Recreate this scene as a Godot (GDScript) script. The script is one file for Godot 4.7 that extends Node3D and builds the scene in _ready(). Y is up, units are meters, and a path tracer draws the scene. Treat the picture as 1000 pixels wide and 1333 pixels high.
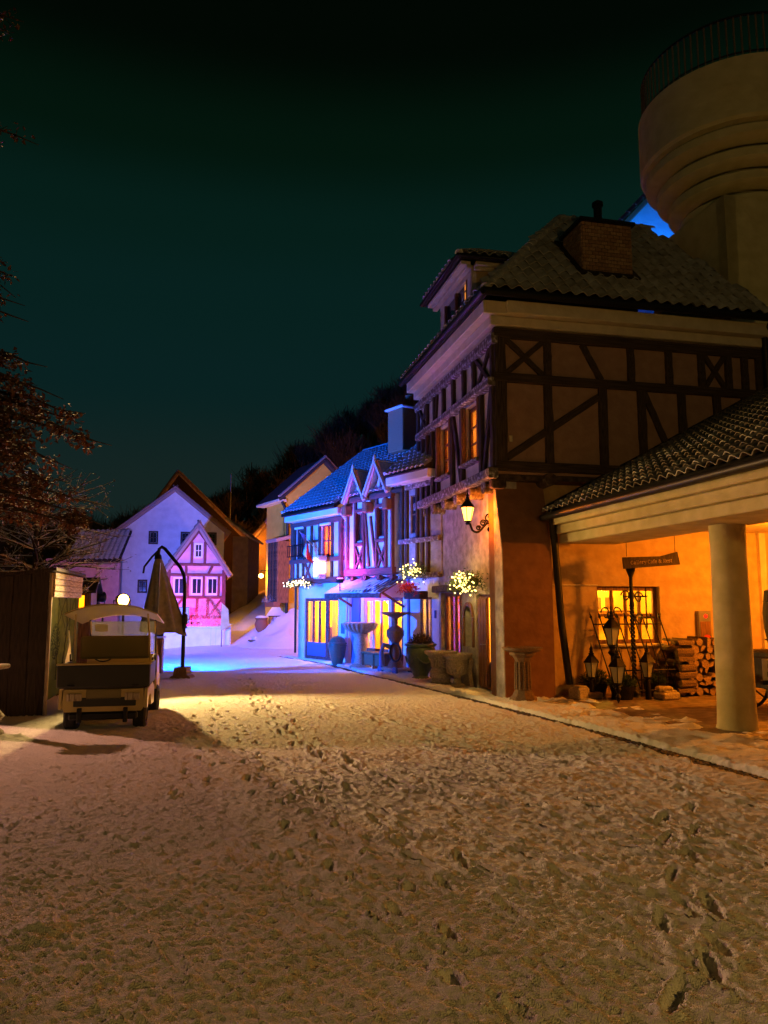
extends Node3D

var M := {}
var rng := RandomNumberGenerator.new()
var used := {}
var cache := {}

func _ready() -> void:
	rng.seed = 7
	setup_camera()
	setup_sky()
	make_materials()
	build_ground()
	build_hill()
	build_timber_house()
	build_canopy()
	build_tower()
	build_wall_behind()
	build_row()
	build_square_houses()
	build_lamps()
	build_cart()
	build_kiosk()
	build_parasol()
	build_trees()
	build_street_pots()
	build_canopy_things()
	build_far_things()

# ---------------------------------------------------------------- camera, sky
func setup_camera() -> void:
	var c := Camera3D.new()
	c.name = "camera"
	add_child(c)
	c.position = Vector3(0, 1.8, 0)
	c.rotation = Vector3(atan(118.5 / 1000.0), 0, 0)
	c.fov = rad_to_deg(2.0 * atan(666.5 / 1000.0))
	c.near = 0.05
	c.far = 600.0
	c.current = true

func setup_sky() -> void:
	var e := Environment.new()
	e.background_mode = Environment.BG_SKY
	var s := Sky.new()
	# clear night air: near black overhead, teal glow lower down, the same all the way round
	var stops := [[-90.0, Color(0.002, 0.004, 0.004)], [-1.0, Color(0.006, 0.012, 0.011)], [0.0, Color(0.0095, 0.0175, 0.016)], [8.0, Color(0.0072, 0.0175, 0.016)], [16.0, Color(0.0027, 0.0155, 0.0152)], [22.0, Color(0.0022, 0.0148, 0.013)], [27.0, Color(0.0018, 0.0128, 0.0095)], [32.0, Color(0.0011, 0.0075, 0.0038)], [38.0, Color(0.0006, 0.0022, 0.0009)], [50.0, Color(0.0004, 0.001, 0.0005)], [90.0, Color(0.0003, 0.0007, 0.0004)]]
	var im := Image.create(64, 512, false, Image.FORMAT_RGBF)
	for y in 512:
		var el := 90.0 - 180.0 * (y + 0.5) / 512.0
		var c: Color = stops[0][1]
		for k in stops.size() - 1:
			if el >= stops[k][0]:
				c = stops[k][1].lerp(stops[k + 1][1], smoothstep(stops[k][0], stops[k + 1][0], el))
		for x in 64:
			im.set_pixel(x, y, c)
	var p := PanoramaSkyMaterial.new()
	p.panorama = ImageTexture.create_from_image(im)
	s.sky_material = p
	e.sky = s
	e.tonemap_mode = Environment.TONE_MAPPER_LINEAR
	e.tonemap_exposure = 1.0
	e.sdfgi_enabled = true
	e.ssao_enabled = true
	e.ssil_enabled = true
	var w := WorldEnvironment.new()
	w.name = "environment"
	w.environment = e
	add_child(w)

# ---------------------------------------------------------------- helpers
func lin(r: float, g: float, b: float, a := 1.0) -> Color:
	return Color(r, g, b, a).linear_to_srgb()

func noise(sd: int, freq: float, oct := 4, kind := FastNoiseLite.TYPE_SIMPLEX_SMOOTH) -> FastNoiseLite:
	var n := FastNoiseLite.new()
	n.seed = sd
	n.frequency = freq
	n.noise_type = kind
	n.fractal_octaves = oct
	return n

func gray(sd: int, freq: float, oct := 4, size := 512, kind := FastNoiseLite.TYPE_SIMPLEX_SMOOTH) -> Image:
	var im := noise(sd, freq, oct, kind).get_seamless_image(size, size)
	im.convert(Image.FORMAT_L8)
	return im

func ramp(im: Image, stops: Array) -> ImageTexture:
	# stops: [[t, Color linear], ...]
	var lut := PackedByteArray()
	for i in 256:
		var t := i / 255.0
		var c: Color = stops[0][1]
		for k in stops.size() - 1:
			if t >= stops[k][0]:
				var f: float = clampf((t - stops[k][0]) / (stops[k + 1][0] - stops[k][0]), 0, 1)
				c = stops[k][1].lerp(stops[k + 1][1], f)
		c = c.linear_to_srgb()
		lut.append_array([c.r8, c.g8, c.b8])
	var d := im.get_data()
	var o := PackedByteArray()
	o.resize(d.size() * 3)
	for i in d.size():
		var v := d[i] * 3
		o[i * 3] = lut[v]
		o[i * 3 + 1] = lut[v + 1]
		o[i * 3 + 2] = lut[v + 2]
	return ImageTexture.create_from_image(Image.create_from_data(im.get_width(), im.get_height(), false, Image.FORMAT_RGB8, o))

func mat(key: String, c: Color, rough := 0.85, o := {}) -> StandardMaterial3D:
	var m := StandardMaterial3D.new()
	m.resource_name = key
	m.albedo_color = c
	m.roughness = rough
	m.metallic = o.get("metal", 0.0)
	m.metallic_specular = o.get("spec", 0.4)
	if o.has("tex"):
		m.albedo_texture = o.tex
		m.albedo_color = o.get("tint", Color.WHITE)
	if o.has("bump"):
		m.heightmap_enabled = true
		m.heightmap_texture = o.bump
		m.heightmap_scale = o.get("bs", 0.5)
	if o.has("tex") or o.has("bump"):
		m.uv1_triplanar = true
		m.uv1_world_triplanar = o.get("world", true)
		var s: float = o.get("scale", 0.5)
		m.uv1_scale = o.get("grain", Vector3.ONE) * s
	if o.has("emit"):
		m.emission_enabled = true
		m.emission = o.emit
		m.emission_energy_multiplier = o.get("power", 1.0)
	if o.has("back"):
		m.backlight_enabled = true
		m.backlight = o.back
	if o.has("alpha"):
		m.transparency = BaseMaterial3D.TRANSPARENCY_ALPHA
		m.albedo_color.a = o.alpha
	if o.get("vc", false):
		m.vertex_color_use_as_albedo = true
	m.cull_mode = BaseMaterial3D.CULL_DISABLED
	M[key] = m
	return m

func make_materials() -> void:
	var n1 := gray(1, 0.012, 5)
	var n2 := gray(2, 0.03, 4)
	var n3 := gray(3, 0.09, 3)
	var n4 := gray(4, 0.02, 5, 512, FastNoiseLite.TYPE_PERLIN)
	var b1 := ImageTexture.create_from_image(n1)
	var b2 := ImageTexture.create_from_image(n2)
	var b3 := ImageTexture.create_from_image(n3)
	var C := func(r, g, b): return Color(r, g, b)
	mat("snow", Color.WHITE, 0.8, {"tex": ramp(n2, [[0.0, C.call(0.66, 0.67, 0.69)], [0.5, C.call(0.76, 0.77, 0.78)], [1.0, C.call(0.85, 0.85, 0.86)]]), "bump": b3, "bs": 1.2, "scale": 2.2, "spec": 0.15})
	mat("snow_soft", lin(0.78, 0.79, 0.81), 0.85, {"bump": b3, "bs": 1.2, "scale": 1.2, "spec": 0.3})
	mat("paving", Color.WHITE, 0.6, {"tex": ramp(n1, [[0.0, C.call(0.07, 0.055, 0.045)], [0.5, C.call(0.15, 0.115, 0.09)], [1.0, C.call(0.26, 0.2, 0.16)]]), "bump": b3, "bs": 0.4, "scale": 0.6})
	mat("cobble", Color.WHITE, 0.55, {"tex": ramp(n2, [[0.0, C.call(0.02, 0.018, 0.015)], [1.0, C.call(0.1, 0.09, 0.075)]]), "scale": 3.0})
	mat("plaster_grey", Color.WHITE, 0.9, {"tex": ramp(n1, [[0.15, C.call(0.22, 0.205, 0.2)], [0.5, C.call(0.34, 0.325, 0.315)], [0.85, C.call(0.44, 0.425, 0.41)]]), "bump": b2, "bs": 1.6, "scale": 0.55})
	mat("plaster_cream", Color.WHITE, 0.9, {"tex": ramp(n1, [[0.0, C.call(0.52, 0.45, 0.31)], [1.0, C.call(0.68, 0.6, 0.44)]]), "bump": b2, "bs": 0.8, "scale": 0.5})
	mat("plaster_salmon", Color.WHITE, 0.9, {"tex": ramp(n1, [[0.0, C.call(0.39, 0.27, 0.13)], [0.5, C.call(0.48, 0.345, 0.17)], [1.0, C.call(0.57, 0.42, 0.22)]]), "bump": b2, "bs": 0.9, "scale": 0.5})
	mat("plaster_pier_shaded", Color.WHITE, 0.9, {"tex": ramp(n1, [[0.0, C.call(0.16, 0.075, 0.035)], [1.0, C.call(0.26, 0.13, 0.065)]]), "bump": b2, "bs": 0.9, "scale": 0.5})  # salmon darkened: the shade on the corner pier is in this colour
	mat("plaster_rose", Color.WHITE, 0.9, {"tex": ramp(n1, [[0.0, C.call(0.3, 0.17, 0.12)], [1.0, C.call(0.42, 0.26, 0.19)]]), "bump": b2, "bs": 0.9, "scale": 0.5})
	mat("plaster_yellow", Color.WHITE, 0.9, {"tex": ramp(n1, [[0.0, C.call(0.52, 0.36, 0.045)], [1.0, C.call(0.66, 0.48, 0.07)]]), "bump": b2, "bs": 0.6, "scale": 0.4})
	mat("plaster_white", Color.WHITE, 0.9, {"tex": ramp(n1, [[0.0, C.call(0.58, 0.57, 0.55)], [1.0, C.call(0.74, 0.73, 0.71)]]), "bump": b2, "bs": 0.6, "scale": 0.4})
	mat("plaster_pink", Color.WHITE, 0.9, {"tex": ramp(n1, [[0.0, C.call(0.6, 0.3, 0.36)], [1.0, C.call(0.74, 0.42, 0.47)]]), "bump": b2, "bs": 0.6, "scale": 0.5})
	mat("plaster_ochre", Color.WHITE, 0.9, {"tex": ramp(n1, [[0.1, C.call(0.4, 0.33, 0.15)], [0.9, C.call(0.56, 0.48, 0.26)]]), "bump": b2, "bs": 0.7, "scale": 0.35})
	mat("plaster_blue", Color.WHITE, 0.9, {"tex": ramp(n1, [[0.0, C.call(0.42, 0.52, 0.6)], [1.0, C.call(0.55, 0.64, 0.7)]]), "bump": b2, "bs": 0.6, "scale": 0.4})
	mat("plaster_brown", Color.WHITE, 0.9, {"tex": ramp(n1, [[0.0, C.call(0.16, 0.12, 0.08)], [1.0, C.call(0.26, 0.2, 0.13)]]), "bump": b2, "bs": 0.6, "scale": 0.4})
	var grain := ramp(n4, [[0.2, C.call(0.028, 0.017, 0.011)], [0.5, C.call(0.06, 0.037, 0.024)], [0.8, C.call(0.1, 0.064, 0.042)]])
	mat("timber", Color.WHITE, 0.8, {"tex": grain, "bump": b1, "bs": 1.2, "scale": 0.9, "world": false})
	mat("timber_snowy", Color.WHITE, 0.85, {"tex": ramp(n1, [[0.2, C.call(0.07, 0.05, 0.038)], [0.5, C.call(0.17, 0.135, 0.115)], [0.66, C.call(0.26, 0.22, 0.2)], [0.75, C.call(0.55, 0.54, 0.54)], [1.0, C.call(0.62, 0.62, 0.62)]]), "bump": b2, "bs": 0.8, "scale": 1.3})
	mat("timber_red", Color.WHITE, 0.8, {"tex": ramp(n4, [[0.2, C.call(0.1, 0.03, 0.028)], [0.8, C.call(0.22, 0.075, 0.065)]]), "bump": b1, "bs": 1.0, "scale": 0.9, "world": false})
	mat("wood_brown", Color.WHITE, 0.6, {"tex": ramp(n4, [[0.2, C.call(0.1, 0.045, 0.018)], [0.8, C.call(0.24, 0.11, 0.045)]]), "bump": b1, "bs": 0.6, "scale": 1.0, "grain": Vector3(4, 0.5, 4), "world": false})
	mat("wood_pale", Color.WHITE, 0.75, {"tex": ramp(n4, [[0.2, C.call(0.22, 0.15, 0.09)], [0.5, C.call(0.4, 0.3, 0.19)], [0.8, C.call(0.52, 0.42, 0.29)]]), "bump": b1, "bs": 0.8, "scale": 1.0, "grain": Vector3(4, 0.5, 4), "world": false})
	mat("wood_pale_level", Color.WHITE, 0.75, {"tex": ramp(n4, [[0.2, C.call(0.22, 0.15, 0.09)], [0.5, C.call(0.4, 0.3, 0.19)], [0.8, C.call(0.52, 0.42, 0.29)]]), "bump": b1, "bs": 0.8, "scale": 1.0, "grain": Vector3(4, 4, 0.5), "world": false})
	mat("wood_dark", Color.WHITE, 0.7, {"tex": ramp(n4, [[0.2, C.call(0.018, 0.011, 0.007)], [0.8, C.call(0.05, 0.03, 0.018)]]), "bump": b1, "bs": 0.8, "scale": 1.0, "grain": Vector3(4, 0.5, 4)})
	mat("wood_end", Color.WHITE, 0.85, {"tex": ramp(n2, [[0.2, C.call(0.16, 0.1, 0.055)], [0.8, C.call(0.36, 0.25, 0.14)]]), "bump": b2, "bs": 1.0, "scale": 2.0})
	mat("bark", Color.WHITE, 0.9, {"tex": ramp(n2, [[0.2, C.call(0.03, 0.02, 0.014)], [0.8, C.call(0.1, 0.07, 0.05)]]), "bump": b2, "bs": 2.0, "scale": 2.0})
	mat("bark_snowy", Color.WHITE, 0.9, {"tex": ramp(n3, [[0.25, C.call(0.07, 0.05, 0.04)], [0.5, C.call(0.16, 0.13, 0.11)], [0.6, C.call(0.6, 0.6, 0.6)], [1.0, C.call(0.75, 0.75, 0.76)]]), "scale": 2.5})
	mat("tile", Color.WHITE, 0.85, {"tex": ramp(n1, [[0.1, C.call(0.2, 0.17, 0.13)], [0.5, C.call(0.4, 0.37, 0.31)], [0.9, C.call(0.58, 0.56, 0.52)]]), "bump": b3, "bs": 0.35, "scale": 0.5})
	mat("tile_b", Color.WHITE, 0.85, {"tex": ramp(n1, [[0.1, C.call(0.3, 0.27, 0.22)], [0.5, C.call(0.5, 0.47, 0.42)], [0.9, C.call(0.66, 0.65, 0.62)]]), "bump": b3, "bs": 0.35, "scale": 0.7})
	mat("tile_dark", Color.WHITE, 0.85, {"tex": ramp(n1, [[0.1, C.call(0.1, 0.085, 0.06)], [0.5, C.call(0.18, 0.155, 0.12)], [0.9, C.call(0.3, 0.27, 0.23)]]), "bump": b3, "bs": 0.35, "scale": 0.6})
	mat("plaster_tower", Color.WHITE, 0.9, {"tex": ramp(n1, [[0.1, C.call(0.62, 0.55, 0.26)], [0.9, C.call(0.78, 0.71, 0.4)]]), "bump": b2, "bs": 0.7, "scale": 0.35})
	mat("bark_wood", lin(0.17, 0.115, 0.06), 0.9)
	mat("tile_frost", Color.WHITE, 0.75, {"tex": ramp(n2, [[0.2, C.call(0.3, 0.33, 0.34)], [0.5, C.call(0.46, 0.49, 0.5)], [0.85, C.call(0.64, 0.66, 0.68)]]), "bump": b2, "bs": 0.6, "scale": 1.0})
	mat("deck", lin(0.045, 0.036, 0.03), 0.9)
	mat("gutter", lin(0.02, 0.018, 0.016), 0.45, {"metal": 0.4})
	mat("brick", Color.WHITE, 0.9, {"tex": ramp(n2, [[0.2, C.call(0.3, 0.17, 0.08)], [0.8, C.call(0.5, 0.33, 0.18)]]), "bump": b3, "bs": 0.5, "scale": 1.7})
	mat("brick_b", Color.WHITE, 0.9, {"tex": ramp(n2, [[0.2, C.call(0.24, 0.12, 0.06)], [0.8, C.call(0.4, 0.24, 0.12)]]), "bump": b3, "bs": 0.5, "scale": 2.1})
	mat("mortar", lin(0.1, 0.08, 0.06), 0.95)
	mat("iron", lin(0.016, 0.015, 0.015), 0.45, {"metal": 0.5, "bump": b3, "bs": 0.2, "scale": 3.0})
	mat("steel", lin(0.3, 0.3, 0.3), 0.4, {"metal": 0.8})
	mat("stone", Color.WHITE, 0.9, {"tex": ramp(n2, [[0.1, C.call(0.2, 0.17, 0.12)], [0.5, C.call(0.36, 0.32, 0.25)], [0.9, C.call(0.48, 0.45, 0.38)]]), "bump": b3, "bs": 0.8, "scale": 1.6})
	mat("stone_brown", Color.WHITE, 0.85, {"tex": ramp(n2, [[0.1, C.call(0.1, 0.065, 0.04)], [0.9, C.call(0.24, 0.16, 0.1)]]), "bump": b3, "bs": 0.8, "scale": 1.6})
	mat("glaze_green", Color.WHITE, 0.35, {"tex": ramp(n2, [[0.1, C.call(0.025, 0.05, 0.035)], [0.9, C.call(0.07, 0.12, 0.085)]]), "scale": 1.5, "spec": 0.5})
	mat("terracotta", lin(0.25, 0.1, 0.05), 0.85, {"bump": b2, "bs": 0.5, "scale": 2.0})
	mat("red", lin(0.42, 0.015, 0.012), 0.6)
	mat("blue_paint", lin(0.08, 0.12, 0.3), 0.6)
	mat("white_paint", lin(0.7, 0.7, 0.69), 0.6)
	mat("glass", lin(0.02, 0.02, 0.025), 0.03, {"alpha": 0.08, "spec": 0.5})
	mat("glass_milky", lin(0.52, 0.55, 0.42), 0.25, {"alpha": 0.8})
	mat("glass_dark", lin(0.02, 0.025, 0.035), 0.06, {"spec": 0.7})
	mat("room", lin(0.75, 0.52, 0.12), 0.9)
	mat("room_dark", lin(0.1, 0.08, 0.06), 0.9)
	mat("curtain", lin(0.66, 0.42, 0.08), 0.9, {"back": lin(0.6, 0.4, 0.15)})
	mat("curtain_brown", lin(0.42, 0.2, 0.07), 0.9, {"back": lin(0.5, 0.26, 0.09)})
	mat("curtain_white", lin(0.68, 0.64, 0.55), 0.9, {"back": lin(0.5, 0.45, 0.35)})
	mat("rubber", lin(0.018, 0.018, 0.018), 0.8)
	mat("cart_paint", lin(0.48, 0.35, 0.12), 0.35, {"bump": b2, "bs": 0.06, "scale": 0.5})
	mat("cart_bed", lin(0.03, 0.027, 0.02), 0.55, {"bump": b3, "bs": 0.15, "scale": 1.0})
	mat("seat", lin(0.2, 0.155, 0.06), 0.7, {"bump": b3, "bs": 0.2, "scale": 1.0})
	mat("cloth", Color.WHITE, 0.9, {"tex": ramp(n1, [[0.1, C.call(0.17, 0.14, 0.1)], [0.9, C.call(0.28, 0.24, 0.18)]]), "bump": b3, "bs": 0.4, "scale": 1.0})
	mat("frost_glass", Color.WHITE, 0.5, {"tex": ramp(n3, [[0.3, C.call(0.2, 0.22, 0.24)], [0.55, C.call(0.45, 0.47, 0.5)], [0.8, C.call(0.75, 0.76, 0.78)]]), "scale": 2.0, "alpha": 0.5})
	mat("leaf", Color.WHITE, 0.8, {"vc": true, "back": lin(0.25, 0.1, 0.05)})
	mat("needle", lin(0.05, 0.09, 0.03), 0.8)
	mat("flower_red", lin(0.45, 0.02, 0.02), 0.8)
	mat("log_bark", Color.WHITE, 0.95, {"tex": ramp(n2, [[0.2, C.call(0.07, 0.045, 0.03)], [0.8, C.call(0.2, 0.14, 0.09)]]), "bump": b2, "bs": 1.5, "scale": 2.4})
	mat("bulb_gold", lin(1.0, 0.8, 0.4), 0.4, {"emit": Color(1.0, 0.72, 0.3), "power": 30.0})
	mat("bulb_blue", lin(0.4, 0.7, 1.0), 0.4, {"emit": Color(0.2, 0.55, 1.0), "power": 9.0})
	mat("bulb_lavender", lin(0.7, 0.6, 1.0), 0.4, {"emit": Color(0.75, 0.6, 1.0), "power": 8.0})
	mat("bulb_rosy", lin(1.0, 0.7, 0.6), 0.4, {"emit": Color(1.0, 0.65, 0.5), "power": 8.0})
	mat("bulb_magenta", lin(1.0, 0.4, 1.0), 0.4, {"emit": Color(1.0, 0.35, 1.0), "power": 8.0})
	mat("bulb_warm", lin(1.0, 0.85, 0.5), 0.4, {"emit": Color(1.0, 0.72, 0.33), "power": 5.0})
	mat("fairy", lin(1.0, 0.9, 0.6), 0.4, {"emit": Color(1.0, 0.86, 0.48), "power": 4.5})
	mat("led_red", lin(0.8, 0.02, 0.02), 0.4, {"emit": Color(1.0, 0.05, 0.03), "power": 4.0})

func numbered(n: String) -> String:
	if not used.has(n):
		used[n] = 0
		return n
	used[n] += 1
	return "%s_%03d" % [n, used[n]]

func thing(called: String, label: String, category: String, at := Vector3.ZERO, yaw := 0.0, group := "") -> Node3D:
	var o := Node3D.new()
	o.name = numbered(called)
	add_child(o)
	o.position = at
	o.rotation.y = deg_to_rad(yaw)
	o.set_meta("label", label)
	o.set_meta("category", category)
	if group:
		o.set_meta("group", group)
	return o

func part(parent: Node, called: String, mesh: Mesh, m, xf := Transform3D.IDENTITY) -> MeshInstance3D:
	var o := MeshInstance3D.new()
	o.name = called
	o.mesh = mesh
	o.material_override = M[m] if m is String else m
	o.transform = xf
	parent.add_child(o, true)
	return o

func holder(parent: Node, called: String, at := Vector3.ZERO) -> Node3D:
	var o := Node3D.new()
	o.name = called
	o.position = at
	parent.add_child(o, true)
	return o

func at(x: float, y: float, z: float) -> Transform3D:
	return Transform3D(Basis.IDENTITY, Vector3(x, y, z))

func xfr(pos: Vector3, rot_deg: Vector3, sc := Vector3.ONE) -> Transform3D:
	var b := Basis.from_euler(Vector3(deg_to_rad(rot_deg.x), deg_to_rad(rot_deg.y), deg_to_rad(rot_deg.z)))
	return Transform3D(b * Basis.from_scale(sc), pos)

func st_new() -> SurfaceTool:
	var st := SurfaceTool.new()
	st.begin(Mesh.PRIMITIVE_TRIANGLES)
	return st

func quad(st: SurfaceTool, a: Vector3, b: Vector3, c: Vector3, d: Vector3, g := -1) -> void:
	st.set_smooth_group(g)
	for v in [a, b, c, a, c, d]:
		st.add_vertex(v)

func tri(st: SurfaceTool, a: Vector3, b: Vector3, c: Vector3, g := -1) -> void:
	st.set_smooth_group(g)
	for v in [a, b, c]:
		st.add_vertex(v)

func done(st: SurfaceTool) -> ArrayMesh:
	st.generate_normals()
	st.index()
	return st.commit()

# chamfered box centred on the origin
func boxm(sx: float, sy: float, sz: float, bev := 0.01) -> Mesh:
	var key := "b%.3f_%.3f_%.3f_%.3f" % [sx, sy, sz, bev]
	if cache.has(key):
		return cache[key]
	var st := st_new()
	box_in(st, Vector3.ZERO, Vector3(sx, sy, sz), bev)
	var m := done(st)
	cache[key] = m
	return m

func box_in(st: SurfaceTool, c: Vector3, s: Vector3, bev := 0.0, b := Basis.IDENTITY) -> void:
	var h := s / 2.0
	bev = minf(bev, minf(h.x, minf(h.y, h.z)) * 0.6)
	var P := func(x: float, y: float, z: float) -> Vector3: return c + b * Vector3(x, y, z)
	var i := Vector3(h.x - bev, h.y - bev, h.z - bev)
	for s1 in [-1.0, 1.0]:
		var f: float = s1
		var qs := [[P.call(f * h.x, -i.y, -i.z), P.call(f * h.x, i.y, -i.z), P.call(f * h.x, i.y, i.z), P.call(f * h.x, -i.y, i.z)],
			[P.call(-i.x, f * h.y, -i.z), P.call(-i.x, f * h.y, i.z), P.call(i.x, f * h.y, i.z), P.call(i.x, f * h.y, -i.z)],
			[P.call(-i.x, -i.y, f * h.z), P.call(i.x, -i.y, f * h.z), P.call(i.x, i.y, f * h.z), P.call(-i.x, i.y, f * h.z)]]
		for q in qs:
			if f > 0:
				quad(st, q[3], q[2], q[1], q[0])
			else:
				quad(st, q[0], q[1], q[2], q[3])
	if bev <= 0.0:
		return
	for s1 in [-1.0, 1.0]:
		for s2 in [-1.0, 1.0]:
			var e: float = s1
			var f: float = s2
			quad(st, P.call(e * h.x, f * i.y, -i.z), P.call(e * h.x, f * i.y, i.z), P.call(e * i.x, f * h.y, i.z), P.call(e * i.x, f * h.y, -i.z))
			quad(st, P.call(e * h.x, -i.y, f * i.z), P.call(e * h.x, i.y, f * i.z), P.call(e * i.x, i.y, f * h.z), P.call(e * i.x, -i.y, f * h.z))
			quad(st, P.call(-i.x, e * h.y, f * i.z), P.call(i.x, e * h.y, f * i.z), P.call(i.x, e * i.y, f * h.z), P.call(-i.x, e * i.y, f * h.z))
			for s3 in [-1.0, 1.0]:
				var g: float = s3
				tri(st, P.call(e * h.x, f * i.y, g * i.z), P.call(e * i.x, f * h.y, g * i.z), P.call(e * i.x, f * i.y, g * h.z))

func bx(parent: Node, called: String, c: Vector3, s: Vector3, m, bev := 0.01, rot := Vector3.ZERO) -> MeshInstance3D:
	return part(parent, called, boxm(s.x, s.y, s.z, bev), m, xfr(c, rot))

# polygon in xy, extruded from z = -d/2 to d/2
func prism_in(st: SurfaceTool, poly: PackedVector2Array, z0: float, z1: float, xf := Transform3D.IDENTITY) -> void:
	var ids := Geometry2D.triangulate_polygon(poly)
	for k in range(0, ids.size(), 3):
		for z in [z0, z1]:
			var q := []
			for j in 3:
				var p := poly[ids[k + j]]
				q.append(xf * Vector3(p.x, p.y, z))
			tri(st, q[0], q[1], q[2])
	for k in poly.size():
		var a := poly[k]
		var b := poly[(k + 1) % poly.size()]
		quad(st, xf * Vector3(a.x, a.y, z0), xf * Vector3(b.x, b.y, z0), xf * Vector3(b.x, b.y, z1), xf * Vector3(a.x, a.y, z1))

func prism(poly: PackedVector2Array, z0: float, z1: float, xf := Transform3D.IDENTITY) -> ArrayMesh:
	var st := st_new()
	prism_in(st, poly, z0, z1, xf)
	return done(st)

func lathe_in(st: SurfaceTool, prof: Array, seg := 24, xf := Transform3D.IDENTITY, smooth := true, off := 0.0) -> void:
	var g := 1
	for k in prof.size() - 1:
		var a: Vector2 = prof[k]
		var b: Vector2 = prof[k + 1]
		if k > 0:
			var p: Vector2 = prof[k - 1]
			if absf(angle_difference((a - p).angle(), (b - a).angle())) > 0.7:
				g += 1
		for i in seg:
			var t0 := TAU * (i + off) / seg
			var t1 := TAU * (i + 1 + off) / seg
			var q := [Vector3(a.x * cos(t0), a.y, a.x * sin(t0)), Vector3(a.x * cos(t1), a.y, a.x * sin(t1)), Vector3(b.x * cos(t1), b.y, b.x * sin(t1)), Vector3(b.x * cos(t0), b.y, b.x * sin(t0))]
			var gg := g if smooth else -1
			if a.x < 1e-4:
				tri(st, xf * q[0], xf * q[2], xf * q[3], gg)
			elif b.x < 1e-4:
				tri(st, xf * q[0], xf * q[1], xf * q[2], gg)
			else:
				quad(st, xf * q[0], xf * q[1], xf * q[2], xf * q[3], gg)

func lathe(prof: Array, seg := 24, smooth := true, off := 0.0) -> ArrayMesh:
	var st := st_new()
	lathe_in(st, prof, seg, Transform3D.IDENTITY, smooth, off)
	return done(st)

func tube_in(st: SurfaceTool, pts: Array, rad: Array, seg := 8) -> void:
	var rings := []
	var up := Vector3.UP
	for k in pts.size():
		var d: Vector3
		if k == 0:
			d = pts[1] - pts[0]
		elif k == pts.size() - 1:
			d = pts[k] - pts[k - 1]
		else:
			d = (pts[k + 1] - pts[k - 1])
		d = d.normalized()
		var s := d.cross(up)
		if s.length() < 0.05:
			s = d.cross(Vector3.RIGHT)
		s = s.normalized()
		var t := s.cross(d).normalized()
		up = t
		var r: float = rad[mini(k, rad.size() - 1)]
		var ring := []
		for i in seg:
			var a := TAU * i / seg
			ring.append(pts[k] + (s * cos(a) + t * sin(a)) * r)
		rings.append(ring)
	for k in pts.size() - 1:
		for i in seg:
			var j := (i + 1) % seg
			quad(st, rings[k][i], rings[k + 1][i], rings[k + 1][j], rings[k][j], 1)
	for i in range(1, seg - 1):
		tri(st, rings[0][0], rings[0][i], rings[0][i + 1])
		var e: Array = rings[-1]
		tri(st, e[0], e[i + 1], e[i])

func tube(pts: Array, rad: Array, seg := 8) -> ArrayMesh:
	var st := st_new()
	tube_in(st, pts, rad, seg)
	return done(st)

# a plane for facades: origin, u, v = up, n = outwards
func west(x: float, z := 0.0) -> Dictionary:
	return {"o": Vector3(x, 0, z), "u": Vector3(0, 0, 1), "v": Vector3.UP, "n": Vector3(-1, 0, 0)}

func south(z: float, x := 0.0) -> Dictionary:
	return {"o": Vector3(x, 0, z), "u": Vector3(1, 0, 0), "v": Vector3.UP, "n": Vector3(0, 0, 1)}

func on(p: Dictionary, u: float, v: float, n := 0.0) -> Vector3:
	return p.o + p.u * u + p.v * v + p.n * n

func pb(p: Dictionary) -> Basis:
	return Basis(p.u, p.v, p.n)

# hewn beam, unit size, four variants
func hewn(k: int) -> Mesh:
	var key := "hewn%d" % k
	if cache.has(key):
		return cache[key]
	var r := RandomNumberGenerator.new()
	r.seed = 100 + k
	var st := st_new()
	var n := 7
	var rings := []
	for i in n + 1:
		var x := -0.5 + float(i) / n
		var j := func() -> float: return r.randf_range(-0.05, 0.05) if i > 0 and i < n else 0.0
		var ring := []
		for q in [[-0.5, -0.4], [-0.5, 0.4], [-0.4, 0.5], [0.4, 0.5], [0.5, 0.4], [0.5, -0.4], [0.4, -0.5], [-0.4, -0.5]]:
			ring.append(Vector3(x, q[0] + j.call(), q[1] + (j.call() if q[1] > 0 else 0.0)))
		rings.append(ring)
	for i in n:
		for q in 8:
			var w := (q + 1) % 8
			quad(st, rings[i][q], rings[i][w], rings[i + 1][w], rings[i + 1][q])
	for i in range(1, 7):
		tri(st, rings[0][0], rings[0][i + 1], rings[0][i])
		tri(st, rings[n][0], rings[n][i], rings[n][i + 1])
	var m := done(st)
	cache[key] = m
	return m

func beam(parent: Node, called: String, p: Dictionary, a: Vector2, b: Vector2, w: float, d: float, m = "timber", lift := 0.0) -> MeshInstance3D:
	var dir := (b - a)
	var l := dir.length()
	dir /= l
	var along: Vector3 = p.u * dir.x + p.v * dir.y
	var nn: Vector3 = p.n
	var across := nn.cross(along)
	var c := (a + b) / 2.0
	return part(parent, called, hewn(rng.randi() % 4), m, Transform3D(Basis(along * l, across * w, nn * d), on(p, c.x, c.y, d / 2.0 - 0.03 + lift)))

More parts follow.
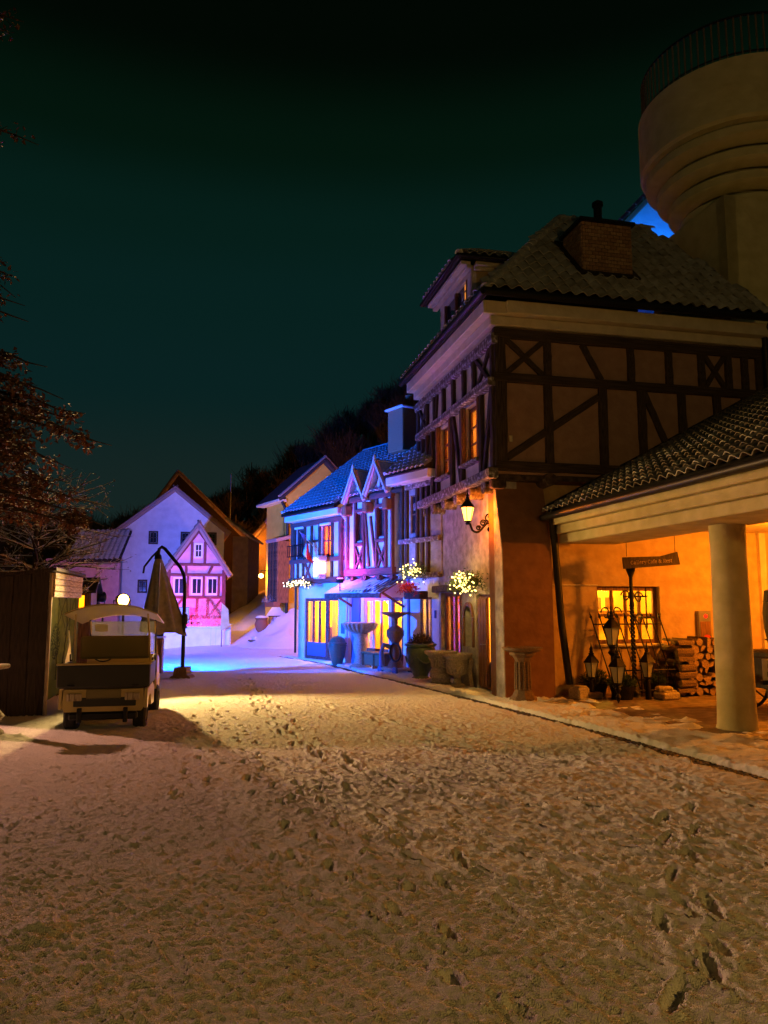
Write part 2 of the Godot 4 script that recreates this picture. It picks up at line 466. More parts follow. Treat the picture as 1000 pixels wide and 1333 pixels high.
# wall slab with rectangular openings; front face at the plane, back at -t
func wall(parent: Node, called: String, m, p: Dictionary, u0: float, u1: float, v0: float, v1: float, holes := [], t := 0.25) -> MeshInstance3D:
	var us := [u0, u1]
	var vs := [v0, v1]
	for h in holes:
		us.append_array([h[0], h[1]])
		vs.append_array([h[2], h[3]])
	us.sort()
	vs.sort()
	var st := st_new()
	for i in us.size() - 1:
		for j in vs.size() - 1:
			if us[i + 1] - us[i] < 1e-5 or vs[j + 1] - vs[j] < 1e-5:
				continue
			var cu: float = (us[i] + us[i + 1]) / 2.0
			var cv: float = (vs[j] + vs[j + 1]) / 2.0
			if cu < u0 or cu > u1 or cv < v0 or cv > v1:
				continue
			var inside := false
			for h in holes:
				inside = inside or (cu > h[0] and cu < h[1] and cv > h[2] and cv < h[3])
			if inside:
				continue
			for dn in [0.0, -t]:
				quad(st, on(p, us[i], vs[j], dn), on(p, us[i], vs[j + 1], dn), on(p, us[i + 1], vs[j + 1], dn), on(p, us[i + 1], vs[j], dn))
	var rects := holes.duplicate()
	rects.append([u0, u1, v0, v1])
	for h in rects:
		var c := [[h[0], h[2]], [h[1], h[2]], [h[1], h[3]], [h[0], h[3]]]
		for k in 4:
			var a: Array = c[k]
			var b: Array = c[(k + 1) % 4]
			quad(st, on(p, a[0], a[1]), on(p, b[0], b[1]), on(p, b[0], b[1], -t), on(p, a[0], a[1], -t))
	return part(parent, called, done(st), m)

# gable wall: polygon in (u, v)
func gable(parent: Node, called: String, m, p: Dictionary, poly: PackedVector2Array, t := 0.2) -> MeshInstance3D:
	return part(parent, called, prism(poly, -t, 0.0), m, Transform3D(pb(p), p.o))

func omni(parent: Node, pos: Vector3, c: Color, e: float, size := 0.05, called := "lamp_light") -> OmniLight3D:
	var l := OmniLight3D.new()
	l.name = called
	l.position = pos
	l.light_color = c
	l.light_energy = e
	l.light_size = size
	l.omni_range = 60.0
	l.omni_attenuation = 2.0
	l.shadow_enabled = true
	parent.add_child(l, true)
	return l

func spot(parent: Node, pos: Vector3, dir: Vector3, c: Color, e: float, ang: float, size := 0.08, blend := 0.3) -> SpotLight3D:
	var l := SpotLight3D.new()
	l.name = "flood_light"
	l.light_color = c
	l.light_energy = e
	l.light_size = size
	l.spot_range = 80.0
	l.spot_attenuation = 2.0
	l.spot_angle = ang
	l.spot_angle_attenuation = blend
	l.shadow_enabled = true
	parent.add_child(l, true)
	l.transform = Transform3D(Basis.looking_at(dir.normalized(), Vector3.UP), pos)
	return l

# a window (or glazed door) set in an opening: frame, bars, panes, room behind, optional curtain and lamp
func window(parent: Node, called: String, p: Dictionary, u0: float, u1: float, v0: float, v1: float, o := {}) -> Node3D:
	var w := holder(parent, called)
	var rec: float = o.get("rec", 0.1)
	var fw: float = o.get("fw", 0.06)
	var fd: float = o.get("fd", 0.06)
	var fm = o.get("frame", "wood_brown")
	var b := pb(p)
	var st := st_new()
	for q in [[u0 + fw / 2, (v0 + v1) / 2, fw, v1 - v0], [u1 - fw / 2, (v0 + v1) / 2, fw, v1 - v0], [(u0 + u1) / 2, v0 + fw / 2, u1 - u0 - 2 * fw, fw], [(u0 + u1) / 2, v1 - fw / 2, u1 - u0 - 2 * fw, fw]]:
		box_in(st, on(p, q[0], q[1], -rec), Vector3(q[2], q[3], fd), 0.006, b)
	part(w, "frame", done(st), fm)
	var cols: int = o.get("cols", 1)
	var rows: int = o.get("rows", 1)
	var bw: float = o.get("bw", 0.04)
	var iu0 := u0 + fw
	var iu1 := u1 - fw
	var iv0: float = v0 + fw + o.get("foot", 0.0)
	var iv1 := v1 - fw
	if o.get("foot", 0.0) > 0.0:
		part(w, "panel", boxm(iu1 - iu0, o.foot, fd * 0.7, 0.01), o.get("foot_mat", fm), Transform3D(b, on(p, (u0 + u1) / 2, v0 + fw + o.foot / 2, -rec)))
	for i in range(1, cols):
		part(w, "glazing_bar", boxm(bw, iv1 - iv0, fd * 0.9, 0.005), fm, Transform3D(b, on(p, lerpf(iu0, iu1, float(i) / cols), (iv0 + iv1) / 2, -rec)))
	for j in range(1, rows):
		part(w, "glazing_bar", boxm(iu1 - iu0, bw, fd * 0.8, 0.005), fm, Transform3D(b, on(p, (iu0 + iu1) / 2, lerpf(iv0, iv1, float(j) / rows), -rec)))
	var pm = o.get("pane", "glass")
	for i in cols:
		for j in rows:
			part(w, "pane", boxm((iu1 - iu0) / cols - bw * 0.5, (iv1 - iv0) / rows - bw * 0.5, 0.008, 0.0), pm, Transform3D(b, on(p, lerpf(iu0, iu1, (i + 0.5) / cols), lerpf(iv0, iv1, (j + 0.5) / rows), -rec - 0.005)))
	var dp: float = o.get("deep", 0.0)
	if dp > 0.0:
		var r := st_new()
		var e: float = o.get("wide", 0.0)
		var c := [[u0 - e, v0 - 0.02], [u1 + e, v0 - 0.02], [u1 + e, v1 + e], [u0 - e, v1 + e]]
		var n0: float = -o.get("wall", 0.25) - 0.004
		for k in 4:
			var a: Array = c[k]
			var d: Array = c[(k + 1) % 4]
			quad(r, on(p, a[0], a[1], n0), on(p, d[0], d[1], n0), on(p, d[0], d[1], n0 - dp), on(p, a[0], a[1], n0 - dp))
		quad(r, on(p, c[0][0], c[0][1], n0 - dp), on(p, c[1][0], c[1][1], n0 - dp), on(p, c[2][0], c[2][1], n0 - dp), on(p, c[3][0], c[3][1], n0 - dp))
		part(w, "room", done(r), o.get("room", "room"))
		if o.has("light"):
			omni(w, on(p, lerpf(u0, u1, o.get("lu", 0.5)), lerpf(v0, v1, o.get("lv", 0.82)), n0 - dp * 0.5), o.get("lc", Color(1.0, 0.72, 0.3)), o.light, 0.06, "room_light")
	for cu in o.get("curtains", []):
		curtain(w, p, cu[0], cu[1], v0 + 0.02, v1 - fw * 0.5, -rec - 0.1, cu[2])
	return w

func curtain(parent: Node, p: Dictionary, u0: float, u1: float, v0: float, v1: float, n: float, m: String) -> void:
	var st := st_new()
	var k := int(maxf(10, (u1 - u0) * 110))
	for i in k:
		var a := lerpf(u0, u1, float(i) / k)
		var b := lerpf(u0, u1, float(i + 1) / k)
		var fa := 0.035 * sin(a * 62.0 + 1.3 * sin(a * 17.0))
		var fb := 0.035 * sin(b * 62.0 + 1.3 * sin(b * 17.0))
		quad(st, on(p, a, v0, n + fa), on(p, a, v1, n + fa * 0.8), on(p, b, v1, n + fb * 0.8), on(p, b, v0, n + fb), 1)
	part(parent, "curtain", done(st), m)

# ---------------------------------------------------------------- roofs
func pantile(w: float, l: float, n := 6) -> Mesh:
	var key := "pan%.3f_%.3f_%d" % [w, l, n]
	if cache.has(key):
		return cache[key]
	var st := st_new()
	var t := 0.014
	var H := func(q: float) -> float: return 0.3 * w * pow(0.5 - 0.5 * cos(TAU * q), 0.8)
	for i in n:
		var s0 := float(i) / n
		var s1 := float(i + 1) / n
		var x0 := (s0 - 0.5) * w * 1.06
		var x1 := (s1 - 0.5) * w * 1.06
		var h0: float = H.call(s0)
		var h1: float = H.call(s1)
		quad(st, Vector3(x0, 0, h0 + t + 0.03), Vector3(x0, l, h0 * 0.8 + t), Vector3(x1, l, h1 * 0.8 + t), Vector3(x1, 0, h1 + t + 0.03), 1)
		quad(st, Vector3(x0, 0, h0 + 0.03), Vector3(x0, 0, h0 + t + 0.03), Vector3(x1, 0, h1 + t + 0.03), Vector3(x1, 0, h1 + 0.03), 2)
		quad(st, Vector3(x0, 0, h0 + 0.03), Vector3(x1, 0, h1 + 0.03), Vector3(x1, l, h1 * 0.8), Vector3(x0, l, h0 * 0.8), 3)
	var m := done(st)
	cache[key] = m
	return m

func slope_basis(u: Vector3, w: Vector3) -> Basis:
	return Basis(u.normalized(), w.normalized(), u.cross(w).normalized())

# tiles laid on a slope; o = eave start, u along the eave, w up the slope (unit vectors); poly in (u, w)
func lay_tiles(roof: Node, o: Vector3, u: Vector3, w: Vector3, poly: PackedVector2Array, tw: float, tl: float, mats: Array, most: int, lift := 0.03, merged_called := "tiles") -> void:
	var b := slope_basis(u, w)
	var lo := poly[0]
	var hi := poly[0]
	for q in poly:
		lo = lo.min(q)
		hi = hi.max(q)
	var st := st_new()
	var n := 0
	var rest := 0
	var step := tl * 0.82
	var mesh := pantile(tw, tl, 8 if most > 0 else 5)
	var j := 0
	while lo.y + j * step < hi.y:
		var i := 0
		while lo.x + (i + 0.5) * tw < hi.x + tw * 0.5:
			var c := Vector2(lo.x + (i + 0.5) * tw, lo.y + (j + 0.45) * step)
			if Geometry2D.is_point_in_polygon(c, poly):
				var bb := b * Basis.from_euler(Vector3(rng.randf_range(-0.015, 0.02), 0, rng.randf_range(-0.02, 0.02)))
				var xf := Transform3D(bb, o + u * c.x + w * (lo.y + j * step) + b.z * (lift + rng.randf_range(0, 0.008)))
				if n < most:
					part(roof, "tile", mesh, mats[rng.randi() % mats.size()], xf)
					n += 1
				else:
					st.append_from(mesh, 0, xf)
					rest += 1
			i += 1
		j += 1
	if rest > 0:
		var t := part(roof, merged_called, st.commit(), mats[0])
		t.set_meta("kind", "stuff")

func ridge_tiles(roof: Node, a: Vector3, b: Vector3, m, r := 0.1, l := 0.32, called := "ridge_tile") -> void:
	var key := "ridge%.3f_%.3f" % [r, l]
	if not cache.has(key):
		var st := st_new()
		var n := 8
		for i in n:
			var t0 := PI * i / n
			var t1 := PI * (i + 1) / n
			quad(st, Vector3(0, r * sin(t0), r * cos(t0)), Vector3(l, r * 0.88 * sin(t0), r * 0.88 * cos(t0)), Vector3(l, r * 0.88 * sin(t1), r * 0.88 * cos(t1)), Vector3(0, r * sin(t1), r * cos(t1)), 1)
			tri(st, Vector3.ZERO, Vector3(0, r * sin(t0), r * cos(t0)), Vector3(0, r * sin(t1), r * cos(t1)))
		cache[key] = done(st)
	var d := (b - a)
	var n := int(ceil(d.length() / (l * 0.9)))
	var x := d.normalized()
	var z := x.cross(Vector3.UP).normalized()
	var y := z.cross(x)
	for i in n:
		part(roof, called, cache[key], m, Transform3D(Basis(x, y, z) * Basis.from_euler(Vector3(0, rng.randf_range(-0.03, 0.03), rng.randf_range(-0.02, 0.02))), a + d * (float(i) / n)))

func slab(pts: Array, t: float) -> ArrayMesh:
	# roof deck: polygon of points in one plane, thickened downwards
	var st := st_new()
	var n: Vector3 = (pts[1] - pts[0]).cross(pts[2] - pts[0]).normalized()
	if n.y < 0:
		n = -n
	for k in range(1, pts.size() - 1):
		tri(st, pts[0], pts[k + 1], pts[k])
		tri(st, pts[0] - n * t, pts[k] - n * t, pts[k + 1] - n * t)
	for k in pts.size():
		var a: Vector3 = pts[k]
		var b: Vector3 = pts[(k + 1) % pts.size()]
		quad(st, a, b, b - n * t, a - n * t)
	return done(st)

func struct(called: String, mesh: Mesh, m, label := "") -> MeshInstance3D:
	var o := part(self, numbered(called), mesh, m)
	o.set_meta("kind", "structure")
	if label:
		o.set_meta("label", label)
	return o

# ---------------------------------------------------------------- ground
const DRAIN := [Vector2(-3.6, -26.2), Vector2(-2.24, -23.92), Vector2(-1.55, -22.47), Vector2(-0.6, -19.9), Vector2(0.37, -17.7), Vector2(1.57, -14.59), Vector2(3.07, -10.53), Vector2(3.86, -7.98), Vector2(4.9, -4.8), Vector2(6.0, -1.4)]

func drain_distance(p: Vector2) -> float:
	var best := 1e9
	for k in DRAIN.size() - 1:
		var a: Vector2 = DRAIN[k]
		var ab: Vector2 = DRAIN[k + 1] - a
		var t := clampf((p - a).dot(ab) / ab.length_squared(), 0, 1)
		best = minf(best, p.distance_squared_to(a + ab * t))
	return sqrt(best)

func lines(parts: Array) -> PackedFloat32Array:
	# [[from, to, step], ...] rising
	var o := PackedFloat32Array()
	for q in parts:
		var x: float = q[0]
		while x < q[1] - 1e-4:
			o.append(x)
			x += q[2]
	o.append(parts[-1][1])
	return o

func ramp_height(x: float, z: float) -> float:
	# the lane climbs behind the pink house, with a bank of shovelled snow on its right
	var h := 0.0
	if z < -27.0:
		h = (-27.0 - z) * 0.17 * smoothstep(-9.5, -6.2, x)
	return h

func build_ground() -> void:
	var g := st_new()
	quad(g, Vector3(-220, 0, 60), Vector3(-220, 0, -260), Vector3(220, 0, -260), Vector3(220, 0, 60))
	struct("ground", done(g), "paving", "dark brown wet paving showing through under the canopy")

	var xs := lines([[-70.0, -16.0, 3.0], [-16.0, -7.0, 0.3], [-7.0, -3.2, 0.045], [-3.2, 3.4, 0.023], [3.4, 9.0, 0.05], [9.0, 16.0, 0.5], [16.0, 40.0, 3.0]])
	var zs := lines([[-80.0, -46.0, 2.0], [-46.0, -26.0, 0.25], [-26.0, -16.0, 0.07], [-16.0, -9.0, 0.033], [-9.0, -5.2, 0.025], [-5.2, -2.6, 0.016], [-2.6, 8.0, 0.4]])
	var nx := xs.size()
	var nz := zs.size()
	var big := noise(11, 0.8, 3)
	var clump := noise(12, 14.0, 3)
	var fine := noise(13, 38.0, 2)
	var patch := noise(14, 0.9, 4)
	var streak := noise(15, 1.0, 3)
	var H := PackedFloat32Array()
	H.resize(nx * nz)
	var ang := deg_to_rad(12.9)
	var bx_ := Vector2(cos(ang), -sin(ang))
	var bz_ := Vector2(sin(ang), cos(ang))
	var org := Vector2(2.26, -14.7)
	for j in nz:
		var z := zs[j]
		for i in nx:
			var x := xs[i]
			var h := 0.058 + 0.016 * big.get_noise_2d(x, z)
			var near := z > -20.0 and x > -9.0 and x < 10.0
			if near:
				var c := clump.get_noise_2d(x, z)
				h += 0.019 * absf(c) + 0.015 * c + 0.009 * fine.get_noise_2d(x, z)
				var sk := streak.get_noise_2d((x * 0.64 + z * 0.77) * 1.5, (z * 0.64 - x * 0.77) * 7.5)
				h += 0.026 * sk * smoothstep(-2.6, 0.6, x + (z + 6.0) * 0.15) * smoothstep(-0.35, 0.3, patch.get_noise_2d(x * 0.35 + 7.0, z * 0.35))
			var rel := Vector2(x, z) - org
			var lx := rel.dot(bx_)
			var lz := rel.dot(bz_)
			if x > -4.0 and x < 10.0 and z > -27.0:
				var pn := patch.get_noise_2d(x * 1.6, z * 1.6)
				if lx > -0.6 and lz < 9.0:
					var d := lx - 0.9 + pn * 1.5
					if lz > -0.5:
						h -= 0.115 * smoothstep(-0.3, 1.5, d + clampf((lz - 4.2) * -0.25, -1.5, 0.4))
					if lz <= 0.2:
						h -= 0.055 * smoothstep(-0.55, 0.1, lx + pn * 0.3)
				var dd := drain_distance(Vector2(x, z))
				if dd < 0.4:
					h = lerpf(-0.03, h, smoothstep(0.13, 0.2, dd + 0.05 * pn + 0.02 * clump.get_noise_2d(x * 0.7, z * 0.7)))
			if z < -27.0:
				h += ramp_height(x, z)
			H[j * nx + i] = h
	# footprints and scuffs
	var trails := [
		[[-1.33, -8.33], [-0.71, -7.37], [-0.46, -6.4], [-0.3, -5.74], [0.0, -5.02], [0.19, -4.46], [0.41, -3.79], [0.6, -3.2]],
		[[-0.73, -7.51], [-0.74, -6.73], [-0.59, -5.83], [-0.4, -5.21], [-0.1, -4.3]],
		[[-3.63, -19.43], [-1.14, -10.64], [-0.24, -8.15], [0.92, -6.85], [1.78, -5.83], [2.35, -4.95]],
		[[-0.57, -7.37], [0.36, -6.3], [1.29, -5.21], [2.01, -4.27]],
		[[0.0, -8.7], [1.42, -7.37], [2.25, -6.51], [2.71, -5.66]],
		[[0.57, -9.82], [2.14, -8.51], [3.3, -6.85]],
		[[0.11, -5.83], [0.92, -4.83], [1.37, -4.06], [1.53, -3.56]],
		[[0.81, -6.01], [1.55, -5.08], [1.91, -4.06]],
		[[-4.1, -16.09], [-2.34, -11.99], [-1.43, -8.7], [-0.99, -6.85]],
		[[2.5, -6.85], [1.89, -5.08], [1.33, -3.56]],
		[[-1.59, -9.12], [-0.81, -8.33], [-0.21, -7.1], [0.32, -5.66], [0.6, -4.51]],
		[[-2.6, -16.0], [-1.9, -12.5], [-1.0, -9.6], [0.4, -7.6], [1.8, -6.2], [3.0, -5.2]],
		[[-1.2, -14.0], [0.1, -11.5], [1.6, -9.6], [3.2, -8.0]],
		[[-2.9, -12.6], [-2.1, -9.4], [-1.8, -7.2]]]
	var r := RandomNumberGenerator.new()
	r.seed = 41
	var prints := []
	var ti := 0
	for t in trails:
		ti += 1
		var side := 1.0
		var carry := 0.0
		for k in t.size() - 1:
			var a := Vector2(t[k][0], t[k][1])
			var b := Vector2(t[k + 1][0], t[k + 1][1])
			var d := (b - a).normalized()
			var s := carry
			while s < a.distance_to(b):
				var slide := 1.0 if ti in [1, 2, 9, 14] else r.randf_range(1.0, 2.3)
				prints.append([a + d * s + d.orthogonal() * side * r.randf_range(0.05, 0.16), d.angle() + r.randf_range(-0.3, 0.3), r.randf_range(0.08, 0.13) * slide, r.randf_range(0.028, 0.042), r.randf_range(0.025, 0.042)])
				side = -side
				s += r.randf_range(0.26, 0.5)
			carry = s - a.distance_to(b)
	for k in 150:
		prints.append([Vector2(r.randf_range(-3.0, 4.0), r.randf_range(-14.0, -3.2)), r.randf_range(0.2, 1.6), r.randf_range(0.06, 0.24), r.randf_range(0.02, 0.04), r.randf_range(0.008, 0.02)])
	# thin drag marks and wheel lines
	for q in [[Vector2(-3.3, -18.0), Vector2(-1.2, -11.0), Vector2(1.5, -8.4), 0.02], [Vector2(-3.0, -18.0), Vector2(-0.8, -11.2), Vector2(2.0, -8.8), 0.02], [Vector2(-0.6, -8.6), Vector2(0.8, -7.8), Vector2(2.2, -7.7), 0.022], [Vector2(-1.0, -8.2), Vector2(0.6, -7.2), Vector2(2.6, -6.3), 0.022], [Vector2(0.0, -6.2), Vector2(1.2, -5.6), Vector2(2.4, -5.3), 0.024], [Vector2(-1.7, -9.8), Vector2(-0.2, -8.9), Vector2(1.4, -8.9), 0.02]]:
		var n := 60
		for k in n:
			var t := k / float(n - 1)
			var p: Vector2 = q[0].lerp(q[1], t).lerp(q[1].lerp(q[2], t), t)
			var p2: Vector2 = q[0].lerp(q[1], t + 0.01).lerp(q[1].lerp(q[2], t + 0.01), t + 0.01)
			prints.append([p, (p2 - p).angle(), q[0].distance_to(q[2]) / n * 0.8, q[3], 0.016 * r.randf_range(0.4, 1.0)])
	for pr in prints:
		var c: Vector2 = pr[0]
		var L: float = pr[2]
		var W: float = pr[3]
		var reach := L * 1.7
		var ca := cos(pr[1])
		var sa := sin(pr[1])
		var i0 := xs.bsearch(c.x - reach)
		var i1 := xs.bsearch(c.x + reach)
		var j0 := zs.bsearch(c.y - reach)
		var j1 := zs.bsearch(c.y + reach)
		for j in range(j0, mini(j1, nz)):
			for i in range(i0, mini(i1, nx)):
				var dx := xs[i] - c.x
				var dz := zs[j] - c.y
				var u := (dx * ca + dz * sa) / L
				var v := (-dx * sa + dz * ca) / W
				var q := pow(pow(absf(u), 2.6) + pow(absf(v), 2.6), 1.0 / 2.6)
				if q > 1.9:
					continue
				var at_ := j * nx + i
				if H[at_] < 0.02:
					continue
				var mask := 1.0 - smoothstep(0.6, 1.05, q)
				H[at_] = lerpf(H[at_], maxf(0.056 - pr[4], 0.01), mask * minf(1.0, pr[4] / 0.025))
				H[at_] += 0.018 * smoothstep(0.8, 1.15, q) * (1.0 - smoothstep(1.2, 1.8, q)) * (1.2 if v > 0 else 0.6) * minf(1.0, pr[4] / 0.025)
	# a lump of kicked-up snow near the left
	for j in nz:
		if zs[j] < -4.9 or zs[j] > -3.9:
			continue
		for i in nx:
			var q := Vector2((xs[i] + 1.85) / 0.13, (zs[j] + 4.36) / 0.09).length_squared()
			if q < 6.0:
				H[j * nx + i] += 0.035 * exp(-q)
	var V := PackedVector3Array()
	V.resize(nx * nz)
	var N := PackedVector3Array()
	N.resize(nx * nz)
	for j in nz:
		for i in nx:
			var k := j * nx + i
			V[k] = Vector3(xs[i], H[k], zs[j])
			var ia := maxi(i - 1, 0)
			var ib := mini(i + 1, nx - 1)
			var ja := maxi(j - 1, 0)
			var jb := mini(j + 1, nz - 1)
			N[k] = Vector3(-(H[j * nx + ib] - H[j * nx + ia]) / (xs[ib] - xs[ia]), 1.0, -(H[jb * nx + i] - H[ja * nx + i]) / (zs[jb] - zs[ja])).normalized()
	var I := PackedInt32Array()
	I.resize((nx - 1) * (nz - 1) * 6)
	var w := 0
	for j in nz - 1:
		for i in nx - 1:
			var a := j * nx + i
			I[w] = a
			I[w + 1] = a + 1
			I[w + 2] = a + nx + 1
			I[w + 3] = a
			I[w + 4] = a + nx + 1
			I[w + 5] = a + nx
			w += 6
	var arr := []
	arr.resize(Mesh.ARRAY_MAX)
	arr[Mesh.ARRAY_VERTEX] = V
	arr[Mesh.ARRAY_NORMAL] = N
	arr[Mesh.ARRAY_INDEX] = I
	var am := ArrayMesh.new()
	am.add_surface_from_arrays(Mesh.PRIMITIVE_TRIANGLES, arr)
	struct("snow_ground", am, "snow", "thin trodden snow with footprints covering the street")

	# drain: two rows of dark setts along the kerb line
	var lump := st_new()
	lathe_in(lump, [Vector2(0, 0.5), Vector2(0.3, 0.45), Vector2(0.46, 0.2), Vector2(0.5, -0.3), Vector2(0.5, -0.5)], 7)
	var lm := done(lump)
	lm.surface_set_material(0, M["cobble"])
	var xf := []
	for k in DRAIN.size() - 1:
		var a: Vector2 = DRAIN[k]
		var b: Vector2 = DRAIN[k + 1]
		var d := (b - a).normalized()
		var n := d.orthogonal()
		var s := 0.0
		while s < a.distance_to(b):
			for row in 4:
				if r.randf() < 0.12:
					continue
				var p := a + d * (s + r.randf_range(-0.012, 0.012)) + n * ((row - 1.5) * 0.068 + r.randf_range(-0.01, 0.01))
				var sz := r.randf_range(0.05, 0.066)
				xf.append(Transform3D(Basis(Vector3.UP, r.randf() * TAU) * Basis.from_scale(Vector3(sz, r.randf_range(0.012, 0.034), sz)), Vector3(p.x, 0.008, p.y)))
			s += 0.068
	var mm := MultiMesh.new()
	mm.transform_format = MultiMesh.TRANSFORM_3D
	mm.mesh = lm
	mm.instance_count = xf.size()
	for k in xf.size():
		mm.set_instance_transform(k, xf[k])
	var mi := MultiMeshInstance3D.new()
	mi.name = "drain_cobbles"
	mi.multimesh = mm
	mi.material_override = M["cobble"]
	mi.set_meta("kind", "stuff")
	mi.set_meta("label", "strip of small dark wet cobbles in the street drain")
	mi.set_meta("category", "cobbles")
	add_child(mi)

	# bank of shovelled snow right of the lane
	var b2 := st_new()
	var nb := noise(21, 1.3, 4)
	var bank := func(x: float, z: float) -> Vector3:
		var edge := -6.1 + (-27.5 - z) * 0.16
		var h := 2.3 * smoothstep(edge, edge + 1.9, x) * smoothstep(-27.3, -33.5, z) * (1.0 - smoothstep(-3.6, -2.6, x))
		h += 0.05 * nb.get_noise_2d(x * 2.0, z * 2.0) * minf(1.0, h * 4.0) + 0.12 * nb.get_noise_2d(x, z) * minf(1.0, h * 2.0)
		return Vector3(x, ramp_height(x, z) + h + (0.02 if h > 0.03 else -0.06), z)
	for j in 60:
		for i in 40:
			var x0 := -7.0 + i * 0.12
			var z0 := -27.2 - j * 0.12
			quad(b2, bank.call(x0, z0), bank.call(x0, z0 - 0.12), bank.call(x0 + 0.12, z0 - 0.12), bank.call(x0 + 0.12, z0), 1)
	struct("snow_bank", done(b2), "snow_soft", "sloping bank of shovelled snow right of the pink house")

func build_hill() -> void:
	var st := st_new()
	var nn := noise(31, 0.05, 4)
	var hh := func(x: float, z: float) -> Vector3:
		var f := smoothstep(-44.0, -75.0, z)
		var top := lerpf(6.0, 24.0, smoothstep(-24.0, 12.0, x)) + lerpf(0, 8.0, smoothstep(12.0, 40.0, x))
		var side := smoothstep(14.0, 40.0, x) * smoothstep(10.0, -30.0, z)
		return Vector3(x, maxf(f, side * 0.7) * top + 1.2 * nn.get_noise_2d(x, z) * f - 0.3, z)
	for j in 34:
		for i in 60:
			var x := -90.0 + i * 3.0
			var z := -20.0 - j * 3.0
			quad(st, hh.call(x, z), hh.call(x, z - 3), hh.call(x + 3, z - 3), hh.call(x + 3, z), 1)
	struct("hill", done(st), "plaster_brown", "dark wooded hillside rising behind the houses")
	# bare wood on the hill
	var t := st_new()
	var r := RandomNumberGenerator.new()
	r.seed = 77
	for k in 34:
		var a := r.randf() * TAU
		var y0 := r.randf_range(0.8, 3.6)
		var l := (4.6 - y0) * r.randf_range(0.45, 0.8)
		var p0 := Vector3(0, y0, 0)
		var p1 := p0 + Vector3(cos(a), 1.5, sin(a)).normalized() * l
		tube_in(t, [p0, (p0 + p1) / 2 + Vector3(0, -0.08, 0), p1], [0.045, 0.03, 0.012], 3)
		for q in 8:
			var s := p0.lerp(p1, r.randf_range(0.35, 1.0))
			tube_in(t, [s, s + Vector3(r.randf_range(-1, 1), r.randf_range(0.3, 1.2), r.randf_range(-1, 1)).normalized() * l * 0.5], [0.02, 0.008], 3)
	tube_in(t, [Vector3(0, -0.5, 0), Vector3(0.05, 2, 0), Vector3(0, 4.6, 0.05)], [0.14, 0.1, 0.03], 5)
	var tm := done(t)
	var mm := MultiMesh.new()
	mm.transform_format = MultiMesh.TRANSFORM_3D
	mm.mesh = tm
	var xf := []
	for k in 620:
		var x := r.randf_range(-34.0, 22.0)
		var z := r.randf_range(-48.0, -82.0)
		var p: Vector3 = hh.call(x, z)
		xf.append(Transform3D(Basis(Vector3.UP, r.randf() * TAU) * Basis.from_scale(Vector3.ONE * r.randf_range(0.6, 1.15)), p))
	mm.instance_count = xf.size()
	for k in xf.size():
		mm.set_instance_transform(k, xf[k])
	var mi := MultiMeshInstance3D.new()
	mi.name = "bare_wood"
	mi.multimesh = mm
	mi.material_override = M["bark_wood"]
	mi.set_meta("kind", "stuff")
	mi.set_meta("label", "mass of bare brown trees on the dark hillside")
	mi.set_meta("category", "woodland")
	add_child(mi)

# ---------------------------------------------------------------- half-timbered corner house
const CORNER := Vector3(2.26, 0, -14.7)
const YAW := 12.9

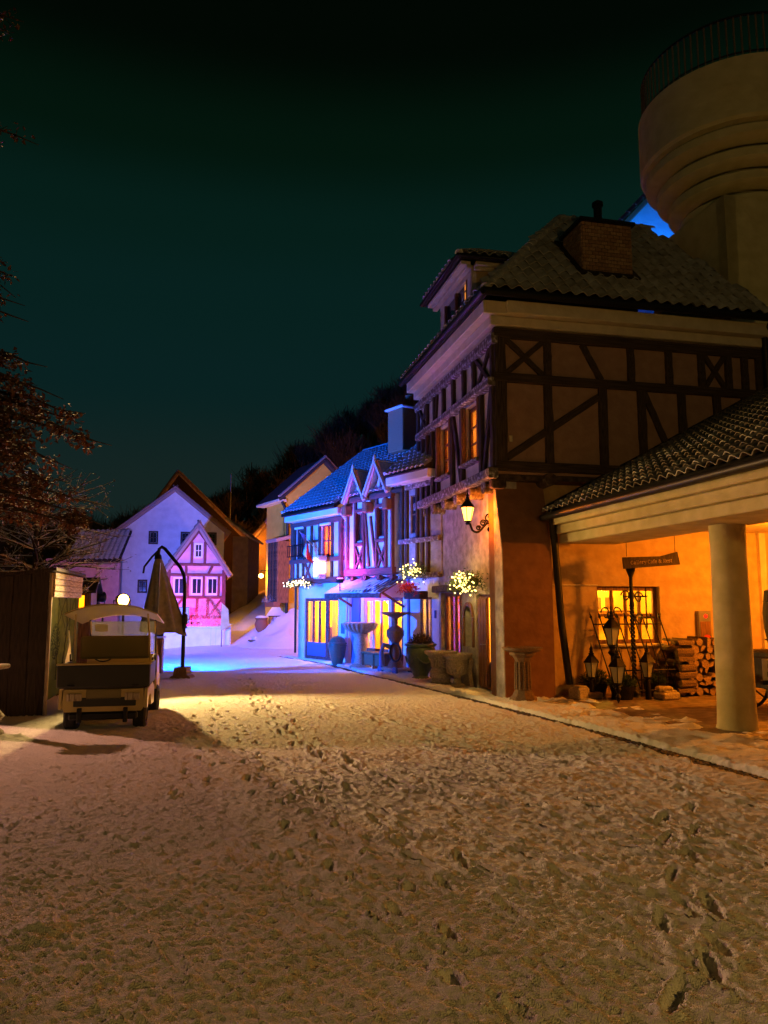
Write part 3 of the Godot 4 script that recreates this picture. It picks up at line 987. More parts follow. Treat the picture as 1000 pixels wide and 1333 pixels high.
func build_timber_house() -> void:
	var h := thing("half_timbered_house", "tall half-timbered corner house with salmon walls, hipped tile roof and brick chimney", "house", CORNER, YAW)
	var lw := west(0.15)
	var uw := west(-0.05)
	var us := south(-0.05)
	var ls := south(-0.5)
	# lower street wall
	wall(h, "street_wall", "plaster_grey", lw, -5.25, -0.3, 0.0, 4.3, [[-4.5, -2.9, 0.0, 2.05], [-2.62, -2.12, 0.85, 1.7], [-1.92, -0.9, 0.0, 1.98]], 0.3)
	part(h, "corner_pier", prism(PackedVector2Array([Vector2(-0.75, 0), Vector2(0.03, 0), Vector2(0.0, 2.8), Vector2(-0.36, 4.3), Vector2(-0.75, 4.3)]), 0.0, 1.0), "plaster_pier_shaded", Transform3D(Basis(Vector3(0, 0, 1), Vector3.UP, Vector3(1, 0, 0)), Vector3(0.02, 0, 0)))
	# the face of the pier on the street is grey like the street wall
	part(h, "pier_facing", prism(PackedVector2Array([Vector2(-0.4, 0), Vector2(0.03, 0), Vector2(0.0, 2.8), Vector2(-0.36, 4.3), Vector2(-0.4, 4.3)]), 0.0, 0.02), "plaster_grey", Transform3D(Basis(Vector3(0, 0, 1), Vector3.UP, Vector3(1, 0, 0)), Vector3(-0.003, 0, 0)))
	wall(h, "south_wall", "plaster_salmon", ls, 1.02, 12.5, 0.0, 7.2, [[2.23, 3.66, 0.97, 2.14]], 0.35)
	bx(h, "wall_ledge", Vector3(1.64, 2.16, -0.485), Vector3(1.2, 0.035, 0.06), "plaster_cream")
	wall(h, "upper_south_wall", "plaster_rose", us, -0.05, 6.2, 4.3, 7.3, [], 0.3)
	wall(h, "upper_street_wall", "plaster_cream", uw, -5.7, -0.06, 4.3, 7.3, [[-3.72, -2.82, 4.78, 5.98], [-1.84, -0.9, 4.78, 6.02]], 0.25)
	wall(h, "rear_wall", "plaster_cream", {"o": Vector3(0, 0, -5.7), "u": Vector3(1, 0, 0), "v": Vector3.UP, "n": Vector3(0, 0, -1)}, 0.2, 6.2, 0.0, 7.3, [], 0.2)
	bx(h, "jetty_floor", Vector3(3.0, 4.24, -2.85), Vector3(6.0, 0.1, 5.6), "timber", 0.0)
	bx(h, "rear_side_wall", Vector3(6.1, 3.6, -2.9), Vector3(0.15, 7.2, 5.0), "plaster_cream", 0.0)
	# scars and patches in the street plaster: a raised seam and a little meter box
	bx(h, "meter_box", Vector3(0.12, 1.52, -4.82), Vector3(0.08, 0.2, 0.14), "blue_paint")
	# lintel, glazed doors with curtains
	bx(h, "lintel", Vector3(0.1, 2.14, -3.75), Vector3(0.2, 0.16, 2.1), "timber", 0.02)
	window(h, "glazed_door", lw, -4.5, -2.9, 0.02, 2.05, {"rec": 0.14, "fw": 0.09, "cols": 4, "bw": 0.06, "deep": 0.9, "wall": 0.3, "light": 3.0, "lv": 0.75, "lc": Color(1.0, 0.62, 0.22), "foot": 0.22, "curtains": [[-4.42, -2.98, "curtain_brown"]]})
	var d2 := window(h, "entrance_door", lw, -1.92, -0.9, 0.02, 1.98, {"rec": 0.12, "fw": 0.07, "cols": 1, "deep": 1.0, "wall": 0.3, "light": 4.0, "wide": 0.1, "foot": 0.5, "foot_mat": "blue_paint"})
	bx(d2, "door_leaf", Vector3(0.21, 0.99, -1.61), Vector3(0.05, 1.86, 0.5), "wood_brown", 0.01)
	for z in [-1.78, -1.61, -1.44]:
		bx(d2, "door_plank", Vector3(0.175, 0.99, z), Vector3(0.03, 1.8, 0.14), "wood_brown", 0.012)
	part(d2, "door_handle", tube([Vector3(0.16, 0.95, -1.38), Vector3(0.08, 0.95, -1.38), Vector3(0.08, 0.95, -1.5)], [0.012], 6), "steel")
	# niche with arch
	var nb := holder(h, "wall_niche")
	var arch := PackedVector2Array()
	for k in 13:
		var a := PI * k / 12.0
		arch.append(Vector2(0.25 * cos(a), 0.7 + 0.25 * sin(a)))
	arch.append(Vector2(-0.25, 0))
	arch.append(Vector2(0.25, 0))
	part(nb, "recess_back", boxm(0.02, 0.9, 0.56, 0.0), "plaster_grey", at(0.34, 1.27, -2.37))
	var ring := st_new()
	for k in 12:
		var a0 := PI * k / 12.0
		var a1 := PI * (k + 1) / 12.0
		var P := func(a: float, r: float, x: float) -> Vector3: return Vector3(x, 1.5 + r * sin(a), -2.37 - r * cos(a))
		quad(ring, P.call(a0, 0.25, 0.1), P.call(a1, 0.25, 0.1), P.call(a1, 0.32, 0.1), P.call(a0, 0.32, 0.1))
		quad(ring, P.call(a0, 0.32, 0.1), P.call(a1, 0.32, 0.1), P.call(a1, 0.32, 0.16), P.call(a0, 0.32, 0.16))
	part(nb, "arch_trim", done(ring), "wood_brown")
	for z in [-2.68, -2.06]:
		bx(nb, "side_trim", Vector3(0.125, 1.17, z), Vector3(0.05, 0.64, 0.06), "wood_brown")
	# corbel logs
	for z in [-0.55, -1.45, -2.35, -3.25, -4.15, -5.0]:
		part(h, "corbel_log", tube([Vector3(0.5, 4.1, z), Vector3(-0.16, 4.1, z)], [0.14, 0.135], 10), "timber_snowy")
	bx(h, "corner_corbel", Vector3(0.0, 4.14, -0.16), Vector3(0.3, 0.24, 0.2), "timber", 0.03)
	for x in [1.0, 2.15]:
		part(h, "corbel_log", tube([Vector3(x, 4.2, -0.4), Vector3(x, 4.2, 0.12)], [0.13, 0.125], 10), "timber")
	# street front timbers (u = z, v = y)
	var tw := "timber"
	beam(h, "jetty_beam", uw, Vector2(-5.72, 4.3), Vector2(0.06, 4.3), 0.2, 0.2, "timber_snowy", 0.05)
	beam(h, "wall_plate", uw, Vector2(-5.72, 7.0), Vector2(0.04, 7.0), 0.22, 0.14, "timber_snowy")
	beam(h, "middle_rail", uw, Vector2(-5.4, 6.13), Vector2(0.0, 6.13), 0.17, 0.22, "timber_snowy")
	for z in [-5.62, -5.2, -4.75, -4.25, -3.85, -2.7, -2.0, -0.78, -0.12]:
		beam(h, "post", uw, Vector2(z, 4.38), Vector2(z + rng.randf_range(-0.04, 0.04), 6.1), 0.15, 0.12, tw)
	for z in [-5.62, -4.75, -4.1, -3.35, -2.6, -1.85, -1.2, -0.12]:
		beam(h, "short_post", uw, Vector2(z, 6.18), Vector2(z, 6.92), 0.13, 0.11, tw)
	for q in [[-5.5, 6.2, -4.85, 6.9], [-5.5, 6.9, -4.85, 6.2], [-1.1, 6.2, -0.25, 6.9], [-1.1, 6.9, -0.25, 6.2], [-4.05, 6.2, -3.9, 6.9]]:
		beam(h, "cross_brace", uw, Vector2(q[0], q[1]), Vector2(q[2], q[3]), 0.1, 0.09, tw)
	for q in [[-5.1, 4.4, -4.3, 6.0], [-2.65, 6.05, -2.1, 4.4], [-0.68, 4.4, -0.2, 6.0], [-3.95, 4.4, -3.8, 4.8]]:
		beam(h, "brace", uw, Vector2(q[0], q[1]), Vector2(q[2], q[3]), 0.12, 0.1, tw)
	for q in [[-3.72, -2.82], [-1.84, -0.9]]:
		var w := window(h, "upper_window", uw, q[0], q[1], 4.78, 6.0, {"rec": 0.1, "fw": 0.07, "cols": 2, "rows": 3, "bw": 0.035, "deep": 0.7, "light": 0.9, "lc": Color(1.0, 0.66, 0.25), "lv": 0.6, "curtains": [[q[0] + 0.05, q[0] + 0.32, "curtain"], [q[1] - 0.3, q[1] - 0.05, "curtain_white"]]})
		bx(w, "sill", Vector3(-0.12, 4.74, (q[0] + q[1]) / 2), Vector3(0.2, 0.07, q[1] - q[0] + 0.16), "timber_snowy", 0.02)
		for e in [q[0] - 0.05, q[1] + 0.05]:
			bx(w, "jamb", Vector3(-0.11, 5.4, e), Vector3(0.1, 1.26, 0.09), "wood_brown")
	# south timbers (u = x)
	beam(h, "sill_beam", us, Vector2(-0.1, 4.45), Vector2(3.2, 4.45), 0.19, 0.12, tw)
	beam(h, "middle_rail", us, Vector2(-0.1, 6.22), Vector2(6.2, 6.22), 0.18, 0.12, tw)
	beam(h, "wall_plate", us, Vector2(-0.1, 7.12), Vector2(6.2, 7.12), 0.2, 0.12, tw)
	beam(h, "corner_post", us, Vector2(0.03, 4.4), Vector2(0.03, 7.1), 0.24, 0.11, tw)
	for x in [1.05, 2.23, 3.12, 4.05, 4.9, 5.6]:
		beam(h, "post", us, Vector2(x, 4.5), Vector2(x + rng.randf_range(-0.03, 0.03), 6.15), 0.17, 0.11, tw)
	for x in [1.05, 2.9, 3.78, 4.55, 5.2, 5.6, 5.95]:
		beam(h, "short_post", us, Vector2(x, 6.28), Vector2(x, 7.04), 0.15, 0.11, tw)
	for q in [[0.15, 6.3, 0.97, 7.02, 0.11], [0.15, 7.02, 0.97, 6.3, 0.11], [1.82, 7.02, 2.22, 6.3, 0.13], [0.15, 4.62, 2.15, 5.95, 0.14], [3.18, 6.1, 3.62, 5.1, 0.13], [4.62, 6.3, 5.12, 7.02, 0.1], [4.62, 7.02, 5.12, 6.3, 0.1]]:
		beam(h, "brace", us, Vector2(q[0], q[1]), Vector2(q[2], q[3]), q[4], 0.095, tw)
	for y in [7.0, 5.0]:
		bx(h, "wall_plate_tag", Vector3(0.24, y, -0.03), Vector3(0.07, 0.13, 0.03), "plaster_cream")
	# flashing where the canopy roof meets the wall
	beam(h, "flashing", us, Vector2(1.0, 3.62), Vector2(6.3, 6.42), 0.2, 0.09, "gutter")
	# cornice
	for q in [[7.25, 7.45, 0.13], [7.45, 7.72, 0.3]]:
		var dd: float = q[2]
		bx(h, "street_cornice", Vector3(-0.05 - dd / 2 + 0.1, (q[0] + q[1]) / 2, -2.85), Vector3(dd + 0.2, q[1] - q[0] - 0.004, 5.7 + dd), "plaster_cream", 0.015)
		bx(h, "south_cornice", Vector3(3.25, (q[0] + q[1]) / 2, -0.05 + dd / 2 - 0.1), Vector3(6.3, q[1] - q[0] - 0.01, dd + 0.2), "plaster_cream", 0.015)
	# gutters
	part(h, "gutter", tube([Vector3(-0.44, 7.78, 0.42), Vector3(-0.44, 7.78, -6.1)], [0.085], 8), "gutter")
	part(h, "gutter", tube([Vector3(-0.44, 7.78, 0.42), Vector3(6.25, 7.78, 0.42)], [0.085], 8), "gutter")
	part(h, "downpipe", tube([Vector3(6.05, 7.74, 0.36), Vector3(6.05, 7.5, 0.1), Vector3(6.05, 5.0, 0.1)], [0.07], 8), "gutter")
	part(h, "downpipe", tube([Vector3(1.0, 3.6, 0.16), Vector3(1.02, 3.25, 0.1), Vector3(1.1, 2.9, 0.0), Vector3(1.22, 1.4, -0.05), Vector3(1.34, 0.25, -0.02)], [0.07], 8), "gutter")
	# wires at the corner
	# roof
	var k := 1.06
	var e0 := 7.8
	var zr := -2.8
	var yr := e0 + k * (0.4 - zr)
	var A := Vector3(-0.42, e0, 0.4)
	var B := Vector3(6.15, e0, 0.4)
	var Cc := Vector3(-0.42, e0, -6.0)
	var D := Vector3(6.15, e0, -6.0)
	var R0 := Vector3(2.78, yr, zr)
	var R1 := Vector3(5.3, yr, zr)
	var roof := part(h, "roof", slab([A, B, R1, R0], 0.1), "deck")
	part(roof, "street_deck", slab([Cc, A, R0], 0.1), "deck")
	part(roof, "rear_deck", slab([D, Cc, R0, R1], 0.1), "deck")
	var w1 := Vector3(0, k, -1).normalized()
	var sl := sqrt(1 + k * k)
	lay_tiles(roof, A, Vector3(1, 0, 0), w1, PackedVector2Array([Vector2(0, 0), Vector2(6.57, 0), Vector2(5.72, 3.2 * sl), Vector2(3.2, 3.2 * sl)]), 0.27, 0.42, ["tile", "tile_b"], 300)
	lay_tiles(roof, Cc, Vector3(0, 0, 1), Vector3(1, k, 0).normalized(), PackedVector2Array([Vector2(0, 0), Vector2(6.4, 0), Vector2(3.2, 3.2 * sl)]), 0.27, 0.42, ["tile_b"], 0)
	ridge_tiles(roof, A + Vector3(0.05, 0.06, -0.05), R0 + Vector3(0, 0.06, 0), "tile_b", 0.12, 0.34, "hip_tile")
	ridge_tiles(roof, R0 + Vector3(0, 0.05, 0), R1 + Vector3(0, 0.05, 0), "tile_b", 0.12, 0.34)
	# snow guards: little hooks along the hip
	# chimney
	var ch := bx(h, "chimney", Vector3(2.65, 9.3, -0.78), Vector3(1.14, 1.14, 0.86), "mortar", 0.0)
	var rows := 14
	var rh := 1.14 / rows
	for j in rows:
		var y := -0.57 + (j + 0.5) * rh
		var n := 8
		var bw := 1.16 / n
		for i in n + 1:
			var x0 := -0.58 + (i - (0.5 if j % 2 else 0.0)) * bw
			var x1 := minf(x0 + bw, 0.58)
			x0 = maxf(x0, -0.58)
			if x1 - x0 < 0.03:
				continue
			var d := rng.randf_range(0.018, 0.026)
			part(ch, "brick", boxm(snappedf(x1 - x0 - 0.014, 0.002), rh - 0.014, 0.05, 0.004), ["brick", "brick_b"][rng.randi() % 2], at((x0 + x1) / 2, y, 0.43 + d - 0.025))
		var m := 6
		var bz := 0.86 / m
		for i in m + 1:
			var z0 := -0.43 + (i - (0.0 if j % 2 else 0.5)) * bz
			var z1 := minf(z0 + bz, 0.43)
			z0 = maxf(z0, -0.43)
			if z1 - z0 < 0.03:
				continue
			part(ch, "brick", boxm(0.05, rh - 0.014, snappedf(z1 - z0 - 0.014, 0.002), 0.004), ["brick", "brick_b"][rng.randi() % 2], at(-0.57 - rng.randf_range(0.018, 0.026) + 0.025, y, (z0 + z1) / 2))
	bx(ch, "cap", Vector3(0, 0.61, 0), Vector3(1.3, 0.08, 1.02), "gutter", 0.01)
	part(ch, "base_flashing", slab([Vector3(-0.7, -0.5 + 0.08, 0.55), Vector3(0.7, -0.42, 0.55), Vector3(0.7, -0.42 + 1.2 * k, -0.65), Vector3(-0.7, -0.42 + 1.2 * k, -0.65)], 0.04), "gutter", at(0, -0.22, 0.02))
	part(ch, "flue", lathe([Vector2(0.09, 0.0), Vector2(0.09, 0.55), Vector2(0.12, 0.56), Vector2(0.12, 0.64), Vector2(0.03, 0.7), Vector2(0, 0.7)], 14), "gutter", at(0.05, 0.64, 0.0))
	part(ch, "flue_base", lathe([Vector2(0.16, 0.0), Vector2(0.14, 0.06), Vector2(0, 0.1)], 12), "snow_soft", at(0.05, 0.645, 0))
	# dormer
	var dm := holder(h, "dormer")
	var dz0 := -4.8
	var dz1 := -2.35
	wall(dm, "front_wall", "plaster_cream", west(0.3), dz0, dz1, 8.4, 9.55, [[dz0 + 0.35, dz1 - 0.3, 8.55, 9.4]], 0.12)
	for z in [dz0, dz1]:
		var s: float = 1.0 if z == dz1 else -1.0
		part(dm, "cheek_wall", prism(PackedVector2Array([Vector2(0.3, 8.5), Vector2(1.4, 9.6), Vector2(0.3, 9.6)]), -0.05, 0.05), "plaster_salmon", at(0, 0, z - s * 0.052))
	part(dm, "casement", boxm(0.06, 0.85, dz1 - dz0 - 0.65, 0.0), "glass_dark", at(0.4, 8.97, (dz0 + dz1) / 2 + 0.02))
	for z in [dz0 + 0.4, (dz0 + dz1) / 2 + 0.02, dz1 - 0.35]:
		bx(dm, "mullion", Vector3(0.33, 8.97, z), Vector3(0.08, 0.85, 0.08), "wood_brown")
	bx(dm, "lit_pane", Vector3(0.362, 8.97, dz1 - 0.53), Vector3(0.012, 0.82, 0.24), mat("dormer_glow", lin(0.6, 0.4, 0.12), 0.5, {"emit": Color(1.0, 0.6, 0.16), "power": 0.75}), 0.0)
	for y in [8.75, 8.97, 9.2]:
		bx(dm, "glazing_bar", Vector3(0.345, y, dz1 - 0.53), Vector3(0.03, 0.025, 0.26), "wood_brown", 0.0)
	for q in [[0.1, 9.5, 0.1], [0.02, 9.58, 0.18]]:
		bx(dm, "fascia", Vector3(0.3 - q[2], q[1], (dz0 + dz1) / 2), Vector3(q[2] * 1.3, 0.09, dz1 - dz0 + 0.3), "plaster_cream", 0.01)
		bx(dm, "side_fascia", Vector3(1.0, q[1], dz1 + q[2] * 0.6), Vector3(1.3, 0.09, q[2]), "plaster_cream", 0.01)
	var a0 := Vector3(-0.1, 9.66, dz0 - 0.3)
	var a1 := Vector3(-0.1, 9.66, dz1 + 0.3)
	var mid := (dz0 + dz1) / 2
	var pk := Vector3(0.9, 10.5, mid)
	var pe := Vector3(2.5, 10.5, mid)
	var s1 := Vector3(2.0, 9.66, dz1 + 0.3)
	var s0 := Vector3(2.0, 9.66, dz0 - 0.3)
	var dr := part(dm, "dormer_roof", slab([a0, a1, pk], 0.06), "deck")
	part(dr, "side_deck", slab([a1, s1, pe, pk], 0.06), "deck")
	part(dr, "side_deck", slab([s0, a0, pk, pe], 0.06), "deck")
	var up2 := (pk - Vector3(0.9, 9.66, dz1 + 0.3)).normalized()
	lay_tiles(dr, a1, Vector3(1, 0, 0), up2, PackedVector2Array([Vector2(0, 0), Vector2(2.1, 0), Vector2(2.6, 1.6), Vector2(1.0, 1.6)]), 0.24, 0.36, ["tile", "tile_b"], 60)
	var up3 := (pk - Vector3(-0.1, 9.66, mid)).normalized()
	lay_tiles(dr, a0, Vector3(0, 0, 1), up3, PackedVector2Array([Vector2(0, 0), Vector2(2.7, 0), Vector2(1.35, 1.3)]), 0.24, 0.36, ["tile_b"], 0)
	ridge_tiles(dr, a1 + Vector3(0, 0.05, 0), pk + Vector3(0, 0.05, 0), "tile_b", 0.1, 0.3)
	ridge_tiles(dr, pk + Vector3(0, 0.05, 0), pe + Vector3(0, 0.05, 0), "tile_b", 0.1, 0.3)
	part(dr, "gutter", tube([a0 + Vector3(-0.03, 0, 0), a1 + Vector3(-0.03, 0, 0.03), s1 + Vector3(-0.6, 0, 0.03)], [0.055], 6), "gutter")
	# window under the canopy, lit room with shelves
	var cw := window(h, "cafe_window", ls, 2.23, 3.66, 0.97, 2.14, {"rec": 0.16, "fw": 0.09, "cols": 4, "rows": 2, "bw": 0.06, "deep": 1.3, "wall": 0.35, "light": 4.0, "lv": 0.9, "wide": 0.5, "lc": Color(1.0, 0.74, 0.22), "frame": "wood_brown"})
	bx(cw, "shelf", Vector3(2.9, 1.62, -1.95), Vector3(1.8, 0.04, 0.3), "wood_brown")
	bx(cw, "sill", Vector3(2.95, 0.95, -0.52), Vector3(1.55, 0.05, 0.2), "plaster_cream")
	for x in [2.35, 2.6, 2.75, 3.1, 3.4, 3.55]:
		bx(cw, "framed_print", Vector3(x, 1.35 if int(x * 20) % 2 else 1.8, -2.12), Vector3(0.2, 0.26, 0.03), ["wood_pale", "plaster_white", "wood_brown"][int(x * 20) % 3])

# ---------------------------------------------------------------- canopy
func build_canopy() -> void:
	var c := thing("cafe_canopy", "tiled lean-to canopy on a round yellow column in front of the cafe window", "canopy", CORNER, YAW)
	var k := 0.53
	var ex := 0.92
	var ey := 3.5
	var zl := 8.6
	var roof := part(c, "roof", slab([Vector3(ex, ey, 0.0), Vector3(ex, ey, zl), Vector3(6.4, ey + k * (6.4 - ex), zl), Vector3(6.4, ey + k * (6.4 - ex), 0.0)], 0.1), "deck")
	var w := Vector3(1, k, 0).normalized()
	# eave runs towards the street's near end, slope climbs to the right
	lay_tiles(roof, Vector3(ex - 0.05, ey, 0.02), Vector3(0, 0, 1), w, PackedVector2Array([Vector2(0, 0), Vector2(zl - 0.05, 0), Vector2(zl - 0.05, 6.0), Vector2(0, 6.0)]), 0.22, 0.36, ["tile_dark", "tile_dark", "tile"], 290)
	part(c, "gutter", tube([Vector3(ex - 0.08, ey - 0.05, 0.02), Vector3(ex - 0.08, ey - 0.05, zl)], [0.07], 8), "gutter")
	for q in [[3.3, 3.44, 0.98], [3.13, 3.295, 1.08], [2.95, 3.125, 1.18]]:
		bx(c, "edge_beam", Vector3((q[2] + 2.35) / 2, (q[0] + q[1]) / 2, zl / 2 + 0.02), Vector3(2.35 - q[2], q[1] - q[0], zl), "plaster_ochre", 0.015)
	bx(c, "ceiling", Vector3(6.4, 3.32, zl / 2 - 0.2), Vector3(8.0, 0.06, zl + 0.4), "plaster_cream", 0.0)
	part(c, "column", lathe([Vector2(0.29, 0.0), Vector2(0.275, 0.06), Vector2(0.265, 0.3), Vector2(0.25, 2.6), Vector2(0.26, 2.98)], 36), "plaster_ochre", at(2.05, 0, 3.85))
	part(c, "column", lathe([Vector2(0.29, 0.0), Vector2(0.275, 0.06), Vector2(0.265, 0.3), Vector2(0.25, 2.6), Vector2(0.26, 2.98)], 36), "plaster_ochre", at(2.05, 0, 8.2))

# ---------------------------------------------------------------- tower
func build_tower() -> void:
	var t := thing("round_tower", "tall ochre tower with ringed round top and railing behind the tiled roof", "tower", Vector3(9.0, 0, -18.6), YAW)
	wall(t, "shaft_front", "plaster_tower", south(1.5), -1.5, 1.5, 0, 11.2, [], 0.3)
	wall(t, "shaft_side", "plaster_tower", west(-1.5), -1.5, 1.5, 0, 11.2, [], 0.3)
	bx(t, "shaft_core", Vector3(0.05, 5.5, -0.05), Vector3(2.8, 11.0, 2.8), "plaster_tower", 0.0)
	var y := 14.45
	var r := 2.28
	part(t, "drum", lathe([Vector2(0, y - 0.02), Vector2(r - 0.05, y), Vector2(r, y - 0.03), Vector2(r, 12.97), Vector2(r - 0.06, 12.9), Vector2(r - 0.45, 12.88)], 72), "plaster_tower")
	var rr := r - 0.12
	var yy := 12.86
	for i in 4:
		part(t, "corbel_ring", lathe([Vector2(rr - 0.34, yy + 0.04), Vector2(rr - 0.05, yy - 0.02), Vector2(rr, yy - 0.08), Vector2(rr - 0.01, yy - 0.26), Vector2(rr - 0.08, yy - 0.33), Vector2(rr - 0.4, yy - 0.36)], 72), "plaster_tower")
		rr -= 0.26
		yy -= 0.43
	part(t, "drum_underside", lathe([Vector2(rr + 0.25, yy + 0.03), Vector2(rr, yy - 0.15), Vector2(rr - 0.3, yy - 0.5), Vector2(0, yy - 0.6)], 48), "plaster_tower")
	var rail := holder(t, "railing")
	for h in [0.12, 1.05]:
		var pts := []
		for i in 65:
			pts.append(Vector3(cos(TAU * i / 64.0) * (r - 0.12), y + h, sin(TAU * i / 64.0) * (r - 0.12)))
		part(rail, "rail", tube(pts, [0.03 if h > 0.5 else 0.02], 6), "iron")
	for i in 84:
		var a := TAU * i / 84.0
		part(rail, "baluster", boxm(0.03, 1.0, 0.03, 0.0), "wood_end", at(cos(a) * (r - 0.12), y + 0.55, sin(a) * (r - 0.12)))

func build_wall_behind() -> void:
	var h := thing("pale_gable_house", "pale blue lit gable with tiled verge peeking above the chimney roof", "house", Vector3(8.1, 0, -24.0), 0.0)
	gable(h, "gable_wall", "plaster_blue", south(0), PackedVector2Array([Vector2(-1.9, 0), Vector2(5.5, 0), Vector2(5.5, 12.3), Vector2(1.8, 16.2), Vector2(-1.9, 12.3)]), 0.3)
	var rf := part(h, "roof", slab([Vector3(-2.3, 12.0, 0.3), Vector3(1.8, 16.35, 0.3), Vector3(1.8, 16.35, -5.0), Vector3(-2.3, 12.0, -5.0)], 0.12), "terracotta")
	ridge_tiles(rf, Vector3(-2.3, 12.05, 0.3), Vector3(1.8, 16.4, 0.3), "terracotta", 0.15, 0.4, "verge_tile")
	part(rf, "other_slope", slab([Vector3(1.8, 16.35, 0.3), Vector3(5.9, 12.0, 0.3), Vector3(5.9, 12.0, -5.0), Vector3(1.8, 16.35, -5.0)], 0.12), "terracotta")

# ---------------------------------------------------------------- row of lit houses
const ROW := Vector3(-2.78, 0, -25.2)
const ROW_YAW := 36.0

func build_row() -> void:
	var b := thing("blue_lit_house", "narrow half-timbered shop bathed in blue light with a balcony and frosted roof", "house", ROW, ROW_YAW)
	var w := west(0.0)
	var u := west(-0.22)
	wall(b, "street_wall", "plaster_white", w, 0.0, 3.05, 0.0, 2.5, [[0.4, 2.4, 0.06, 1.95]], 0.25)
	wall(b, "end_wall", "plaster_white", {"o": Vector3.ZERO, "u": Vector3(1, 0, 0), "v": Vector3.UP, "n": Vector3(0, 0, -1)}, 0.0, 4.0, 0.0, 4.6, [], 0.2)
	wall(b, "upper_wall", "plaster_white", u, 0.0, 2.95, 2.45, 4.45, [[0.2, 0.72, 3.2, 4.18], [1.75, 2.35, 3.2, 4.2]], 0.2)
	bx(b, "jetty_floor", Vector3(0.0, 2.44, 1.5), Vector3(0.44, 0.06, 2.95), "timber", 0.0)
	beam(b, "wall_plate", u, Vector2(-0.1, 4.3), Vector2(3.0, 4.3), 0.16, 0.1, "timber_red")
	beam(b, "jetty_beam", u, Vector2(-0.1, 2.5), Vector2(3.0, 2.5), 0.18, 0.14, "timber_red")
	beam(b, "middle_rail", u, Vector2(-0.1, 3.12), Vector2(3.0, 3.12), 0.13, 0.12, "timber_red")
	for z in [0.02, 2.9]:
		beam(b, "corner_post", u, Vector2(z, 2.5), Vector2(z, 4.3), 0.16, 0.11, "timber_red")
	for z in [0.14, 0.78, 1.2, 1.68, 2.42]:
		beam(b, "post", u, Vector2(z, 3.15), Vector2(z, 4.25), 0.1, 0.09, "timber")
	for z in [0.35, 0.7, 1.95, 2.4]:
		beam(b, "short_post", u, Vector2(z, 2.55), Vector2(z, 3.08), 0.1, 0.09, "timber")
	for q in [[0.8, 2.56, 1.15, 3.06], [1.15, 2.56, 0.8, 3.06], [1.3, 2.56, 1.7, 3.06], [1.7, 2.56, 1.3, 3.06]]:
		beam(b, "cross_brace", u, Vector2(q[0], q[1]), Vector2(q[2], q[3]), 0.08, 0.08, "timber_red")
	beam(b, "short_rail", u, Vector2(0.8, 3.72), Vector2(1.65, 3.72), 0.08, 0.08, "timber")
	window(b, "shutter_window", u, 0.2, 0.72, 3.2, 4.18, {"rec": 0.06, "fw": 0.05, "cols": 2, "rows": 1, "frame": "timber_red", "pane": "glass_dark"})
	window(b, "lit_upper_window", u, 1.75, 2.35, 3.2, 4.2, {"rec": 0.08, "fw": 0.06, "cols": 2, "rows": 2, "frame": "timber_red", "deep": 0.5, "wall": 0.2, "light": 1.3, "lc": Color(1.0, 0.42, 0.12), "lv": 0.5, "curtains": [[2.0, 2.3, "curtain"]]})
	for q in [[0.2, 0.72], [1.75, 2.35]]:
		bx(b, "window_head", Vector3(-0.26, 4.2, (q[0] + q[1]) / 2), Vector3(0.12, 0.07, q[1] - q[0]), "snow_soft", 0.02)
	# balcony rail
	var rl := holder(b, "balcony_rail")
	for y in [3.28, 3.62]:
		bx(rl, "rail", Vector3(-0.42, y, 0.55), Vector3(0.03, 0.03, 1.2), "iron", 0.0)
	for k in 9:
		bx(rl, "baluster", Vector3(-0.42, 3.45, k * 0.14 - 0.02), Vector3(0.018, 0.36, 0.018), "iron", 0.0)
	window(b, "shop_window", w, 0.4, 1.72, 0.06, 1.95, {"rec": 0.06, "fw": 0.1, "cols": 3, "bw": 0.09, "frame": "timber_red", "deep": 0.9, "light": 5.0, "lc": Color(1.0, 0.72, 0.12), "foot": 0.42, "foot_mat": "blue_paint", "curtains": [[0.52, 0.66, "curtain"], [1.52, 1.64, "curtain"]]})
	bx(b, "inner_display", Vector3(0.7, 0.8, 1.05), Vector3(0.2, 0.5, 0.25), "terracotta", 0.03)
	window(b, "shop_door", w, 1.72, 2.4, 0.06, 1.95, {"rec": 0.06, "fw": 0.08, "frame": "timber_red", "deep": 0.9, "light": 4.5, "lc": Color(1.0, 0.72, 0.12), "foot": 0.08, "curtains": [[1.8, 2.02, "curtain"]]})
	bx(b, "call_box", Vector3(-0.03, 1.05, 2.72), Vector3(0.05, 0.3, 0.2), "blue_paint")
	bx(b, "fascia", Vector3(-0.3, 4.5, 1.55), Vector3(0.5, 0.2, 3.2), "plaster_white", 0.02)
	part(b, "gutter", tube([Vector3(-0.62, 4.62, -0.05), Vector3(-0.62, 4.62, 3.15)], [0.06], 6), "gutter")
	part(b, "downpipe", tube([Vector3(-0.3, 4.55, -0.3), Vector3(-0.05, 4.2, -0.12), Vector3(-0.05, 0.2, -0.1)], [0.04], 6), "gutter")
	part(b, "downpipe", tube([Vector3(-0.4, 4.5, 3.08), Vector3(-0.12, 4.2, 3.04), Vector3(-0.12, 0.2, 3.02)], [0.05], 6), "plaster_blue")
	var e0 := Vector3(-0.62, 4.66, -0.05)
	var e1 := Vector3(-0.62, 4.66, 3.1)
	var k := (7.0 - 4.66) / 2.95
	var r0 := Vector3(2.33, 7.0, 0.35)
	var r1 := Vector3(2.33, 7.0, 3.1)
	var rf := part(b, "roof", slab([e0, e1, r1, r0], 0.1), "deck")
	part(rf, "rear_deck", slab([Vector3(5.3, 4.66, 3.1), Vector3(5.3, 4.66, -0.05), r0, r1], 0.1), "deck")
	var sl := sqrt(1 + k * k)
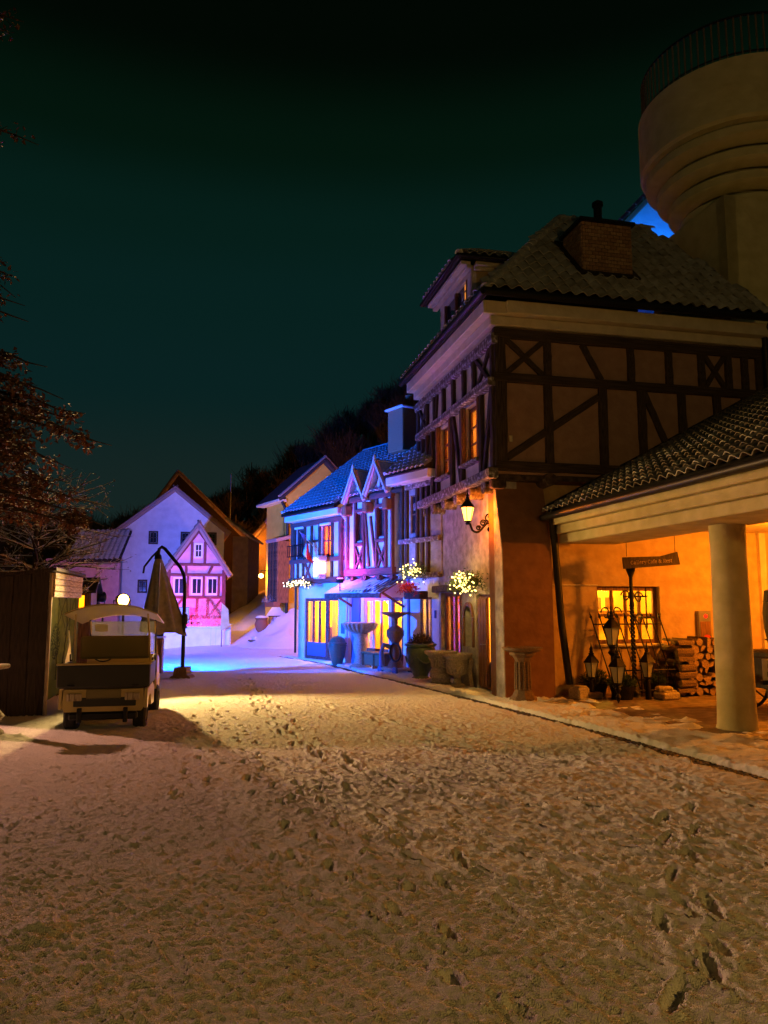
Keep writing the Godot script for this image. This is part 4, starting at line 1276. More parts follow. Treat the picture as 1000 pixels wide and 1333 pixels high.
	lay_tiles(rf, e0, Vector3(0, 0, 1), Vector3(1, k, 0).normalized(), PackedVector2Array([Vector2(0, 0), Vector2(3.15, 0), Vector2(3.15, 2.95 * sl), Vector2(0.4, 2.95 * sl)]), 0.2, 0.25, ["tile_frost"], 0, 0.02)
	ridge_tiles(rf, e0 + Vector3(0, 0.04, 0), r0 + Vector3(0, 0.04, 0), "tile_frost", 0.07, 0.3, "verge_tile")
	ridge_tiles(rf, r0 + Vector3(0, 0.04, 0), r1 + Vector3(0, 0.04, 0), "tile_frost", 0.08, 0.3)
	for j in 6:
		bx(rf, "snow_guard", Vector3(-0.62 + 0.9, 4.66 + 0.9 * k + 0.09, j * 0.55), Vector3(0.04, 0.05, 0.04), "gutter", 0.0)

	# violet house with the twin-gabled bay
	var v := thing("violet_lit_house", "shop with a twin-gabled timber bay glowing violet beside the blue lit house", "house", ROW, ROW_YAW)
	wall(v, "street_wall", "plaster_white", w, 3.06, 6.0, 0.0, 4.4, [[3.75, 5.0, 0.15, 1.95], [5.06, 5.6, 0.05, 1.95]], 0.25)
	var y := west(-0.32)
	wall(v, "bay_wall", "plaster_white", y, 3.4, 5.62, 2.62, 4.75, [[3.85, 4.2, 3.55, 4.35], [4.9, 5.25, 3.6, 4.4]], 0.2)
	bx(v, "bay_floor", Vector3(-0.1, 2.6, 4.5), Vector3(0.44, 0.08, 2.2), "timber_red", 0.0)
	bx(v, "bay_side", Vector3(-0.14, 3.7, 3.43), Vector3(0.3, 2.1, 0.06), "plaster_white", 0.0)
	bx(v, "bay_side", Vector3(-0.14, 3.7, 5.59), Vector3(0.3, 2.1, 0.06), "plaster_white", 0.0)
	beam(v, "bay_sill", y, Vector2(3.35, 2.66), Vector2(5.68, 2.66), 0.2, 0.14, "timber_red")
	for z in [3.43, 3.82, 4.24, 4.87, 5.29, 5.58]:
		beam(v, "post", y, Vector2(z, 2.7), Vector2(z, 4.7), 0.09, 0.1, "timber_red")
	for q in [[3.84, 2.75, 4.2, 3.35], [3.84, 3.35, 4.2, 2.75], [4.9, 2.75, 5.26, 3.35], [4.9, 3.35, 5.26, 2.75], [4.3, 4.3, 4.5, 2.8], [4.56, 4.2, 4.82, 2.8]]:
		beam(v, "cross_brace", y, Vector2(q[0], q[1]), Vector2(q[2], q[3]), 0.07, 0.085, "timber_red")
	for q in [[3.82, 4.23, 3.45], [4.88, 5.28, 3.5]]:
		beam(v, "rail", y, Vector2(q[0], q[2]), Vector2(q[1], q[2]), 0.1, 0.12, "timber_red")
		beam(v, "rail", y, Vector2(q[0], q[2] + 0.96), Vector2(q[1], q[2] + 0.96), 0.09, 0.12, "timber_red")
	window(v, "bay_window", y, 3.85, 4.2, 3.55, 4.35, {"rec": 0.06, "fw": 0.04, "cols": 2, "rows": 1, "frame": "timber_red", "deep": 0.4, "wall": 0.2, "light": 1.0, "lv": 0.5, "lc": Color(1.0, 0.55, 0.2), "curtains": [[3.88, 4.18, "curtain_white"]]})
	window(v, "bay_window", y, 4.9, 5.25, 3.6, 4.4, {"rec": 0.06, "fw": 0.04, "cols": 2, "rows": 1, "frame": "timber_red", "deep": 0.4, "wall": 0.2, "light": 1.0, "lv": 0.5, "lc": Color(1.0, 0.55, 0.2), "curtains": [[4.93, 5.22, "curtain_white"]]})
	for q in [[4.02, 5.58], [5.08, 5.7]]:
		var c: float = q[0]
		var t: float = q[1]
		var g := gable(v, "gable", "plaster_white", y, PackedVector2Array([Vector2(c - 0.34, 4.74), Vector2(c + 0.34, 4.74), Vector2(c + 0.34, 4.95), Vector2(c, t - 0.12), Vector2(c - 0.34, 4.95)]), 0.2)
		for s in [-1.0, 1.0]:
			var d: float = s
			var bp := {"o": Vector3(-0.5, 0, 0), "u": Vector3(0, 0, 1), "v": Vector3.UP, "n": Vector3(-1, 0, 0)}
			beam(g, "bargeboard", bp, Vector2(c + d * 0.52, t - 0.95), Vector2(c, t - 0.02), 0.12, 0.06, "plaster_pink").transform = beam_fix(bp, Vector2(c + d * 0.52, t - 0.95), Vector2(c, t - 0.02), 0.12, 0.06, y)
			part(g, "gable_roof", slab([to_gable(Vector3(-0.62, t - 0.9, c + d * 0.56), y), to_gable(Vector3(-0.62, t + 0.03, c), y), to_gable(Vector3(1.4, t + 0.03, c), y), to_gable(Vector3(1.4, t - 0.9, c + d * 0.56), y)], 0.06), "tile_frost")
		part(g, "finial", lathe([Vector2(0.05, -0.1), Vector2(0.045, 0.08), Vector2(0.015, 0.16), Vector2(0, 0.17)], 8), "plaster_blue", Transform3D(Basis.IDENTITY, to_gable(Vector3(-0.58, t, c), y)))
		beam(v, "gable_post", y, Vector2(c, 4.75), Vector2(c, t - 0.15), 0.07, 0.1, "timber_red")
	beam(v, "bay_plate", y, Vector2(3.38, 4.72), Vector2(5.64, 4.72), 0.12, 0.14, "timber_red")
	for z in [3.5, 4.55, 5.5]:
		bx(v, "bracket", Vector3(-0.42, 4.45, z), Vector3(0.3, 0.3, 0.22), "terracotta", 0.03)
	# rafters of the eave and the awning
	var aw := part(v, "awning", slab([Vector3(-0.85, 2.08, 3.0), Vector3(-0.85, 2.08, 5.72), Vector3(-0.02, 2.5, 5.72), Vector3(-0.02, 2.5, 3.0)], 0.06), "timber_red")
	var asn := st_new()
	var an := noise(51, 3.0, 3)
	for j in 8:
		for i in 26:
			var P := func(a: int, c2: int) -> Vector3:
				var f := a / 8.0
				var z := 2.97 + 2.77 * c2 / 26.0
				var e := minf(minf(a, 8 - a), minf(c2, 26 - c2))
				var cover := smoothstep(0.72, 0.3, absf(c2 / 26.0 - 0.25) + 0.5 * an.get_noise_2d(f * 2, z))
				return Vector3(lerpf(-0.88, -0.02, f), lerpf(2.07, 2.51, f) + (0.0 if e < 1 else 0.045) * cover + 0.002 - 0.02 * (1 - cover), z)
			quad(asn, P.call(j, i), P.call(j + 1, i), P.call(j + 1, i + 1), P.call(j, i + 1), 1)
	part(aw, "awning_snow", done(asn), "snow_soft")
	for i in 9:
		bx(aw, "batten", Vector3(-0.44, 2.31, 4.25 + i * 0.17), Vector3(0.9, 0.03, 0.03), "blue_paint", 0.0, Vector3(0, 0, 26.5))
	bx(aw, "awning_fascia", Vector3(-0.84, 2.0, 4.36), Vector3(0.05, 0.12, 2.74), "timber_red", 0.01)
	for z in [3.2, 5.65]:
		part(aw, "strut", tube([Vector3(-0.02, 1.7, z), Vector3(-0.7, 2.06, z)], [0.035], 6), "timber_red")
	for z in [3.55, 4.2, 4.85, 5.45]:
		part(v, "corbel_log", tube([Vector3(0.1, 2.42, z), Vector3(-0.3, 2.5, z)], [0.08], 8), "timber_red")
	window(v, "shop_window", w, 3.75, 5.0, 0.15, 1.95, {"rec": 0.05, "fw": 0.09, "cols": 3, "bw": 0.08, "frame": "plaster_pink", "deep": 0.9, "light": 4.5, "lc": Color(1.0, 0.75, 0.16), "foot": 0.3, "foot_mat": "timber_red", "curtains": [[3.88, 3.98, "curtain_white"]]})
	bx(v, "inner_display", Vector3(0.6, 1.0, 4.35), Vector3(0.15, 0.6, 0.2), "red", 0.03)
	bx(v, "inner_display", Vector3(0.6, 0.8, 4.72), Vector3(0.2, 0.4, 0.25), "red", 0.03)
	window(v, "shop_door", w, 5.06, 5.6, 0.05, 1.95, {"rec": 0.05, "fw": 0.1, "frame": "timber_red", "deep": 0.9, "light": 4.0, "lc": Color(1.0, 0.72, 0.12), "foot": 0.3})
	bx(v, "side_panel", Vector3(-0.02, 1.0, 3.38), Vector3(0.06, 1.9, 0.42), "blue_paint", 0.01)
	part(v, "downpipe", tube([Vector3(-0.1, 4.3, 5.94), Vector3(-0.07, 3.5, 5.94), Vector3(-0.07, 0.1, 5.94)], [0.05], 8), "blue_paint")
	var rv := part(v, "roof", slab([Vector3(-0.45, 4.8, 3.1), Vector3(-0.45, 4.8, 6.1), Vector3(2.33, 7.0, 6.1), Vector3(2.33, 7.0, 3.1)], 0.1), "deck")
	part(rv, "rear_deck", slab([Vector3(5.1, 4.8, 6.1), Vector3(5.1, 4.8, 3.1), Vector3(2.33, 7.0, 3.1), Vector3(2.33, 7.0, 6.1)], 0.1), "deck")
	var k2 := 2.2 / 2.78
	lay_tiles(rv, Vector3(-0.45, 4.8, 3.1), Vector3(0, 0, 1), Vector3(1, k2, 0).normalized(), PackedVector2Array([Vector2(0, 0), Vector2(3.0, 0), Vector2(3.0, 3.54), Vector2(0, 3.54)]), 0.2, 0.25, ["tile_frost"], 0, 0.02)
	ridge_tiles(rv, Vector3(2.33, 7.04, 3.1), Vector3(2.33, 7.04, 6.1), "tile_frost", 0.08, 0.3)
	var cv := bx(v, "chimney", Vector3(1.5, 7.0, 3.75), Vector3(0.75, 1.3, 0.75), "brick_b", 0.02)
	bx(cv, "cap", Vector3(0, 0.68, 0), Vector3(0.9, 0.07, 0.9), "snow_soft", 0.02)
	part(cv, "pot", lathe([Vector2(0.13, 0), Vector2(0.11, 0.4), Vector2(0.13, 0.42), Vector2(0, 0.42)], 12), "terracotta", at(0.1, 0.7, 0.1))

	# narrow house between the violet house and the corner house
	var n := thing("narrow_timber_house", "narrow dark-timbered house squeezed between the violet house and the corner house", "house", Vector3(1.22, 0, -19.5), 33.0)
	wall(n, "street_wall", "plaster_white", west(0.0), -1.15, 0.35, 0.0, 2.5, [[-0.55, -0.02, 0.05, 1.95]], 0.25)
	var un := west(-0.16)
	wall(n, "upper_wall", "plaster_grey", un, -1.12, 0.6, 2.45, 4.9, [[-0.72, -0.45, 3.6, 4.6]], 0.2)
	window(n, "upper_window", un, -0.72, -0.45, 3.6, 4.6, {"rec": 0.06, "fw": 0.03, "rows": 2, "frame": "wood_brown", "pane": "glass_dark"})
	for z in [-1.08, -0.86, -0.38, -0.16, 0.08]:
		beam(n, "post", un, Vector2(z, 2.5), Vector2(z + 0.02, 4.85), 0.09, 0.1, "timber")
	for q in [2.5, 3.4, 4.82]:
		beam(n, "rail", un, Vector2(-1.15, q), Vector2(0.6, q), 0.13, 0.14, "timber_snowy")
	window(n, "shop_window", west(0.0), -0.55, -0.02, 0.05, 1.95, {"rec": 0.05, "fw": 0.06, "cols": 2, "frame": "wood_brown", "deep": 0.6, "light": 0.8, "lc": Color(1.0, 0.72, 0.35), "curtains": [[-0.5, -0.07, "curtain_white"]]})
	bx(n, "window_box", Vector3(-0.3, 2.0, -0.3), Vector3(0.26, 0.2, 0.7), "wood_dark")
	bx(n, "eave_fascia", Vector3(-0.35, 5.0, -0.3), Vector3(0.5, 0.22, 1.9), "plaster_white", 0.02)
	var rn := part(n, "roof", slab([Vector3(-0.62, 5.12, -1.2), Vector3(-0.62, 5.12, 0.5), Vector3(2.0, 7.3, 0.5), Vector3(2.0, 7.3, -1.2)], 0.1), "deck")
	lay_tiles(rn, Vector3(-0.62, 5.12, -1.2), Vector3(0, 0, 1), Vector3(1, 0.832, 0).normalized(), PackedVector2Array([Vector2(0, 0), Vector2(1.7, 0), Vector2(1.7, 3.4), Vector2(0, 3.4)]), 0.2, 0.25, ["tile_frost"], 0, 0.02)
	ridge_tiles(rn, Vector3(-0.62, 5.18, -1.2), Vector3(2.0, 7.36, -1.2), "tile_frost", 0.09, 0.3, "verge_tile")

func to_gable(p: Vector3, pl: Dictionary) -> Vector3:
	return Transform3D(pb(pl), pl.o).affine_inverse() * p

func beam_fix(bp: Dictionary, a: Vector2, b: Vector2, w: float, d: float, pl: Dictionary) -> Transform3D:
	var dir := (b - a)
	var l := dir.length()
	dir /= l
	var along: Vector3 = bp.u * dir.x + bp.v * dir.y
	var nn: Vector3 = bp.n
	var c := (a + b) / 2.0
	return Transform3D(pb(pl), pl.o).affine_inverse() * Transform3D(Basis(along * l, nn.cross(along) * w, nn * d), on(bp, c.x, c.y, d / 2))

# a simple gabled house facing +z: width w, eaves at e, apex at (ax, t), depth d
func gabled(h: Node3D, x0: float, x1: float, e: float, ax: float, t: float, d: float, m, rm, over := 0.25, holes := []) -> void:
	wall(h, "front_wall", m, south(0), x0, x1, 0.0, e, holes, 0.2)
	gable(h, "gable", m, south(0), PackedVector2Array([Vector2(x0, e), Vector2(x1, e), Vector2(ax, t)]), 0.2)
	bx(h, "side_wall", Vector3(x0 + 0.1, e / 2, -d / 2 - 0.1), Vector3(0.196, e, d - 0.2), m, 0.0)
	bx(h, "side_wall", Vector3(x1 - 0.1, e / 2, -d / 2 - 0.1), Vector3(0.196, e, d - 0.2), m, 0.0)
	var rf := holder(h, "roof")
	for s in [[x0, -1.0], [x1, 1.0]]:
		var xe: float = s[0]
		var sg: float = s[1]
		var run := xe - ax
		var dn := (t - e) / absf(run)
		var lo := Vector3(xe + sg * over, e - dn * over + 0.06, over)
		var hi := Vector3(ax, t + 0.06, over)
		part(rf, "slope", slab([lo, hi, hi + Vector3(0, 0, -d - over), lo + Vector3(0, 0, -d - over)], 0.1), rm)
		var up := (hi - lo)
		var L := up.length()
		if sg > 0:
			lay_tiles(rf, lo, Vector3(0, 0, -1), up.normalized(), PackedVector2Array([Vector2(0, 0), Vector2(d, 0), Vector2(d, L), Vector2(0, L)]), 0.24, 0.34, [rm], 0, 0.02)
		else:
			lay_tiles(rf, lo + Vector3(0, 0, -d), Vector3(0, 0, 1), up.normalized(), PackedVector2Array([Vector2(0, 0), Vector2(d, 0), Vector2(d, L), Vector2(0, L)]), 0.24, 0.34, [rm], 0, 0.02)
		ridge_tiles(rf, lo + Vector3(0, 0.03, 0.0), hi + Vector3(0, 0.03, 0.0), "tile_pinkish", 0.09, 0.3, "verge_tile")

func small_window(h: Node, pl: Dictionary, u: float, v: float, w: float, hh: float, frame, o := {}) -> void:
	var q := {"rec": -0.01, "fw": 0.07, "fd": 0.05, "cols": 2, "rows": 2, "bw": 0.03, "frame": frame, "pane": "glass_dark"}
	q.merge(o, true)
	window(h, "window", pl, u - w / 2, u + w / 2, v - hh / 2, v + hh / 2, q)

func build_square_houses() -> void:
	mat("tile_pinkish", lin(0.36, 0.24, 0.2), 0.8, {"bump": M["tile"].heightmap_texture, "bs": 0.6, "scale": 2.0})
	# pink half-timbered house
	var p := thing("pink_timber_house", "small pink half-timbered gable house glowing magenta at the end of the street", "house", Vector3(-7.35, 0, -30.2), 12.5)
	gabled(p, -1.1, 1.1, 3.1, 0.05, 4.78, 4.0, "plaster_pink", "tile_pinkish", 0.2)
	var s := south(0)
	var tm := "timber_red"
	for x in [-1.05, 1.05]:
		beam(p, "corner_post", s, Vector2(x, 1.2), Vector2(x, 3.1), 0.14, 0.1, tm)
	for y in [1.25, 2.02, 2.9, 3.3]:
		beam(p, "rail", s, Vector2(-1.05, y), Vector2(1.05, y), 0.11, 0.1, tm)
	for x in [-0.45, 0.05, 0.45]:
		beam(p, "post", s, Vector2(x, 1.25), Vector2(x, 2.0), 0.11, 0.09, tm)
	for x in [-0.42, 0.18, 0.75]:
		beam(p, "post", s, Vector2(x + 0.1, 2.05), Vector2(x + 0.1, 2.88), 0.09, 0.09, tm)
	for q in [[0.5, 1.28, 1.0, 1.98], [1.0, 1.28, 0.5, 1.98], [-0.98, 1.28, -0.5, 1.98], [-0.98, 1.98, -0.5, 1.28]]:
		beam(p, "cross_brace", s, Vector2(q[0], q[1]), Vector2(q[2], q[3]), 0.09, 0.085, tm)
	for q in [[-1.0, 3.15, 0.05, 4.62], [1.1, 3.15, 0.05, 4.62], [-0.2, 3.3, -0.2, 4.2], [0.3, 3.3, 0.3, 4.2], [-0.4, 2.95, -0.4, 3.25], [0.45, 2.95, 0.6, 3.25]]:
		beam(p, "gable_timber", s, Vector2(q[0], q[1]), Vector2(q[2], q[3]), 0.1, 0.09, tm)
	small_window(p, s, 0.05, 3.85, 0.34, 0.6, "white_paint")
	for x in [-0.65, 0.02, 0.62]:
		small_window(p, s, x, 2.46, 0.46, 0.7, "white_paint", {"rows": 1})
	small_window(p, s, 0.0, 0.95, 0.5, 0.4, "plaster_blue")
	bx(p, "plinth", Vector3(0, 0.25, 0.12), Vector3(2.3, 0.55, 0.24), "stone", 0.02)
	# white house behind it
	var w := thing("white_gable_house", "tall white gabled house with tiny windows behind the pink one", "house", Vector3(-9.6, 0, -35.0), 15.0)
	gabled(w, -2.25, 2.25, 5.12, 0.0, 6.95, 6.0, "plaster_white", "tile_pinkish", 0.25)
	for q in [[-0.9, 4.75], [0.5, 4.75], [1.7, 4.75], [-1.3, 2.55]]:
		small_window(w, s, q[0], q[1], 0.42, 0.6, "timber")
	# brown house whose roof rises behind
	var r := thing("dark_roofed_house", "dark brown steep roof rising behind the white gabled house", "house", Vector3(-10.9, 0, -42.5), 6.0)
	gabled(r, -2.9, 2.9, 5.6, -0.6, 9.0, 8.0, "deck", "tile", 0.25)
	part(r, "antenna", tube([Vector3(2.2, 6.0, -1), Vector3(2.2, 9.2, -1)], [0.03], 5), "steel")
	# house with bluish roof at the left
	var l := thing("low_roofed_house", "low house with frosted blue roof left of the white house", "house", Vector3(-13.2, 0, -33.0), 0.0)
	wall(l, "front_wall", "plaster_pink", south(0), -1.3, 1.85, 0.0, 3.7, [], 0.2)
	part(l, "end_gable", prism(PackedVector2Array([Vector2(0.3, 3.6), Vector2(-2.5, 3.6), Vector2(-1.1, 5.0)]), -0.1, 0.1), "wood_brown", Transform3D(Basis(Vector3(0, 0, 1), Vector3.UP, Vector3(-1, 0, 0)), Vector3(-0.2, 0, -0.1)))
	var lr := part(l, "roof", slab([Vector3(-0.3, 3.6, 0.35), Vector3(1.95, 3.6, 0.35), Vector3(1.95, 5.0, -1.1), Vector3(-0.3, 5.0, -1.1)], 0.1), "deck")
	lay_tiles(lr, Vector3(-0.3, 3.6, 0.35), Vector3(1, 0, 0), Vector3(0, 1.4, -1.45).normalized(), PackedVector2Array([Vector2(0, 0), Vector2(2.25, 0), Vector2(2.25, 2.0), Vector2(0, 2.0)]), 0.22, 0.34, ["tile_frost"], 0, 0.02)
	# yellow house behind the blue one
	var y := thing("yellow_gable_house", "yellow gabled house lit orange behind the blue lit roof", "house", Vector3(-3.87, 0, -30.0), 30.0)
	gable(y, "gable_wall", "plaster_yellow", south(0), PackedVector2Array([Vector2(0, 0), Vector2(3.2, 0), Vector2(3.2, 6.0), Vector2(1.6, 7.45), Vector2(0, 6.0)]), 0.25)
	wall(y, "street_wall", "plaster_yellow", west(0.0), -2.0, -0.004, 0.0, 5.9, [[-1.35, -0.75, 0.4, 2.3]], 0.2)
	window(y, "arched_door", west(0.0), -1.35, -0.75, 0.4, 2.3, {"rec": 0.1, "fw": 0.1, "frame": "timber_red", "pane": "glass_dark", "foot": 0.5, "foot_mat": "timber_red"})
	var yr := part(y, "roof", slab([Vector3(-0.35, 5.85, 0.25), Vector3(1.6, 7.62, 0.25), Vector3(1.6, 7.62, -2.4), Vector3(-0.35, 5.85, -2.4)], 0.1), "deck")
	part(yr, "other_slope", slab([Vector3(1.6, 7.62, 0.25), Vector3(3.55, 5.85, 0.25), Vector3(3.55, 5.85, -2.4), Vector3(1.6, 7.62, -2.4)], 0.1), "deck")
	ridge_tiles(yr, Vector3(-0.35, 5.9, 0.22), Vector3(1.6, 7.66, 0.22), "tile_pinkish", 0.09, 0.3, "verge_tile")
	ridge_tiles(yr, Vector3(3.55, 5.9, 0.22), Vector3(1.6, 7.66, 0.22), "tile_pinkish", 0.09, 0.3, "verge_tile")
	bx(y, "eave_soffit", Vector3(-0.18, 5.8, -1.1), Vector3(0.36, 0.1, 2.4), "plaster_cream")
	part(y, "downpipe", tube([Vector3(-0.2, 5.75, 0.1), Vector3(0.06, 5.3, 0.1), Vector3(0.06, 0.3, 0.1)], [0.06], 6), "gutter")
	part(y, "oriel", boxm(0.5, 2.4, 0.9, 0.02), "wood_brown", at(-0.2, 3.0, -0.1))
	bx(y, "oriel_roof", Vector3(-0.22, 4.28, -0.1), Vector3(0.7, 0.14, 1.1), "tile_pinkish", 0.02, Vector3(0, 0, 14))
	for z in [-0.5, -0.2, 0.1, 0.3]:
		bx(y, "oriel_post", Vector3(-0.47, 3.0, z), Vector3(0.06, 2.4, 0.07), "timber")
	# houses up the lane
	var o := thing("orange_lit_cottage", "dark cottage up the lane glowing orange under its gable", "house", Vector3(-5.9, 2.2, -41.5), 8.0)
	gabled(o, -1.5, 1.7, 2.6, 0.1, 4.6, 3.0, "plaster_ochre", "tile", 0.3)
	small_window(o, south(0), 0.35, 2.75, 0.7, 0.9, "timber")
	var d := thing("dark_lane_house", "dark narrow house beside the lane right of the white gable", "house", Vector3(-7.1, 0, -37.0), 0.0)
	wall(d, "front_wall", "plaster_brown", south(0), -0.2, 0.55, 0.0, 5.0, [], 0.3)
	bx(d, "side_wall", Vector3(0.45, 2.5, -1.8), Vector3(0.2, 5.0, 3.0), "plaster_brown", 0.0)
	part(d, "roof", slab([Vector3(0.8, 4.9, 0.3), Vector3(-0.5, 5.9, 0.3), Vector3(-0.5, 5.9, -3.2), Vector3(0.8, 4.9, -3.2)], 0.1), "tile")

# ---------------------------------------------------------------- lamps
func floodlight(label: String, pos: Vector3, dir: Vector3, bulb: String, c: Color, e: float, ang: float, blend := 0.3) -> void:
	var t := thing("floodlight", label, "floodlight", Vector3(pos.x, 0, pos.z), 0.0, "floodlights on stands in the square")
	part(t, "stand", tube([Vector3(0, 0, 0), Vector3(0, pos.y - 0.2, 0)], [0.025], 8), "iron")
	for k in 3:
		var a := TAU * k / 3.0 + 0.4
		part(t, "leg", tube([Vector3(0, 0.45, 0), Vector3(cos(a) * 0.35, 0.02, sin(a) * 0.35)], [0.015], 6), "iron")
	var b := Basis.looking_at(dir.normalized(), Vector3.UP)
	var xf := Transform3D(b, Vector3(0, pos.y, 0))
	var turn := Transform3D(Basis(Vector3.RIGHT, -PI / 2), Vector3.ZERO)
	part(t, "housing", lathe([Vector2(0, -0.2), Vector2(0.11, -0.18), Vector2(0.13, -0.06), Vector2(0.135, 0.0), Vector2(0.12, 0.0)], 20), "iron", xf * turn)
	part(t, "lamp_lens", lathe([Vector2(0, 0.06), Vector2(0.05, 0.05), Vector2(0.09, 0.02), Vector2(0.115, -0.02)], 20), bulb, xf * turn)
	part(t, "yoke", tube([Vector3(-0.17, 0, 0.08), Vector3(-0.17, -0.16, 0.08), Vector3(0, -0.2, 0.04), Vector3(0.17, -0.16, 0.08), Vector3(0.17, 0, 0.08)], [0.012], 6), "iron", xf)
	spot(t, xf * Vector3(0, 0, -0.1), dir, c, e, ang, 0.07, blend)

func lantern(t: Node, pos: Vector3, s: float, lit: bool, seg := 6) -> void:
	# tapered street lantern head, standing on pos
	var h := holder(t, "lantern_head", pos)
	h.scale = Vector3.ONE * s
	part(h, "base", lathe([Vector2(0, 0), Vector2(0.05, 0.0), Vector2(0.07, 0.03), Vector2(0.045, 0.06), Vector2(0.105, 0.09), Vector2(0.105, 0.105), Vector2(0, 0.11)], seg, false), "iron")
	part(h, "glass", lathe([Vector2(0.095, 0.11), Vector2(0.17, 0.44)], seg, false), "bulb_warm" if lit else "glass_milky")
	for k in seg:
		var a := TAU * k / seg
		part(h, "glazing_bar", tube([Vector3(cos(a) * 0.1, 0.1, sin(a) * 0.1), Vector3(cos(a) * 0.175, 0.445, sin(a) * 0.175)], [0.01], 5), "iron")
	part(h, "cap", lathe([Vector2(0.21, 0.44), Vector2(0.2, 0.465), Vector2(0.13, 0.55), Vector2(0.065, 0.62), Vector2(0.075, 0.65), Vector2(0.04, 0.68), Vector2(0.05, 0.71), Vector2(0, 0.74)], seg, false), "iron")
	part(h, "finial", lathe([Vector2(0.02, 0.7), Vector2(0.045, 0.76), Vector2(0.02, 0.8), Vector2(0.012, 0.88), Vector2(0, 0.93)], 10), "iron")

func garland(label: String, at_: Vector3, yaw: float, half: float, thick: float, e: float, sd: int, red := false) -> void:
	var t := thing("flower_basket" if red else "light_garland", label, "flowers" if red else "garland", at_, yaw)
	var r := RandomNumberGenerator.new()
	r.seed = sd
	var st := st_new()
	var bl := st_new()
	for k in int(half * 1500):
		var p := Vector3(r.randfn(0, thick * 0.5), r.randfn(0, thick * 0.45), r.randf_range(-half, half))
		p.y -= 0.25 * p.z * p.z / (half * half) * thick * 2.0
		var d := Vector3(r.randf_range(-1, 1), r.randf_range(-1, 1), r.randf_range(-1, 1)).normalized() * r.randf_range(0.05, 0.1)
		var s := d.cross(Vector3(r.randf(), r.randf(), r.randf())).normalized() * 0.014
		tri(st, p - s, p + s, p + d)
	part(t, "foliage", done(st), "flower_red" if red else "needle")
	if red:
		return
	for k in int(half * 120):
		var p := Vector3(-absf(r.randfn(0, thick * 0.55)) - 0.02, r.randfn(0, thick * 0.55), r.randf_range(-half, half))
		p.y -= 0.25 * p.z * p.z / (half * half) * thick * 2.0
		lathe_in(bl, [Vector2(0, -0.02), Vector2(0.017, -0.008), Vector2(0.017, 0.008), Vector2(0, 0.02)], 6, at(p.x, p.y, p.z))
	part(t, "fairy_lights", done(bl), "fairy").set_meta("kind", "stuff")
	omni(t, Vector3(-thick * 0.9 - 0.12, 0, 0), Color(1.0, 0.8, 0.4), e, 0.15)

